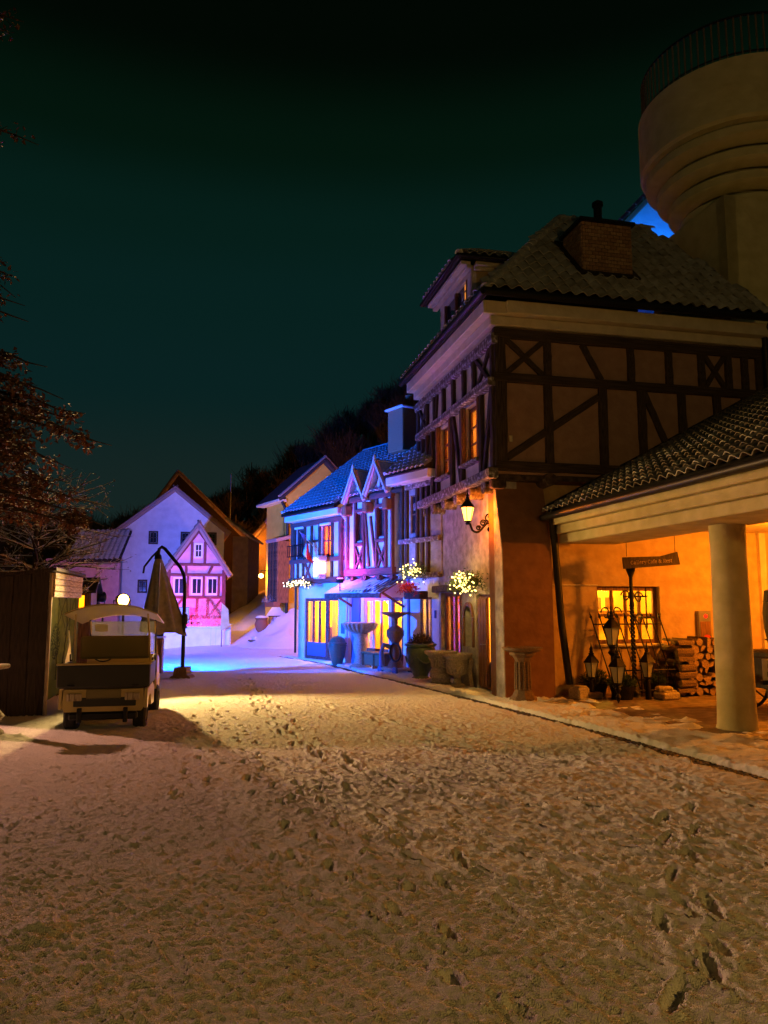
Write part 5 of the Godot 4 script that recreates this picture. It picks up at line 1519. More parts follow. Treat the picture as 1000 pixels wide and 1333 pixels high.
func build_lamps() -> void:
	floodlight("glaring golden floodlight standing behind the utility cart", Vector3(-5.25, 1.86, -15.6), Vector3(0.66, -0.03, 0.75), "bulb_gold", Color(1.0, 0.8, 0.47), 58.0, 49.0, 0.4)
	floodlight("blue floodlight beside the golden one behind the cart roof", Vector3(-6.97, 1.95, -19.2), Vector3(0.58, 0.04, -0.8), "bulb_blue", Color(0.006, 0.37, 1.0), 290.0, 58.0, 0.45)
	floodlight("unseen lavender floodlight behind the parasol placed to light the corner house", Vector3(-6.0, 1.6, -19.6), Vector3(1.0, 0.75, 0.1), "bulb_lavender", Color(0.74, 0.56, 1.0), 17.0, 38.0, 0.5)  # unseen lamp, gives the lavender light on the corner house front
	floodlight("unseen rosy floodlight beyond the left edge placed to light the near snow", Vector3(-9.5, 3.0, -12.7), Vector3(9.5, -3.0, 7.4), "bulb_rosy", Color(1.0, 0.68, 0.54), 52.0, 40.0, 0.7)  # unseen lamp out of view at the left, lights the near snow
	floodlight("unseen lavender floodlight behind the cart placed to light the white gable", Vector3(-8.05, 1.75, -21.6), Vector3(-0.1, 0.18, -1.0), "bulb_lavender", Color(0.95, 0.68, 1.0), 34.0, 40.0, 0.4)  # unseen lamp, gives the lavender light on the white house
	var gu := thing("unseen_gable_uplight", "unseen blue uplight behind the roof placed to light the pale gable", "uplight", Vector3(8.6, 0, -24.0), 0.0)  # unseen lamp behind the roof, brightens this gable
	part(gu, "bracket", tube([Vector3(0, 11.6, 0.0), Vector3(0, 11.6, 1.2), Vector3(0, 11.8, 1.25)], [0.03], 6), "iron")
	part(gu, "housing", lathe([Vector2(0, 0), Vector2(0.1, 0.02), Vector2(0.12, 0.2), Vector2(0.1, 0.2)], 12), "iron", at(0, 11.8, 1.25))
	part(gu, "lamp_lens", lathe([Vector2(0, 0), Vector2(0.1, 0.0)], 12), "bulb_blue", at(0, 11.99, 1.25))
	spot(gu, Vector3(0, 12.03, 1.25), Vector3(0, 1.0, -0.55), Color(0.08, 0.5, 1.0), 14.0, 60.0, 0.06, 0.4)
	# unseen magenta uplight lights the pink house; violet one placed to light the bay
	var u := thing("unseen_magenta_uplight", "unseen magenta uplight in the shrubs placed to light the pink house", "uplight", Vector3(-7.0, 0, -28.9), 0.0)
	part(u, "housing", lathe([Vector2(0, 0), Vector2(0.1, 0), Vector2(0.12, 0.3), Vector2(0.1, 0.32)], 12), "iron", at(0, 0.25, 0))
	part(u, "lamp_lens", lathe([Vector2(0, 0), Vector2(0.1, 0.0)], 12), "bulb_magenta", at(0, 0.57, 0))
	part(u, "foot", boxm(0.2, 0.26, 0.2, 0.02), "iron", at(0, 0.13, 0))
	spot(u, Vector3(0, 0.62, 0), Vector3(-0.1, 0.7, -1.0), Color(1.0, 0.24, 0.7), 16.0, 44.0, 0.05, 0.5)
	var vv := thing("violet_spotlight", "violet spotlight placed on the awning to light the twin-gabled bay", "spotlight", ROW, ROW_YAW)
	part(vv, "housing", boxm(0.14, 0.12, 0.2, 0.02), "iron", at(-0.82, 2.42, 3.75))
	part(vv, "bracket", tube([Vector3(-0.82, 2.14, 3.75), Vector3(-0.82, 2.4, 3.75)], [0.015], 6), "iron")
	part(vv, "lamp_lens", boxm(0.1, 0.02, 0.14, 0.0), "bulb_magenta", at(-0.82, 2.49, 3.75))
	spot(vv, Vector3(-0.82, 2.55, 3.75), Vector3(0.4, 1.0, 0.3), Color(0.85, 0.25, 1.0), 6.0, 75.0, 0.06, 0.4)
	omni(vv, Vector3(-0.7, 2.62, 3.5), Color(1.0, 0.4, 1.0), 0.7, 0.06)  # small unseen source that brightens the awning snow
	omni(vv, Vector3(-0.6, 1.85, 4.0), Color(1.0, 0.45, 1.0), 0.5, 0.06, "downlight")
	part(vv, "downlight_lens", lathe([Vector2(0, 0), Vector2(0.05, 0.0), Vector2(0.05, 0.04), Vector2(0, 0.04)], 10), "bulb_magenta", at(-0.6, 1.95, 4.0))
	# wall lantern on the corner house
	var w := thing("wall_lantern", "lit iron lantern on a scrolled bracket on the corner house", "lantern", CORNER, YAW)
	lantern(w, Vector3(-0.42, 3.36, -0.75), 0.78, true, 6)
	omni(w, Vector3(-0.42, 3.58, -0.75), Color(1.0, 0.47, 0.07), 5.5, 0.07)
	var arm := []
	for k in 13:
		var f := k / 12.0
		arm.append(Vector3(lerpf(0.13, -0.42, f), 3.3 + 0.12 * sin(f * PI * 2.0 + 0.4) * (1 - f * 0.4) + (0.08 if f > 0.9 else 0.0), -0.75))
	part(w, "bracket_arm", tube(arm, [0.025], 8), "iron")
	bx(w, "wall_plate", Vector3(0.13, 3.42, -0.75), Vector3(0.03, 0.55, 0.07), "iron")
	for q in [[0.03, 3.5, 0.1], [-0.1, 3.4, 0.07], [0.06, 3.27, 0.07], [-0.2, 3.3, 0.05]]:
		var sp := []
		for k in 20:
			var a := k / 19.0 * TAU * 1.4
			var rr: float = q[2] * (1.0 - k / 26.0)
			sp.append(Vector3(q[0] + cos(a) * rr, q[1] + sin(a) * rr, -0.75))
		part(w, "scroll", tube(sp, [0.016], 6), "iron")
	# garlands
	var gp := CORNER + Basis(Vector3.UP, deg_to_rad(YAW)) * Vector3(-0.1, 2.28, -1.75)
	garland("garland of fairy lights over the corner house doorway", gp, YAW, 0.7, 0.22, 1.1, 5)
	var np := Vector3(1.22, 0, -19.5) + Basis(Vector3.UP, deg_to_rad(33)) * Vector3(-0.42, 2.62, -0.2)
	garland("clump of fairy lights on the narrow house above red flowers", np, 33, 0.45, 0.22, 0.6, 6)
	garland("red flowers hanging in front of the narrow timber house", np + Vector3(-0.15, -0.42, 0.1), 33, 0.35, 0.14, 0.0, 8, true)
	var bp := ROW + Basis(Vector3.UP, deg_to_rad(ROW_YAW)) * Vector3(-0.45, 2.42, 0.75)
	garland("string of fairy lights along the blue house balcony", bp, ROW_YAW, 0.8, 0.11, 0.35, 7)
	# hanging lit sign on the blue house
	var sg := thing("hanging_lantern_sign", "warm lit box lantern hanging on the blue lit shop front", "lantern", ROW, ROW_YAW)
	part(sg, "lamp_box", boxm(0.26, 0.34, 0.3, 0.02), "bulb_warm", at(-0.55, 2.86, 2.2))
	part(sg, "top", boxm(0.32, 0.16, 0.36, 0.04), "white_paint", at(-0.55, 3.13, 2.2))
	part(sg, "bottom", boxm(0.3, 0.16, 0.34, 0.04), "white_paint", at(-0.55, 2.6, 2.2))
	part(sg, "arm", tube([Vector3(-0.2, 3.26, 2.2), Vector3(-0.6, 3.26, 2.2)], [0.015], 6), "iron")
	omni(sg, Vector3(-0.8, 2.86, 2.2), Color(1.0, 0.7, 0.25), 0.5, 0.1)
	# lamp on the yellow house, and an unseen one that lights its gable
	var yl := thing("yellow_wall_lamp", "bright yellow wall lamp on the yellow house", "lamp", Vector3(-3.87, 0, -30.0), 30.0)
	part(yl, "lamp_globe", lathe([Vector2(0, -0.1), Vector2(0.08, -0.06), Vector2(0.1, 0), Vector2(0.08, 0.06), Vector2(0, 0.1)], 12), "bulb_gold", at(-0.3, 2.9, -1.75))
	part(yl, "bracket", tube([Vector3(0, 3.1, -1.75), Vector3(-0.3, 3.12, -1.75), Vector3(-0.3, 3.0, -1.75)], [0.02], 6), "iron")
	omni(yl, Vector3(-0.3, 2.9, -1.75), Color(1.0, 0.7, 0.12), 2.2, 0.08)
	var al := thing("unseen_alley_lamp", "unseen orange lamp behind the blue lit house placed to light the yellow gable", "lamp", ROW, ROW_YAW)
	part(al, "lamp_globe", lathe([Vector2(0, -0.12), Vector2(0.1, -0.06), Vector2(0.12, 0), Vector2(0.1, 0.06), Vector2(0, 0.12)], 12), "bulb_gold", at(2.4, 3.3, -0.9))
	part(al, "bracket", tube([Vector3(2.4, 3.5, 0), Vector3(2.4, 3.52, -0.9), Vector3(2.4, 3.4, -0.9)], [0.02], 6), "iron")
	omni(al, Vector3(2.4, 3.3, -0.9), Color(1.0, 0.56, 0.06), 9.0, 0.1)
	var ol := thing("lane_lamp", "orange lamp post glowing before the cottage up the lane", "street lamp", Vector3(-7.05, 2.1, -40.2), 0.0)
	part(ol, "post", tube([Vector3(0, -0.1, 0), Vector3(0, 2.5, 0)], [0.05, 0.035], 8), "iron")
	for sx in [-1.0, 1.0]:
		var d: float = sx
		part(ol, "lamp_globe", lathe([Vector2(0, -0.13), Vector2(0.1, -0.07), Vector2(0.13, 0), Vector2(0.1, 0.07), Vector2(0, 0.13)], 12), "bulb_gold", at(d * 0.32, 2.75, 0))
		part(ol, "arm", tube([Vector3(0, 2.4, 0), Vector3(d * 0.32, 2.5, 0), Vector3(d * 0.32, 2.64, 0)], [0.02], 6), "iron")
		omni(ol, Vector3(d * 0.32, 2.75, 0), Color(1.0, 0.42, 0.04), 3.2, 0.12)
	var hl := thing("unseen_hillside_lamp", "unseen sodium lamp behind the roofs placed to light the hillside", "street lamp", Vector3(-3.4, 1.0, -48.0), 0.0)  # unseen lamp, placed to light the bare trees on the hill
	part(hl, "post", tube([Vector3(0, -1.2, 0), Vector3(0, 5.4, 0)], [0.07, 0.05], 8), "iron")
	lantern(hl, Vector3(0, 5.4, 0), 1.0, true, 6)
	omni(hl, Vector3(0, 5.7, 0), Color(1.0, 0.6, 0.16), 42.0, 0.12)
	# unseen lamp behind the viewer, placed to light the near snow and the south faces
	var sl := thing("unseen_street_lamp", "unseen sodium lamp behind the viewer placed to light the near snow", "street lamp", Vector3(4.6, 0, 3.6), 0.0)
	part(sl, "post", lathe([Vector2(0.16, 0), Vector2(0.14, 0.5), Vector2(0.07, 0.6), Vector2(0.05, 3.6)], 14), "iron")
	lantern(sl, Vector3(0, 3.6, 0), 1.0, true, 6)
	omni(sl, Vector3(0, 3.88, 0), Color(1.0, 0.77, 0.36), 21.0, 0.12)
	# unseen lamp under the canopy, right of the frame, lights the cafe wall
	var pd := thing("unseen_canopy_lamp", "unseen warm lamp under the cafe canopy placed to light its wall", "lamp", CORNER, YAW)
	part(pd, "cord", tube([Vector3(5.4, 3.3, 2.4), Vector3(5.4, 3.05, 2.4)], [0.012], 5), "iron")
	part(pd, "lamp_globe", lathe([Vector2(0, -0.12), Vector2(0.1, -0.06), Vector2(0.12, 0), Vector2(0.1, 0.07), Vector2(0, 0.13)], 14), "bulb_warm", at(5.4, 2.93, 2.4))
	omni(pd, Vector3(5.4, 2.93, 2.4), Color(1.0, 0.53, 0.09), 22.0, 0.12)

# ---------------------------------------------------------------- cart
func build_cart() -> void:
	var c := thing("utility_cart", "open utility golf cart with black cargo bed seen from behind", "golf cart", Vector3(-3.85, 0.02, -10.75), 12.0)
	# cargo bed: floor, tailgate, sides
	bx(c, "bed_floor", Vector3(0, 0.64, -0.48), Vector3(1.16, 0.05, 0.92), "cart_bed")
	bx(c, "tailgate", Vector3(0, 0.78, -0.02), Vector3(1.22, 0.3, 0.04), "cart_bed", 0.012)
	for s in [-1.0, 1.0]:
		var d: float = s
		bx(c, "bed_side", Vector3(d * 0.59, 0.78, -0.48), Vector3(0.04, 0.3, 0.9), "cart_bed", 0.012)
		bx(c, "tailgate_latch", Vector3(d * 0.42, 0.66, 0.01), Vector3(0.1, 0.025, 0.02), "iron")
		bx(c, "tail_light", Vector3(d * 0.38, 0.5, -0.04), Vector3(0.2, 0.1, 0.03), "wood_pale")
		bx(c, "tow_hook", Vector3(d * 0.3, 0.26, 0.0), Vector3(0.06, 0.2, 0.06), "iron", 0.01)
	bx(c, "bed_rim", Vector3(0, 0.945, -0.02), Vector3(1.24, 0.025, 0.05), "cart_paint")
	part(c, "rear_body", prism(PackedVector2Array([Vector2(-0.5, 0.3), Vector2(0.5, 0.3), Vector2(0.54, 0.36), Vector2(0.52, 0.6), Vector2(-0.52, 0.6), Vector2(-0.54, 0.36)]), -0.95, -0.06), "cart_paint")
	bx(c, "recess_panel", Vector3(0.02, 0.43, -0.055), Vector3(0.82, 0.12, 0.03), "cart_bed", 0.008)
	bx(c, "plate_panel", Vector3(0.0, 0.53, -0.05), Vector3(0.46, 0.13, 0.02), "seat", 0.008)
	bx(c, "bumper", Vector3(0, 0.24, -0.1), Vector3(0.9, 0.1, 0.12), "iron", 0.02)
	bx(c, "axle", Vector3(0, 0.2, -0.45), Vector3(0.95, 0.06, 0.06), "iron")
	bx(c, "chassis", Vector3(0, 0.27, -1.3), Vector3(0.9, 0.06, 2.1), "iron")
	for w in [[-0.46, -0.45], [0.46, -0.45], [-0.5, -2.15], [0.5, -2.15]]:
		var wh := holder(c, "wheel", Vector3(w[0], 0.22, w[1]))
		var turn := Transform3D(Basis(Vector3(0, 0, 1), PI / 2), Vector3.ZERO)
		part(wh, "tyre", lathe([Vector2(0.12, -0.085), Vector2(0.19, -0.088), Vector2(0.222, -0.06), Vector2(0.225, 0.0), Vector2(0.222, 0.06), Vector2(0.19, 0.088), Vector2(0.12, 0.085)], 24), "rubber", turn)
		part(wh, "rim", lathe([Vector2(0, -0.05), Vector2(0.1, -0.06), Vector2(0.125, -0.075), Vector2(0.125, 0.075), Vector2(0.1, 0.06), Vector2(0, 0.05)], 18), "steel", turn)
	# body sides with wheel arches
	for s in [-1.0, 1.0]:
		var d: float = s
		part(c, "side_panel", prism(PackedVector2Array([Vector2(-0.05, 0.34), Vector2(-0.2, 0.34), Vector2(-0.26, 0.44), Vector2(-0.45, 0.5), Vector2(-0.64, 0.44), Vector2(-0.72, 0.3), Vector2(-1.2, 0.28), Vector2(-1.2, 0.5), Vector2(-0.95, 0.6), Vector2(-0.05, 0.6)]), -0.02, 0.02), "cart_paint", Transform3D(Basis(Vector3(0, 0, 1), Vector3.UP, Vector3(-1, 0, 0)), Vector3(d * 0.56, 0, 0)))
		part(c, "rear_strut", tube([Vector3(d * 0.53, 0.93, -0.86), Vector3(d * 0.52, 1.3, -0.72), Vector3(d * 0.5, 1.62, -0.6)], [0.014], 8), "cart_paint")
		part(c, "front_strut", tube([Vector3(d * 0.52, 0.9, -2.3), Vector3(d * 0.5, 1.48, -1.95)], [0.014], 8), "cart_paint")
		part(c, "side_handle", tube([Vector3(d * 0.57, 0.95, -0.75), Vector3(d * 0.6, 1.02, -0.9), Vector3(d * 0.6, 0.75, -1.15), Vector3(d * 0.57, 0.55, -1.15)], [0.015], 6), "iron")
	bx(c, "seat_back", Vector3(0.02, 1.12, -0.98), Vector3(1.0, 0.34, 0.1), "seat", 0.04, Vector3(-8, 0, 0))
	bx(c, "seat_cushion", Vector3(0.0, 0.72, -1.25), Vector3(1.02, 0.14, 0.5), "seat", 0.04)
	bx(c, "seat_base", Vector3(0.0, 0.48, -1.22), Vector3(0.98, 0.36, 0.46), "cart_paint", 0.02)
	bx(c, "floor", Vector3(0.0, 0.31, -1.75), Vector3(1.0, 0.03, 0.7), "rubber")
	part(c, "cowl", prism(PackedVector2Array([Vector2(-2.0, 0.32), Vector2(-2.62, 0.32), Vector2(-2.66, 0.55), Vector2(-2.45, 0.86), Vector2(-2.1, 0.95), Vector2(-2.05, 0.8)]), -0.55, 0.55), "cart_paint", Transform3D(Basis(Vector3(0, 0, 1), Vector3.UP, Vector3(-1, 0, 0)), Vector3.ZERO))
	var st := st_new()
	var n := 18
	var RP := func(i: int, j: int) -> Vector3:
		var u := -1.0 + 2.0 * i / n
		var v := -1.0 + 2.0 * j / n
		var x := u * 0.64
		var z := -1.25 + v * 0.82 * sqrt(maxf(0.0, 1.0 - 0.12 * u * u))
		return Vector3(x, 1.63 + 0.14 * (1.0 - pow(absf(u), 2.2)) + 0.085 * (v - 1.0), z)
	for i in n:
		for j in n:
			var a: Vector3 = RP.call(i, j)
			var b: Vector3 = RP.call(i + 1, j)
			var e: Vector3 = RP.call(i + 1, j + 1)
			var f: Vector3 = RP.call(i, j + 1)
			quad(st, a, b, e, f, 1)
			var dn := Vector3(0, -0.02, 0)
			quad(st, a + dn, f + dn, e + dn, b + dn, 2)
			if i == 0:
				quad(st, a, f, f + dn, a + dn)
			if i == n - 1:
				quad(st, b, e, e + dn, b + dn)
			if j == 0:
				quad(st, a, b, b + dn, a + dn)
			if j == n - 1:
				quad(st, f, e, e + dn, f + dn)
	part(c, "roof", done(st), "cart_paint")
	var ws := bx(c, "windscreen", Vector3(0, 1.22, -2.1), Vector3(1.0, 0.58, 0.012), "frost_glass", 0.0, Vector3(26, 0, 0))
	bx(ws, "notice", Vector3(-0.34, 0.18, 0.012), Vector3(0.2, 0.13, 0.004), "plaster_cream", 0.0)
	for s in [-1.0, 1.0]:
		bx(ws, "edge_trim", Vector3(s * 0.51, 0, 0), Vector3(0.025, 0.64, 0.03), "iron")
	part(c, "steering_wheel", tube(circle(0.17, 20), [0.013], 6), "rubber", xfr(Vector3(-0.27, 1.0, -1.9), Vector3(60, 0, 0)))
	part(c, "mirror", boxm(0.16, 0.1, 0.04, 0.02), "iron", at(-0.5, 1.18, -2.0))

func circle(r: float, n: int) -> Array:
	var o := []
	for k in n + 1:
		o.append(Vector3(cos(TAU * k / n) * r, 0, sin(TAU * k / n) * r))
	return o

# ---------------------------------------------------------------- kiosk with the painted board
func build_kiosk() -> void:
	var k := thing("photo_kiosk", "dark wooden booth with a painted forest board behind the cart", "booth", Vector3(-5.31, 0, -12.22), 12.9)
	for i in 7:
		var x := -0.13 - i * 0.262
		var top := 2.3 - i * 0.035
		bx(k, "plank", Vector3(x, top / 2 + 0.01, -0.02 - rng.randf() * 0.006), Vector3(0.256, top - 0.04, 0.04), "wood_dark", 0.006)
	bx(k, "corner_post", Vector3(0.03, 1.14, -0.03), Vector3(0.05, 2.28, 0.06), "wood_pale")
	bx(k, "rear_wall", Vector3(-1.0, 1.1, -2.75), Vector3(1.8, 2.2, 0.05), "wood_dark")
	bx(k, "far_wall", Vector3(-1.9, 1.05, -1.4), Vector3(0.05, 2.1, 2.7), "wood_dark")
	part(k, "roof", slab([Vector3(0.12, 2.36, 0.1), Vector3(-2.0, 2.1, 0.1), Vector3(-2.0, 2.1, -2.9), Vector3(0.12, 2.36, -2.9)], 0.05), "wood_dark")
	for i in 4:
		bx(k, "header_board", Vector3(0.06 + (i % 2) * 0.006, 1.94 + i * 0.1, -1.43), Vector3(0.05, 0.094, 2.76), "wood_pale_level", 0.008)
	# painted board: brush-painted trees on dark green, recessed under the header
	var im := Image.create(512, 512, false, Image.FORMAT_RGB8)
	var nn := noise(61, 0.012, 4)
	var n2 := noise(62, 0.03, 3)
	for y in 512:
		for x in 512:
			var f := nn.get_noise_2d(x, y) * 0.5 + 0.5
			var c := Color(0.05, 0.075, 0.022).lerp(Color(0.13, 0.15, 0.045), f)
			if y > 380:
				c = c.lerp(Color(0.11, 0.13, 0.03), clampf((y - 380) / 20.0 + n2.get_noise_2d(x, y), 0, 0.7))
			var wob := 10.0 * nn.get_noise_2d(x * 0.2, y * 1.4)
			for b in [[120, 9.0, 0], [250, 14.0, 1], [330, 8.0, 0], [430, 9.0, 0]]:
				var cx: float = b[0] + wob + (0.0 if b[2] == 0 else 30.0 * sin(y / 90.0))
				if absf(x - cx) < b[1] * (0.5 + y / 700.0) and y < 430:
					c = Color(0.025, 0.028, 0.01)
			for b in [[250.0, 170.0, -0.9], [250.0, 210.0, 0.8], [330.0, 120.0, 0.7], [120.0, 150.0, 0.8]]:
				if y < b[1] and absf(x - (b[0] + wob + (b[1] - y) * b[2])) < 5.0:
					c = Color(0.03, 0.033, 0.012)
			if Vector2(x - 90, (y - 230) * 0.8).length() < 75 and n2.get_noise_2d(x * 2.0, y * 2.0) > -0.05:
				c = Color(0.02, 0.03, 0.012)
			im.set_pixel(x, y, c.linear_to_srgb())
	var pm := StandardMaterial3D.new()
	pm.resource_name = "painted_forest"
	pm.albedo_texture = ImageTexture.create_from_image(im)
	pm.roughness = 1.0
	pm.metallic_specular = 0.05
	pm.cull_mode = BaseMaterial3D.CULL_DISABLED
	var st := st_new()
	var q := [[0.04, 0.28, -0.1, 0, 1], [0.04, 1.9, -0.1, 0, 0], [0.04, 1.9, -2.8, 1, 0], [0.04, 0.28, -0.1, 0, 1], [0.04, 1.9, -2.8, 1, 0], [0.04, 0.28, -2.8, 1, 1]]
	for v in q:
		st.set_uv(Vector2(v[3], v[4]))
		st.add_vertex(Vector3(v[0], v[1], v[2]))
	st.generate_normals()
	part(k, "painted_board", st.commit(), pm)
	bx(k, "board_back", Vector3(0.015, 1.09, -1.45), Vector3(0.03, 1.62, 2.7), "wood_dark", 0.0)
	part(k, "tall_pale_shape", prism(PackedVector2Array([Vector2(-0.1, 0.0), Vector2(0.1, 0.0), Vector2(0.08, 0.5), Vector2(0.12, 0.9), Vector2(0.05, 1.3), Vector2(0.07, 1.1), Vector2(-0.02, 0.8), Vector2(-0.09, 0.4)]), -0.015, 0.015), "plaster_white", xfr(Vector3(0.12, 0.03, -1.1), Vector3(0, 60, 0)))  # pale upright shape in front of the painted board
	# stone pedestal at the left edge of the view
	var p := thing("stone_pedestal", "carved stone pedestal cut off at the left edge of the street", "pedestal", Vector3(-5.3, 0, -10.45), 0.0)
	part(p, "base", lathe([Vector2(0, 0.0), Vector2(0.24, 0), Vector2(0.24, 0.1), Vector2(0.16, 0.16), Vector2(0.2, 0.26), Vector2(0.24, 0.3), Vector2(0.16, 0.4), Vector2(0.1, 0.48)], 20), "stone")
	part(p, "shaft", lathe([Vector2(0.1, 0.46), Vector2(0.08, 0.6), Vector2(0.085, 0.85), Vector2(0.14, 0.92)], 20), "stone")
	part(p, "slab", boxm(0.42, 0.06, 0.42, 0.02), "stone", at(0, 0.95, 0))

# ---------------------------------------------------------------- parasol and post
func build_parasol() -> void:
	var p := thing("closed_parasol", "closed grey cantilever parasol hanging from a bent pole on a stone foot", "parasol", Vector3(-4.72, 0, -18.3), 0.0)
	part(p, "foot", prism(PackedVector2Array([Vector2(-0.28, 0), Vector2(0.28, 0), Vector2(0.22, 0.1), Vector2(0.16, 0.13), Vector2(0.14, 0.3), Vector2(-0.14, 0.3), Vector2(-0.16, 0.13), Vector2(-0.22, 0.1)]), -0.22, 0.22), "stone_brown", at(0, 0.01, 0))
	part(p, "pole", tube([Vector3(0, 0.28, 0), Vector3(0.0, 2.2, 0), Vector3(-0.03, 2.45, 0), Vector3(-0.12, 2.64, 0), Vector3(-0.5, 3.08, 0), Vector3(-0.58, 3.13, 0), Vector3(-0.64, 3.08, 0), Vector3(-0.66, 2.95, 0)], [0.045, 0.045, 0.043, 0.042, 0.04], 12), "iron")
	part(p, "arm", tube([Vector3(-0.64, 3.06, 0), Vector3(-0.8, 2.9, 0.0), Vector3(-0.98, 2.66, 0), Vector3(-1.0, 2.5, 0)], [0.025], 8), "iron")
	part(p, "crank_box", boxm(0.12, 0.26, 0.14, 0.03), "iron", at(0.03, 1.42, 0.03))
	part(p, "crank_handle", tube([Vector3(0.08, 1.42, 0.05), Vector3(0.2, 1.42, 0.05), Vector3(0.2, 1.3, 0.05)], [0.012], 6), "iron")
	var st := st_new()
	var n := 48
	var rings := 16
	var CP := func(j: int, i: int) -> Vector3:
		var f := j / float(rings)
		var a := TAU * i / n
		var r := lerpf(0.06, 0.47, pow(f, 0.85)) * (1.0 + 0.22 * f * cos(8 * a) + 0.05 * cos(3 * a + 1.0))
		var y := lerpf(2.9, 1.12, f) - 0.1 * f * f * maxf(0.0, cos(4 * a)) * cos(a * 0.5 + 0.3)
		return Vector3(-0.66 + r * cos(a) + 0.16 * f, y, r * sin(a) * 0.8)
	for j in rings:
		for i in n:
			quad(st, CP.call(j, i), CP.call(j, i + 1), CP.call(j + 1, i + 1), CP.call(j + 1, i), 1)
	part(p, "canopy_cloth", done(st), "cloth")
	part(p, "cap", lathe([Vector2(0.09, 2.84), Vector2(0.08, 2.92), Vector2(0.03, 2.98), Vector2(0, 3.0)], 12), "iron", at(-0.66, 0, 0))
	part(p, "tie_pole", tube([Vector3(-0.5, 1.15, 0.42), Vector3(-0.58, 2.75, 0.12)], [0.018], 6), "steel")
	var b := thing("wooden_bollard", "brown wooden post with a dark lantern cap beside the parasol", "bollard", Vector3(-5.66, 0, -19.6), 0.0)
	part(b, "post", boxm(0.2, 0.92, 0.2, 0.02), "wood_brown", at(0, 0.46, 0))
	part(b, "collar", boxm(0.26, 0.05, 0.26, 0.01), "plaster_white", at(0, 0.945, 0))
	part(b, "lantern_cap", lathe([Vector2(0.1, 0.97), Vector2(0.12, 1.1), Vector2(0.12, 1.22), Vector2(0.14, 1.24), Vector2(0.05, 1.32), Vector2(0, 1.33)], 8, false), "iron")

# ---------------------------------------------------------------- trees
func leaf_in(st: SurfaceTool, p: Vector3, d: Vector3, s: Vector3, fold: Vector3, c: Color) -> void:
	st.set_color(c)
	tri(st, p, p + d * 0.5 + s + fold, p + d)
	st.set_color(c)
	tri(st, p, p + d, p + d * 0.5 - s + fold)

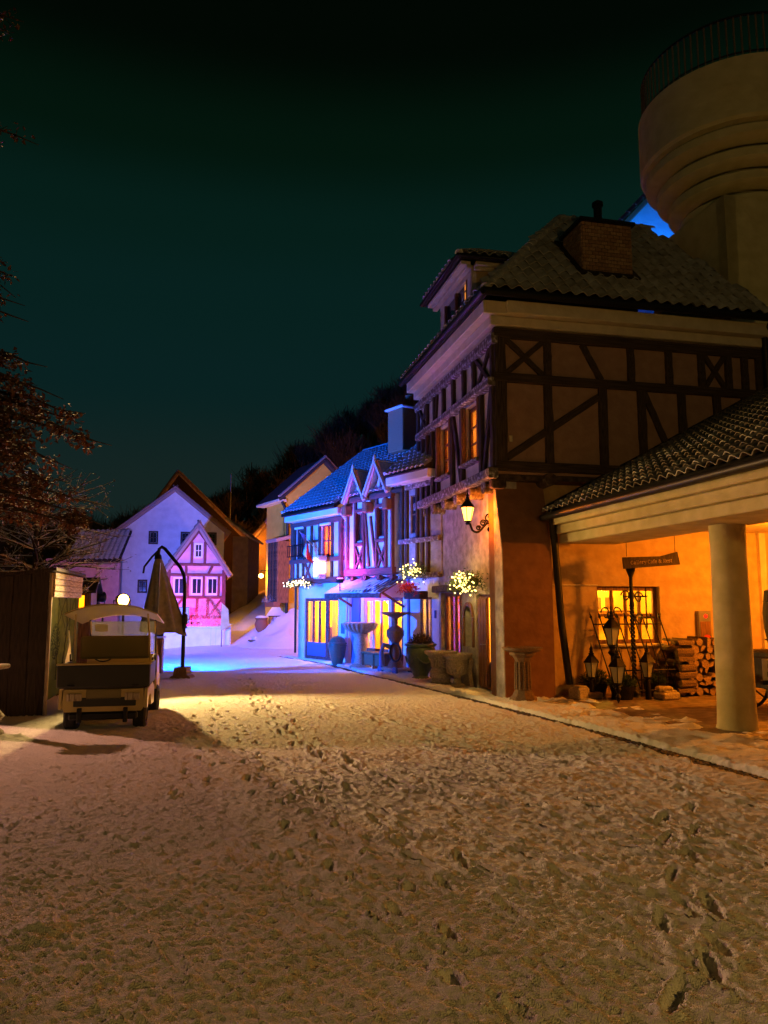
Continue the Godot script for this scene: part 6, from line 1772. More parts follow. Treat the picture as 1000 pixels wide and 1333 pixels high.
func build_trees() -> void:
	var r := RandomNumberGenerator.new()
	r.seed = 301
	var t := thing("oak_tree", "oak with brown winter leaves reaching in from the left edge", "tree", Vector3(-7.3, 0, -9.8), 0.0)
	var org := Vector3(-7.3, 0, -9.8)
	var wood := st_new()
	tube_in(wood, [Vector3(0, -0.1, 0), Vector3(0.05, 1.5, 0), Vector3(-0.03, 4, 0.1), Vector3(0.1, 7, 0), Vector3(0.2, 10.5, 0.1)], [0.3, 0.24, 0.19, 0.12, 0.04], 10)
	var leaves := st_new()
	var snow := st_new()
	var targets := [[-3.40, 3.72, -9.41], [-3.46, 3.74, -9.13], [-3.98, 4.12, -9.88], [-3.71, 3.03, -9.48], [-3.34, 2.68, -8.79], [-3.22, 2.66, -8.79], [-4.54, 3.70, -10.17], [-4.76, 3.26, -10.03], [-4.41, 3.04, -10.31], [-4.65, 3.99, -9.61], [-4.25, 3.62, -10.35], [-4.64, 4.89, -9.58], [-3.93, 4.29, -9.23], [-3.95, 4.26, -9.90], [-4.29, 4.42, -9.18], [-4.23, 4.71, -9.34], [-5.18, 6.09, -10.36], [-4.53, 5.33, -9.39], [-4.85, 5.75, -9.93], [-4.90, 6.05, -9.65], [-4.77, 8.05, -9.89], [-4.95, 7.9, -9.15], [-4.94, 9.70, -9.61], [-5.39, 9.94, -10.12], [-4.73, 4.34, -9.42], [-4.52, 3.48, -9.00], [-4.2, 3.3, -9.7], [-4.0, 3.5, -9.3], [-4.9, 3.6, -9.2], [-4.6, 3.1, -9.6], [-4.3, 3.8, -9.5]]
	for q in targets:
		var e := Vector3(q[0], q[1], q[2]) - org
		var s := Vector3(0.05, clampf(e.y + r.randf_range(0.2, 1.2), 1.5, 9.5), 0)
		var mid := s.lerp(e, 0.5) + Vector3(r.randf_range(-0.2, 0.2), r.randf_range(0.2, 0.5), r.randf_range(-0.2, 0.2))
		var pts := []
		for k in 11:
			var f := k / 10.0
			pts.append(s.lerp(mid, f).lerp(mid.lerp(e, f), f) + Vector3(r.randf_range(-0.03, 0.03), r.randf_range(-0.03, 0.03), r.randf_range(-0.03, 0.03)))
		tube_in(wood, pts, [0.06, 0.055, 0.05, 0.045, 0.04, 0.034, 0.028, 0.022, 0.016, 0.011, 0.005], 5)
		var thin := 0.25 if e.y > 7.0 else 1.0
		for tw in 15:
			var f0 := r.randf_range(0.35, 1.0)
			var i0 := int(f0 * 9.99)
			var a: Vector3 = pts[i0]
			var dir := ((pts[mini(i0 + 1, 10)] - pts[maxi(i0 - 1, 0)]) as Vector3).normalized()
			var len := r.randf_range(0.2, 0.5) * (1.1 - 0.6 * f0)
			var off := (dir * 0.8 + Vector3(r.randfn(0, 0.5), r.randfn(-0.15, 0.35), r.randfn(0, 0.5))).normalized() * len
			tube_in(wood, [a, a + off * 0.5, a + off], [0.008, 0.006, 0.003], 3)
			for lf in int(34 * thin):
				var p := a + off * r.randf_range(0.1, 1.0) + Vector3(r.randfn(0, 0.06), r.randfn(-0.02, 0.05), r.randfn(0, 0.06))
				var d := Vector3(r.randf_range(-1, 1), r.randf_range(-1.2, 0.3), r.randf_range(-1, 1)).normalized() * r.randf_range(0.055, 0.1)
				var sd := d.cross(Vector3(r.randf_range(-1, 1), 1, r.randf_range(-1, 1))).normalized() * r.randf_range(0.016, 0.028)
				var cc := Color(0.05, 0.022, 0.014).lerp(Color(0.15, 0.08, 0.05), r.randf())
				leaf_in(leaves, p, d, sd, Vector3(0, r.randf_range(-0.015, 0.02), 0), cc)
				if r.randf() < 0.14:
					var sz := r.randf_range(0.01, 0.022)
					lathe_in(snow, [Vector2(0, 0.5), Vector2(0.8, 0.25), Vector2(1.0, -0.2), Vector2(0, -0.4)], 5, Transform3D(Basis.from_scale(Vector3(sz, sz * 0.7, sz * 1.3)), p + Vector3(0, 0.012, 0)))
	part(t, "trunk", done(wood), "bark")
	var cr := part(t, "crown", done(leaves), "leaf")
	part(cr, "leaf_snow", done(snow), "snow_soft")

	# snow-dusted twiggy tree behind the booth
	var s := thing("snowy_tree", "twiggy tree dusted with snow behind the booth", "tree", Vector3(-6.95, 0, -15.4), 0.0)
	var w := st_new()
	var sn := st_new()
	var lv := st_new()
	tube_in(w, [Vector3(0, -0.1, 0), Vector3(0.03, 1.6, 0), Vector3(-0.04, 3.0, 0.03), Vector3(0.0, 4.3, 0)], [0.085, 0.07, 0.05, 0.015], 8)
	for k in 78:
		var y0 := r.randf_range(1.6, 4.1)
		var a := r.randf() * TAU
		var ln := r.randf_range(0.9, 1.9) * (1.15 - absf(y0 - 2.6) * 0.3)
		var d := Vector3(cos(a), r.randf_range(-0.1, 0.75), sin(a)).normalized()
		var p0 := Vector3(0, y0, 0)
		var p1 := p0 + d * ln * 0.5 + Vector3(0, 0.05, 0)
		var p2 := p0 + d * ln + Vector3(0, r.randf_range(-0.25, 0.1), 0)
		tube_in(w, [p0, p1, p2], [0.022, 0.014, 0.005], 4)
		tube_in(sn, [p0 + Vector3(0, 0.02, 0), p1 + Vector3(0, 0.016, 0), p2 + Vector3(0, 0.008, 0)], [0.014, 0.011, 0.005], 4)
		for j in 9:
			var f := r.randf_range(0.25, 1.0)
			var b := p0.lerp(p1, f * 2).lerp(p2, maxf(0, f * 2 - 1)) if f < 0.5 else p1.lerp(p2, f * 2 - 1)
			var e := b + (d * 0.7 + Vector3(r.randfn(0, 0.6), r.randfn(0.15, 0.45), r.randfn(0, 0.6))).normalized() * r.randf_range(0.15, 0.45)
			tube_in(w, [b, e], [0.007, 0.003], 3)
			tube_in(sn, [b + Vector3(0, 0.007, 0), e + Vector3(0, 0.006, 0)], [0.007, 0.004], 3)
			for q in 7:
				var p := b.lerp(e, r.randf_range(0.2, 1.1)) + Vector3(r.randfn(0, 0.03), r.randfn(0, 0.03), r.randfn(0, 0.03))
				var dd := Vector3(r.randf_range(-1, 1), r.randf_range(-1, 0.4), r.randf_range(-1, 1)).normalized() * r.randf_range(0.03, 0.06)
				var c := Color(0.2, 0.1, 0.06).lerp(Color(0.46, 0.34, 0.28), r.randf()) if r.randf() < 0.62 else Color(0.7, 0.69, 0.69)
				leaf_in(lv, p, dd, dd.cross(Vector3(r.randf_range(-1, 1), 1, r.randf_range(-1, 1))).normalized() * r.randf_range(0.01, 0.018), Vector3.ZERO, c)
	part(s, "trunk", done(w), "bark")
	var c2 := part(s, "crown", done(lv), "leaf")
	part(c2, "twig_snow", done(sn), "snow_soft").set_meta("kind", "stuff")

# ---------------------------------------------------------------- pots along the row
func urn(called: String, label: String, category: String, pos: Vector3, prof: Array, m: String, group := "", yaw := 0.0) -> Node3D:
	var t := thing(called, label, category, pos, yaw, group)
	part(t, "body", lathe(prof, 32), m)
	return t

func V2(a: Array) -> Array:
	var o := []
	for q in a:
		o.append(Vector2(q[0], q[1]))
	return o

func build_street_pots() -> void:
	# dark green planter with a twiggy dome
	var g := urn("green_planter", "large dark green glazed urn planted with a brown dome shrub", "planter", Vector3(0.86, 0, -18.35), V2([[0, 0], [0.2, 0], [0.22, 0.05], [0.17, 0.1], [0.2, 0.18], [0.29, 0.35], [0.34, 0.55], [0.35, 0.72], [0.33, 0.78], [0.38, 0.8], [0.38, 0.85], [0.32, 0.86], [0.3, 0.8], [0, 0.78]]), "glaze_green")
	var sw := []
	for s in [-1.0, 1.0]:
		for k in 12:
			var a: float = 1.9 + s * 0.05 + k * 0.11 * s
			sw.append(Vector3(cos(a) * 0.345, 0.55 - 0.14 * sin(k / 11.0 * PI), sin(a) * 0.345))
	part(g, "swag", tube(sw.slice(0, 12), [0.018], 6), "glaze_green")
	part(g, "swag", tube(sw.slice(12, 24), [0.018], 6), "glaze_green")
	part(g, "shrub", twig_dome(0.3, 0.24, 900, 91), "bark", at(0, 0.82, 0))
	# wide and tall stone urns by the curtained door
	var u1 := urn("stone_urn", "squat stone urn with fluted body in front of the curtained door", "urn", Vector3(1.25, 0, -17.15), V2([[0, 0], [0.22, 0], [0.24, 0.06], [0.2, 0.09], [0.2, 0.16], [0.25, 0.2], [0.26, 0.3], [0.2, 0.36], [0.18, 0.42], [0.2, 0.55], [0.3, 0.66], [0.36, 0.7], [0.37, 0.75], [0.3, 0.75], [0.2, 0.66], [0, 0.62]]), "stone", "stone urns by the door")
	for k in 18:
		var a := TAU * k / 18.0
		part(u1, "flute", tube([Vector3(cos(a) * 0.2, 0.4, sin(a) * 0.2), Vector3(cos(a) * 0.205, 0.52, sin(a) * 0.205), Vector3(cos(a) * 0.26, 0.62, sin(a) * 0.26)], [0.022, 0.028, 0.026], 6), "stone")
	var u2 := urn("stone_urn", "stone goblet urn nearer the corner beside the squat one", "urn", Vector3(1.57, 0, -16.75), V2([[0, 0], [0.17, 0], [0.18, 0.06], [0.1, 0.1], [0.07, 0.2], [0.1, 0.26], [0.2, 0.32], [0.24, 0.42], [0.23, 0.54], [0.22, 0.6], [0.28, 0.66], [0.33, 0.68], [0.33, 0.73], [0.26, 0.72], [0.2, 0.6], [0, 0.56]]), "stone", "stone urns by the door")
	for k in 14:
		var a := TAU * k / 14.0
		part(u2, "gadroon", tube([Vector3(cos(a) * 0.11, 0.27, sin(a) * 0.11), Vector3(cos(a) * 0.215, 0.34, sin(a) * 0.215), Vector3(cos(a) * 0.235, 0.44, sin(a) * 0.235)], [0.02, 0.03, 0.02], 6), "stone")
	for s in [-1.0, 1.0]:
		part(u2, "handle", tube([Vector3(s * 0.22, 0.42, 0), Vector3(s * 0.34, 0.46, 0), Vector3(s * 0.34, 0.58, 0), Vector3(s * 0.25, 0.6, 0)], [0.02], 6), "stone")
	# carved stone slab against the wall behind them
	var cs := thing("carved_stone", "wavy carved stone slab leaning by the corner house door", "stone", CORNER + Basis(Vector3.UP, deg_to_rad(YAW)) * Vector3(0.06, 0, -2.35), YAW)
	var poly := PackedVector2Array()
	for k in 15:
		var f := k / 14.0
		poly.append(Vector2(-0.42 + 0.84 * f, 0.55 + 0.16 * sin(f * PI) + 0.04 * sin(f * 9)))
	poly.append(Vector2(0.32, 0.3))
	poly.append(Vector2(0.42, 0))
	poly.append(Vector2(-0.42, 0))
	part(cs, "slab", prism(poly, -0.04, 0.04), "stone", xfr(Vector3(-0.02, 0, 0), Vector3(0, -90, 4)))
	# pedestal bowl before the corner pier
	var pb_ := urn("pedestal_bowl", "brown stone bird bath on a fluted pedestal at the corner pier", "bird bath", Vector3(2.52, 0, -14.2), V2([[0, 0.88], [0.3, 0.93], [0.36, 0.96], [0.37, 1.0], [0.33, 1.0], [0.2, 0.95], [0, 0.93]]), "stone_brown")
	part(pb_, "pedestal", lathe(V2([[0, 0], [0.25, 0], [0.25, 0.1], [0.2, 0.14], [0.17, 0.2], [0.14, 0.24], [0.13, 0.75], [0.17, 0.82], [0.24, 0.87], [0.24, 0.91], [0, 0.91]]), 8, false), "stone_brown")
	for k in 12:
		var a := TAU * k / 12.0
		part(pb_, "flute", tube([Vector3(cos(a) * 0.138, 0.25, sin(a) * 0.138), Vector3(cos(a) * 0.13, 0.74, sin(a) * 0.13)], [0.022], 6), "stone_brown")
	# along the lit row
	var R := func(x: float, z: float) -> Vector3: return ROW + Basis(Vector3.UP, deg_to_rad(ROW_YAW)) * Vector3(x, 0, z)
	var j := urn("lidded_jar", "dark green lidded jar at the blue lit shop door", "jar", R.call(-0.38, 2.95), V2([[0, 0], [0.16, 0], [0.18, 0.08], [0.26, 0.35], [0.3, 0.6], [0.3, 0.7], [0.32, 0.72], [0.32, 0.76], [0.28, 0.78], [0.24, 0.9], [0.12, 0.98], [0, 1.0]]), "glaze_green")
	j.scale = Vector3.ONE * 0.86
	part(j, "rope", tube(circle(0.305, 28), [0.02], 6), "glaze_green", at(0, 0.66, 0))
	var sb := urn("stone_basin", "pale scalloped stone basin on a foot before the violet shop", "basin", R.call(-0.5, 4.3), V2([[0, 0.86], [0.2, 0.9], [0.36, 1.0], [0.42, 1.12], [0.4, 1.13], [0.3, 1.02], [0, 0.96]]), "stone")
	sb.scale = Vector3.ONE * 1.12
	part(sb, "foot", lathe(V2([[0, 0], [0.26, 0], [0.26, 0.08], [0.16, 0.14], [0.12, 0.3], [0.17, 0.55], [0.14, 0.75], [0.2, 0.86], [0.1, 0.9]]), 20), "stone")
	for k in 22:
		var a := TAU * k / 22.0
		part(sb, "scallop", tube([Vector3(cos(a) * 0.2, 0.9, sin(a) * 0.2), Vector3(cos(a) * 0.36, 1.0, sin(a) * 0.36), Vector3(cos(a) * 0.42, 1.11, sin(a) * 0.42)], [0.025, 0.045, 0.045], 6), "stone")
	var bn := thing("wooden_bench", "low reddish wooden bench under the violet shop window", "bench", R.call(-0.42, 5.0), ROW_YAW)
	part(bn, "seat", boxm(0.34, 0.05, 1.1, 0.01), "wood_brown", at(0, 0.47, 0))
	for z in [-0.5, 0.0, 0.5]:
		part(bn, "leg", boxm(0.3, 0.44, 0.05, 0.01), "wood_brown", at(0, 0.22, z))
	part(bn, "front_board", boxm(0.03, 0.3, 1.0, 0.01), "terracotta", at(-0.1, 0.28, 0))
	# old pump on a wheeled base with a bowl on top
	var pm := thing("cast_iron_pump", "old cast iron pump on a wheeled stand with a bowl on top", "pump", R.call(-0.6, 6.05), ROW_YAW)
	pm.scale = Vector3.ONE * 1.12
	part(pm, "stand", boxm(0.5, 0.06, 0.7, 0.02), "stone", at(0, 0.12, 0))
	for z in [-0.28, 0.28]:
		for x in [-0.22, 0.22]:
			part(pm, "wheel", lathe(V2([[0, -0.03], [0.08, -0.03], [0.09, 0], [0.08, 0.03], [0, 0.03]]), 14), "blue_paint", Transform3D(Basis(Vector3(0, 0, 1), PI / 2), Vector3(x, 0.1, z)))
	part(pm, "pump_body", lathe(V2([[0.2, 0.14], [0.16, 0.25], [0.1, 0.35], [0.09, 0.7], [0.14, 0.78], [0.2, 0.86], [0.2, 0.98], [0.14, 1.04], [0.06, 1.1], [0.06, 1.25], [0.1, 1.28], [0.3, 1.36], [0.32, 1.4], [0.1, 1.36], [0, 1.36]]), 22), "stone_brown")
	part(pm, "flywheel", tube(circle(0.2, 22), [0.025], 6), "iron", xfr(Vector3(-0.12, 0.5, 0.16), Vector3(0, 0, 90)))
	part(pm, "spout", tube([Vector3(-0.08, 0.6, -0.05), Vector3(-0.24, 0.66, -0.12), Vector3(-0.28, 0.5, -0.16), Vector3(-0.26, 0.2, -0.16)], [0.06, 0.055, 0.05, 0.07], 8), "blue_paint")
	# flag on the blue house
	var fl := thing("tricolour_flag", "small blue white and red flag on the blue lit house", "flag", ROW, ROW_YAW)
	part(fl, "staff", tube([Vector3(-0.22, 3.4, 1.55), Vector3(-0.75, 4.0, 1.3)], [0.015], 6), "wood_pale")
	var cols := ["blue_paint", "white_paint", "red"]
	for c in 3:
		var st := st_new()
		for i in 8:
			for k in 5:
				var P := func(a: float, b: float) -> Vector3:
					# a along the drop, b across the stripe
					var s: float = (c + b) / 3.0
					var p := Vector3(-0.74, 3.98, 1.3).lerp(Vector3(-0.42, 3.62, 1.46), s)
					return p + Vector3(0.1 * sin(a * 2.0 + s * 5.0), -0.55 * a - 0.06 * s, 0.1 * a + 0.06 * sin(s * 9.0 + a * 3.0))
				quad(st, P.call(i / 8.0, k / 5.0), P.call((i + 1) / 8.0, k / 5.0), P.call((i + 1) / 8.0, (k + 1) / 5.0), P.call(i / 8.0, (k + 1) / 5.0), 1)
		part(fl, "stripe", done(st), cols[c])

func twig_dome(rad: float, h: float, n: int, sd: int) -> ArrayMesh:
	var r := RandomNumberGenerator.new()
	r.seed = sd
	var st := st_new()
	for k in n:
		var d := Vector3(r.randfn(), absf(r.randfn()), r.randfn()).normalized()
		var f := pow(r.randf(), 0.4)
		var p := Vector3(d.x * rad, d.y * h, d.z * rad) * f
		var e := (d + Vector3(r.randfn(0, 0.6), r.randfn(0.2, 0.5), r.randfn(0, 0.6))).normalized() * r.randf_range(0.04, 0.09)
		var s := e.cross(Vector3(r.randf(), r.randf(), r.randf())).normalized() * 0.012
		tri(st, p - s, p + s, p + e)
	return done(st)

# ---------------------------------------------------------------- under the canopy
func build_canopy_things() -> void:
	var L := func(x: float, y: float, z: float) -> Vector3: return CORNER + Basis(Vector3.UP, deg_to_rad(YAW)) * Vector3(x, y, z)
	# street lantern heads stored against the wall
	var a := thing("stored_lantern", "unlit street lantern standing alone nearest the drainpipe", "lantern", L.call(1.72, 0, 0.15), YAW, "stored street lanterns")
	part(a, "foot", boxm(0.3, 0.12, 0.3, 0.02), "stone_brown", at(0, 0.06, 0))
	part(a, "stem", tube([Vector3(0, 0.1, 0), Vector3(0, 0.35, 0)], [0.05, 0.04], 8), "iron")
	lantern(a, Vector3(0, 0.32, 0), 0.8, false)
	var b := thing("stored_lantern", "unlit street lantern in front, below the raised one", "lantern", L.call(1.78, 0, 1.0), YAW, "stored street lanterns")
	part(b, "spike", lathe(V2([[0, 0.0], [0.03, 0.06], [0.05, 0.12], [0.02, 0.18], [0.06, 0.26], [0.04, 0.3]]), 10), "iron")
	lantern(b, Vector3(0, 0.28, 0), 0.86, false)
	var c := thing("stored_lantern", "unlit street lantern raised highest, against the cafe window", "lantern", L.call(2.06, 0, 0.35), YAW, "stored street lanterns")
	part(c, "post", tube([Vector3(0, 0, 0), Vector3(0, 0.95, 0)], [0.05, 0.035], 8), "iron")
	part(c, "collar", lathe(V2([[0.04, 0.8], [0.09, 0.86], [0.05, 0.92], [0.07, 0.98], [0, 0.99]]), 10), "iron")
	lantern(c, Vector3(0, 0.92, 0), 0.92, false)
	for s in [-1.0, 1.0]:
		var sp := []
		for k in 16:
			var an := k / 15.0 * TAU * 0.9
			sp.append(Vector3(s * (0.12 + cos(an) * 0.1 * (1 - k / 20.0)), 1.62 + sin(an) * 0.1, 0))
		part(c, "scroll", tube(sp, [0.014], 5), "iron")
	var d := thing("stored_lantern", "unlit street lantern at the foot of the ornate iron post", "lantern", L.call(2.66, 0, 0.55), YAW, "stored street lanterns")
	part(d, "stem", tube([Vector3(0, 0, 0), Vector3(0, 0.35, 0)], [0.06, 0.04], 8), "iron")
	lantern(d, Vector3(0, 0.33, 0), 0.82, false)
	# ornate lamp post with twisted shaft
	var o := thing("ornate_iron_post", "ornate twisted iron post rising to the hanging cafe sign", "post", L.call(2.62, 0, 0.15), YAW)
	for ph in 2:
		var tw := []
		for k in 60:
			var f := k / 59.0
			tw.append(Vector3(0.028 * cos(f * 60 + ph * PI), 0.2 + f * 1.5, 0.028 * sin(f * 60 + ph * PI)))
		part(o, "twisted_rod", tube(tw, [0.024], 6), "iron")
	part(o, "capital", lathe(V2([[0.03, 1.68], [0.05, 1.75], [0.035, 1.85], [0.06, 1.95], [0.035, 2.05], [0.035, 2.3], [0.08, 2.42], [0.1, 2.48], [0, 2.5]]), 12), "iron")
	part(o, "foot", lathe(V2([[0, 0], [0.14, 0], [0.1, 0.1], [0.05, 0.22], [0.03, 0.3]]), 12), "iron")
	for q in [[-1.0, 1.95], [1.0, 1.92], [1.0, 1.5]]:
		var sp := []
		for k in 18:
			var an := k / 17.0 * TAU
			sp.append(Vector3(q[0] * (0.14 + 0.1 * cos(an) * (1 - k / 30.0)), q[1] + 0.09 * sin(an), 0.02))
		part(o, "scroll", tube(sp, [0.014], 5), "iron")
	part(o, "cross_arm", tube([Vector3(-0.18, 1.93, 0), Vector3(0.34, 1.93, 0)], [0.016], 6), "iron")
	part(o, "side_ornament", tube([Vector3(0.3, 1.3, 0.02), Vector3(0.3, 2.1, 0.02)], [0.014], 6), "iron")
	part(o, "side_tray", boxm(0.3, 0.04, 0.12, 0.01), "iron", at(0.3, 1.52, 0.02))
	# leaning iron railings
	var f := thing("leaning_railing", "section of spiked iron railing leaning under the cafe window", "railing", L.call(2.75, 0.06, 0.0), YAW)
	for k in 9:
		var x := -0.75 + k * 0.19
		part(f, "bar", tube([Vector3(x + 0.22, 0, 0.12), Vector3(x, 1.42, -0.32)], [0.013], 6), "iron")
		part(f, "spear", lathe(V2([[0.012, 0], [0.03, 0.05], [0.015, 0.09], [0, 0.16]]), 8), "iron", xfr(Vector3(x, 1.42, -0.32), Vector3(-15, 0, 9)))
	for y in [0.25, 1.32]:
		part(f, "rail", tube([Vector3(-0.75 + 0.22 * (1 - y / 1.42), y, 0.12 - 0.31 * y), Vector3(0.77 + 0.22 * (1 - y / 1.42), y, 0.12 - 0.31 * y)], [0.016], 6), "iron")
	var f2 := thing("low_spiked_railing", "low spiked iron railing standing behind the lanterns", "railing", L.call(2.85, 0, 0.32), YAW)
	for k in 9:
		part(f2, "bar", tube([Vector3(-0.72 + k * 0.18, 0.1, 0), Vector3(-0.72 + k * 0.18, 0.58, 0)], [0.012], 6), "iron")
		part(f2, "spear", lathe(V2([[0.012, 0], [0.028, 0.04], [0.012, 0.07], [0, 0.13]]), 8), "iron", at(-0.72 + k * 0.18, 0.57, 0))
	part(f2, "rail", tube([Vector3(-0.8, 0.52, 0), Vector3(0.8, 0.52, 0)], [0.016], 6), "iron")
	part(f2, "rail", tube([Vector3(-0.8, 0.14, 0), Vector3(0.8, 0.14, 0)], [0.016], 6), "iron")
	# dark shrubs in low pots along the wall
	for q in [[1.95, -0.15, 0.3, "low dark shrub in a pot right of the drainpipe"], [2.2, 0.42, 0.26, "low dark shrub in a pot between the lanterns"], [3.1, 0.1, 0.22, "low dark shrub in a pot next to the firewood"]]:
		var sh := thing("potted_shrub", q[3], "shrub", L.call(q[0], 0, q[1]), YAW, "dark potted shrubs under the canopy")
		part(sh, "pot", lathe(V2([[0, 0], [0.18, 0], [0.24, 0.26], [0.2, 0.26], [0, 0.22]]), 16), "iron")
		part(sh, "foliage", twig_dome(q[2], q[2] * 0.9, 1100, int(q[0] * 10)), "needle", at(0, 0.24, 0))
	# stone blocks
	for q in [[3.0, 0.62, 0.42, 0.14, 0.3, 10.0, "flat stone block lying under the cafe window", 0.0], [2.96, 0.6, 0.3, 0.1, 0.2, -14.0, "smaller stone lying on the flat block", 0.14], [1.42, 0.2, 0.34, 0.22, 0.26, 24.0, "carved stone block at the foot of the drainpipe", 0.0]]:
		var sb := thing("stone_block", q[6], "stone", L.call(q[0], q[7], q[1]), YAW + q[5], "loose stone blocks")
		part(sb, "block", boxm(q[2], q[3], q[4], 0.03), "stone", at(0, q[3] / 2, 0))
		if q[7] == 0.0:
			part(sb, "chipped_top", boxm(q[2] * 0.7, 0.03, q[4] * 0.7, 0.012), "stone", at(0.02, q[3] + 0.012, 0))
	# firewood stack, each log its own thing
	var r := RandomNumberGenerator.new()
	r.seed = 55
	var log_meshes := []
	for k in 6:
		var sides := r.randi_range(3, 6)
		var poly := PackedVector2Array()
		var half := k % 2 == 0
		for i in sides + 3:
			var an := (PI if half else TAU) * i / (sides + (2.0 if half else 3.0))
			poly.append(Vector2(cos(an), sin(an)) * r.randf_range(0.85, 1.05))
		log_meshes.append(poly)
	var y := 0.085
	var row := 0
	while y < 1.12:
		var x := 3.5 + (0.08 if row % 2 else 0.0)
		while x < 4.9:
			var rad := r.randf_range(0.062, 0.1)
			x += rad
			var lg := thing("firewood_log", "split log in the firewood stack beside the canopy column", "log", L.call(x, y, 0.0), YAW, "split logs in the firewood stack")
			var poly: PackedVector2Array = log_meshes[r.randi() % 6]
			var xf := xfr(Vector3(0, 0, r.randf_range(-0.04, 0.05)), Vector3(r.randf_range(-2, 2), r.randf_range(-3, 3), r.randf() * 360), Vector3(rad, rad * r.randf_range(0.8, 1.0), 1))
			part(lg, "bark", prism(poly, -0.35, 0.3), "log_bark", xf)
			part(lg, "cut_end", prism(poly, 0.3, 0.306), "wood_end", xf)
			x += rad * 0.98
		y += 0.135
		row += 1
	# a few logs laid crosswise at the left end, their sides to the viewer
	for k in 7:
		var lg := thing("firewood_log", "split log lying crosswise at the left end of the stack", "log", L.call(3.6 + r.randf_range(-0.03, 0.04), 0.1 + k * 0.15, 0.38), YAW, "logs laid crosswise at the stack end")
		part(lg, "bark", prism(log_meshes[k % 6], -0.17, 0.17), "log_bark", xfr(Vector3.ZERO, Vector3(0, 90 + r.randf_range(-6, 6), r.randf() * 40), Vector3(0.075, 0.08, 1)))
	# hanging sign board with old-style lettering
	var sg := thing("hanging_sign", "dark wooden cafe sign hung on two wires under the canopy", "sign", L.call(2.79, 2.58, 0.6), YAW - 6.0)
	part(sg, "board", prism(PackedVector2Array([Vector2(-0.56, -0.1), Vector2(0.58, -0.08), Vector2(0.55, 0.17), Vector2(0.2, 0.1), Vector2(-0.56, 0.12)]), -0.02, 0.02), "wood_dark", xfr(Vector3.ZERO, Vector3(0, 0, 3.5)))
	var tmsh := TextMesh.new()
	var sf := SystemFont.new()
	sf.font_names = PackedStringArray(["Droid Serif"])
	tmsh.font = sf
	tmsh.text = "Gallery Cafe & Rest"
	tmsh.font_size = 32
	tmsh.pixel_size = 0.0029
	tmsh.depth = 0.008
	part(sg, "lettering", tmsh, "wood_pale", xfr(Vector3(0.0, 0.005, 0.024), Vector3(0, 0, 3.5)))
	for q in [[-0.48, 0.1], [0.5, 0.17]]:
		part(sg, "wire", tube([Vector3(q[0], q[1], 0), Vector3(q[0], 0.72, 0)], [0.006], 5), "iron")
	# fire alarm cabinet on the wall
	var fa := thing("fire_alarm_cabinet", "fire alarm cabinet with a red lamp on the orange wall", "alarm box", L.call(4.62, 0, -0.5), YAW)
	part(fa, "box", boxm(0.3, 0.68, 0.1, 0.01), "steel", at(0, 1.3, 0.05))
	part(fa, "door", boxm(0.24, 0.4, 0.01, 0.004), "wood_brown", at(0, 1.22, 0.106))
	part(fa, "red_lamp", lathe(V2([[0, 0.03], [0.03, 0.02], [0.04, 0], [0, 0]]), 14), "led_red", Transform3D(Basis(Vector3.RIGHT, PI / 2), Vector3(0.02, 1.53, 0.1)))
	part(fa, "bell", lathe(V2([[0, 0.05], [0.06, 0.04], [0.09, 0.01], [0.09, 0], [0, 0]]), 18), "red", Transform3D(Basis(Vector3.RIGHT, PI / 2), Vector3(0.02, 1.06, 0.11)))
	# two screw holes high on the wall
	for x in [5.35, 5.55]:
		var hk := thing("wall_hook", "small dark hook high on the orange wall, %s of the pair" % ("left" if x < 5.4 else "right"), "hook", L.call(x, 2.58, -0.5), YAW, "hooks on the orange wall")
		part(hk, "plate", lathe(V2([[0, 0.012], [0.04, 0.01], [0.045, 0], [0, 0]]), 12), "iron", Transform3D(Basis(Vector3.RIGHT, PI / 2), Vector3.ZERO))
		part(hk, "peg", tube([Vector3(0, 0, 0), Vector3(0, 0, 0.06), Vector3(0, 0.03, 0.07)], [0.012], 6), "iron")
	# wagon behind the column with a toilet sign in front
	var wg := thing("old_wagon", "old wagon with spoked wheels behind the canopy column", "wagon", L.call(4.3, 0, 2.5), YAW)
	for q in [[-0.55, 0.35], [0.55, 0.35], [-0.55, -0.5], [0.55, -0.5]]:
		var wl := holder(wg, "wheel", Vector3(q[0], 0.36, q[1]))
		part(wl, "rim", tube(circle(0.34, 28), [0.03], 6), "wood_dark", xfr(Vector3.ZERO, Vector3(90, 0, 0)))
		for k in 10:
			var an := TAU * k / 10.0
			part(wl, "spoke", tube([Vector3.ZERO, Vector3(cos(an), sin(an), 0) * 0.33], [0.016], 5), "wood_dark")
		part(wl, "hub", lathe(V2([[0, -0.07], [0.06, -0.06], [0.06, 0.06], [0, 0.07]]), 12), "iron", xfr(Vector3.ZERO, Vector3(90, 0, 0)))
	part(wg, "deck", boxm(1.7, 0.1, 1.1, 0.02), "wood_dark", at(0, 0.95, -0.08))
	part(wg, "deck_edge", boxm(1.74, 0.05, 0.05, 0.01), "wood_pale", at(0, 1.02, 0.48))
	part(wg, "axle", boxm(1.2, 0.08, 0.08, 0.01), "wood_dark", at(0, 0.4, 0.35))
	for x in [-0.7, 0.7]:
		part(wg, "support", boxm(0.08, 0.55, 0.9, 0.01), "wood_dark", at(x, 0.66, -0.08))
	for k in 5:
		part(wg, "iron_stay", tube([Vector3(-0.5 + k * 0.1, 1.0, 0.3), Vector3(-0.5 + k * 0.1, 1.25 + 0.05 * k, 0.3)], [0.012], 5), "iron")
	part(wg, "iron_scroll", tube([Vector3(-0.6, 1.22, 0.3), Vector3(-0.3, 1.3, 0.3), Vector3(-0.1, 1.5, 0.3)], [0.014], 6), "iron")
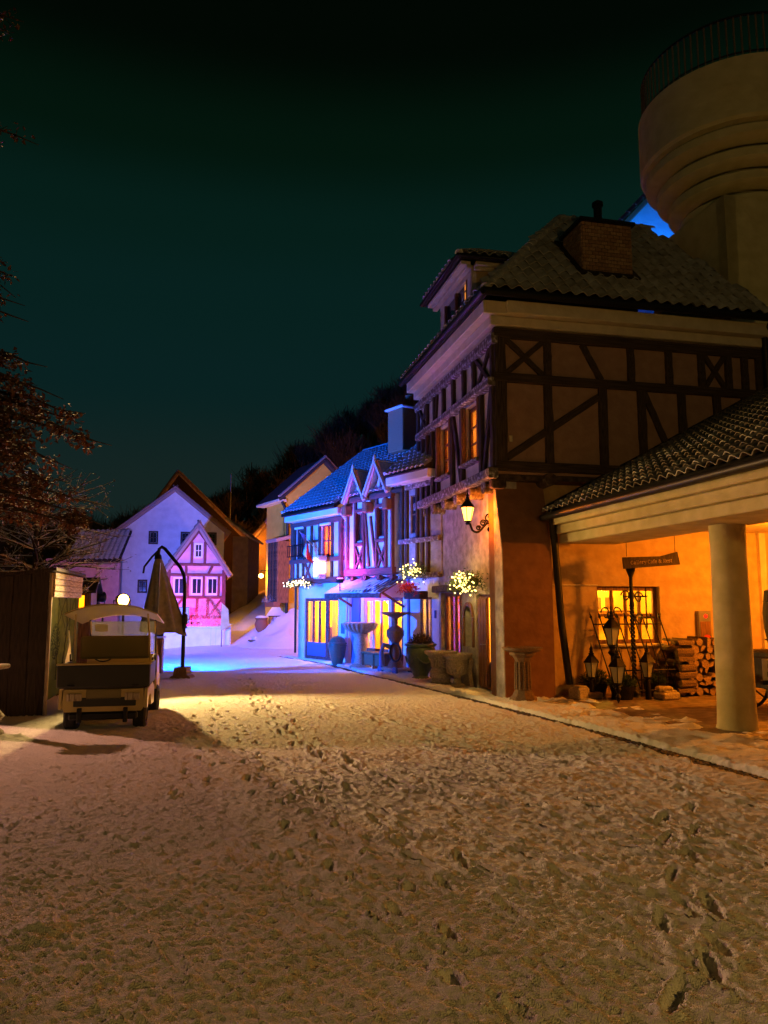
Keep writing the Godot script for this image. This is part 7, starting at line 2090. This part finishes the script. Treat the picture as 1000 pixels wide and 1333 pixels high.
	var bl := thing("dark_barrel", "tall dark barrel standing on the wagon at the right edge", "barrel", L.call(4.1, 1.03, 2.5), YAW)
	part(bl, "staves", lathe(V2([[0, 0], [0.27, 0], [0.33, 0.35], [0.34, 0.6], [0.3, 0.98], [0.26, 1.0], [0, 0.96]]), 20), "wood_dark")
	for yy in [0.15, 0.8]:
		part(bl, "hoop", tube(circle(0.315, 28), [0.014], 6), "iron", at(0, yy, 0))
	var ts := thing("toilet_sign", "cream toilet sign with two figures on a black stand", "sign", L.call(2.42, 0, 4.22), YAW - 8.0)
	part(ts, "panel", boxm(0.4, 0.3, 0.02, 0.004), "plaster_cream", at(0.02, 0.86, 0))
	part(ts, "tray", boxm(0.46, 0.06, 0.1, 0.01), "iron", at(0.02, 0.68, 0))
	for x in [-0.0, 0.2]:
		part(ts, "stand_leg", tube([Vector3(x, 0, 0), Vector3(x, 0.68, 0)], [0.018], 6), "iron")
	for x in [-0.08, 0.0]:
		part(ts, "figure_head", lathe(V2([[0, 0], [0.017, 0], [0.017, 0.005], [0, 0.005]]), 12), "iron", Transform3D(Basis(Vector3.RIGHT, PI / 2), Vector3(x, 0.965, 0.012)))
		part(ts, "figure_body", prism(PackedVector2Array([Vector2(-0.025, 0.04), Vector2(0.025, 0.04), Vector2(0.03 if x < 0 else 0.02, -0.02), Vector2(0.012, -0.02), Vector2(0.01, -0.07), Vector2(-0.01, -0.07), Vector2(-0.012, -0.02), Vector2(-0.03 if x < 0 else -0.02, -0.02)]), 0, 0.004), "iron", at(x, 0.9, 0.012))
	var tt := TextMesh.new()
	tt.font = sf
	tt.text = "화장실"
	tt.font_size = 24
	tt.pixel_size = 0.0024
	tt.depth = 0.003
	part(ts, "lettering", tt, "iron", at(-0.03, 0.78, 0.014))

# ---------------------------------------------------------------- things at the far end
func build_far_things() -> void:
	var hd := thing("twiggy_hedge", "leafless twiggy shrub in front of the pink house", "shrub", Vector3(-6.75, 0, -29.6), 0.0)
	part(hd, "twigs", twig_dome(0.75, 1.5, 2200, 401), "bark_snowy", at(0, 0.5, 0))
	part(hd, "stem", tube([Vector3(0, 0, 0), Vector3(0.05, 0.8, 0)], [0.05, 0.03], 6), "bark")
	var lw := thing("garden_wall", "low white wall below the shrubs of the pink house", "wall", Vector3(-7.3, 0, -28.3), 4.0)
	bx(lw, "wall", Vector3(0.2, 0.45, 0), Vector3(3.0, 0.9, 0.2), "plaster_white", 0.02)
	bx(lw, "coping", Vector3(0.2, 0.93, 0), Vector3(3.06, 0.06, 0.28), "snow_soft", 0.02)
	for x in [1.0, 1.18]:
		bx(lw, "joint_strip", Vector3(x, 0.45, 0.103), Vector3(0.02, 0.86, 0.01), "plaster_blue", 0.0)
	var ob := thing("ochre_board", "ochre board tilted on the snow at the pink house corner", "board", Vector3(-5.75, 0.85, -28.0), 10.0)
	part(ob, "board", prism(PackedVector2Array([Vector2(-0.12, 0.95), Vector2(0.0, 0.85), Vector2(0.12, 0.72), Vector2(0.16, 0.2), Vector2(0.3, 0.2), Vector2(-0.08, -0.02), Vector2(-0.14, 0.02)]), -0.02, 0.02), "plaster_ochre", xfr(Vector3.ZERO, Vector3(0, 0, 0)))
	part(ob, "stake", tube([Vector3(-0.1, -0.9, -0.04), Vector3(-0.1, 0.9, -0.04)], [0.02], 6), "wood_brown")
	var gs := thing("framed_notice", "green framed notice board in front of the pink house", "notice board", Vector3(-7.55, 0, -28.9), 4.0)
	part(gs, "panel", boxm(0.5, 0.55, 0.03, 0.01), "plaster_blue", at(0, 1.35, 0))
	part(gs, "frame", boxm(0.58, 0.62, 0.02, 0.01), "glaze_green", at(0, 1.35, -0.02))
	part(gs, "stake", tube([Vector3(0, 0, -0.02), Vector3(0, 1.1, -0.02)], [0.025], 6), "iron")
	# planters and steps at the foot of the yellow house
	var Y := func(x: float, y: float, z: float) -> Vector3: return Vector3(-3.87, 0, -30.0) + Basis(Vector3.UP, deg_to_rad(30)) * Vector3(x, y, z)
	var pl := thing("brick_planter", "brick planter with snowy edge before the yellow house", "planter", Y.call(-0.75, 0.0, 0.1), 30)
	for row in 4:
		for k in 6:
			bx(pl, "brick", Vector3(-0.55 + k * 0.2 + (0.1 if row % 2 else 0.0), 0.1 + row * 0.11, 0.5), Vector3(0.19, 0.1, 0.1), ["brick_b", "terracotta"][k % 2], 0.01)
	bx(pl, "soil_box", Vector3(-0.05, 0.24, 0.1), Vector3(1.2, 0.46, 0.72), "mortar", 0.0)
	bx(pl, "snow_cap", Vector3(-0.05, 0.52, 0.15), Vector3(1.34, 0.08, 0.9), "snow_soft", 0.03)
	var ur := urn("terracotta_urn", "brown urn standing on the brick planter by the yellow house", "urn", Y.call(-1.0, 0.55, 0.2), V2([[0, 0], [0.12, 0], [0.14, 0.05], [0.08, 0.1], [0.2, 0.25], [0.25, 0.45], [0.2, 0.62], [0.25, 0.68], [0.22, 0.7], [0, 0.66]]), "terracotta")
	part(ur, "snow_cap", lathe(V2([[0.24, 0.68], [0.18, 0.76], [0, 0.8]]), 16), "snow_soft")
	var st := thing("stone_steps", "snowy stone steps below the yellow house", "steps", Y.call(-0.9, 0, 1.3), 30)
	for k in 3:
		bx(st, "step", Vector3(0, 0.08 + k * 0.15, -k * 0.3), Vector3(1.5, 0.15, 0.34), "stone_brown", 0.02)
		bx(st, "step_snow", Vector3(0.05, 0.165 + k * 0.15, -k * 0.3 + 0.04), Vector3(1.4, 0.03, 0.22), "snow_soft", 0.012)
	var rl := thing("iron_stair_rail", "thin iron railing at the yellow house steps", "railing", Y.call(-0.25, 0.4, 0.15), 30)
	for k in 6:
		part(rl, "bar", tube([Vector3(-0.4 + k * 0.14, 0, 0), Vector3(-0.4 + k * 0.14, 0.9, 0)], [0.012], 5), "iron")
	part(rl, "handrail", tube([Vector3(-0.45, 0.9, 0), Vector3(0.35, 0.9, 0)], [0.018], 6), "iron")
	var fb := thing("hanging_flower_box", "withered flower box hanging on the yellow house oriel", "flower box", Y.call(-0.45, 1.75, -0.1), 30)
	part(fb, "box", boxm(0.3, 0.2, 0.9, 0.02), "terracotta", at(0, 0, 0))
	part(fb, "withered_plants", twig_dome(0.42, 0.3, 700, 77), "bark_snowy", at(0, 0.08, 0))
	var sc := thing("snowy_boulder", "snow covered boulder against the blue house corner", "boulder", Y.call(0.15, 0, 1.1), 0.0)
	part(sc, "rock", lathe(V2([[0, 0], [0.4, 0], [0.42, 0.15], [0.34, 0.34], [0.18, 0.48], [0, 0.52]]), 11, false), "stone")
	part(sc, "snow_cap", lathe(V2([[0.35, 0.34], [0.3, 0.44], [0.16, 0.54], [0, 0.58]]), 11), "snow_soft")
	# hut with a lit window behind the cart
	var ht := thing("market_hut", "small wooden hut with a warm lit window behind the trees", "hut", Vector3(-7.2, 0, -17.6), 14.0)
	wall(ht, "front_wall", "wood_brown", south(0), -0.5, 0.5, 0, 2.1, [[-0.1, 0.4, 1.5, 2.02]], 0.1)
	window(ht, "hatch_window", south(0), -0.1, 0.4, 1.5, 2.02, {"rec": 0.04, "fw": 0.05, "cols": 2, "deep": 0.6, "wall": 0.1, "light": 0.8, "lc": Color(1.0, 0.6, 0.15)})
	bx(ht, "side_wall", Vector3(0.46, 1.05, -0.6), Vector3(0.08, 2.1, 1.0), "wood_brown", 0.0)
	bx(ht, "side_wall", Vector3(-0.46, 1.05, -0.6), Vector3(0.08, 2.1, 1.0), "wood_brown", 0.0)
	part(ht, "roof", slab([Vector3(-0.62, 2.08, 0.2), Vector3(0.62, 2.08, 0.2), Vector3(0.62, 2.4, -0.55), Vector3(-0.62, 2.4, -0.55)], 0.06), "wood_dark")
	part(ht, "rear_roof", slab([Vector3(-0.62, 2.4, -0.55), Vector3(0.62, 2.4, -0.55), Vector3(0.62, 2.08, -1.3), Vector3(-0.62, 2.08, -1.3)], 0.06), "wood_dark")
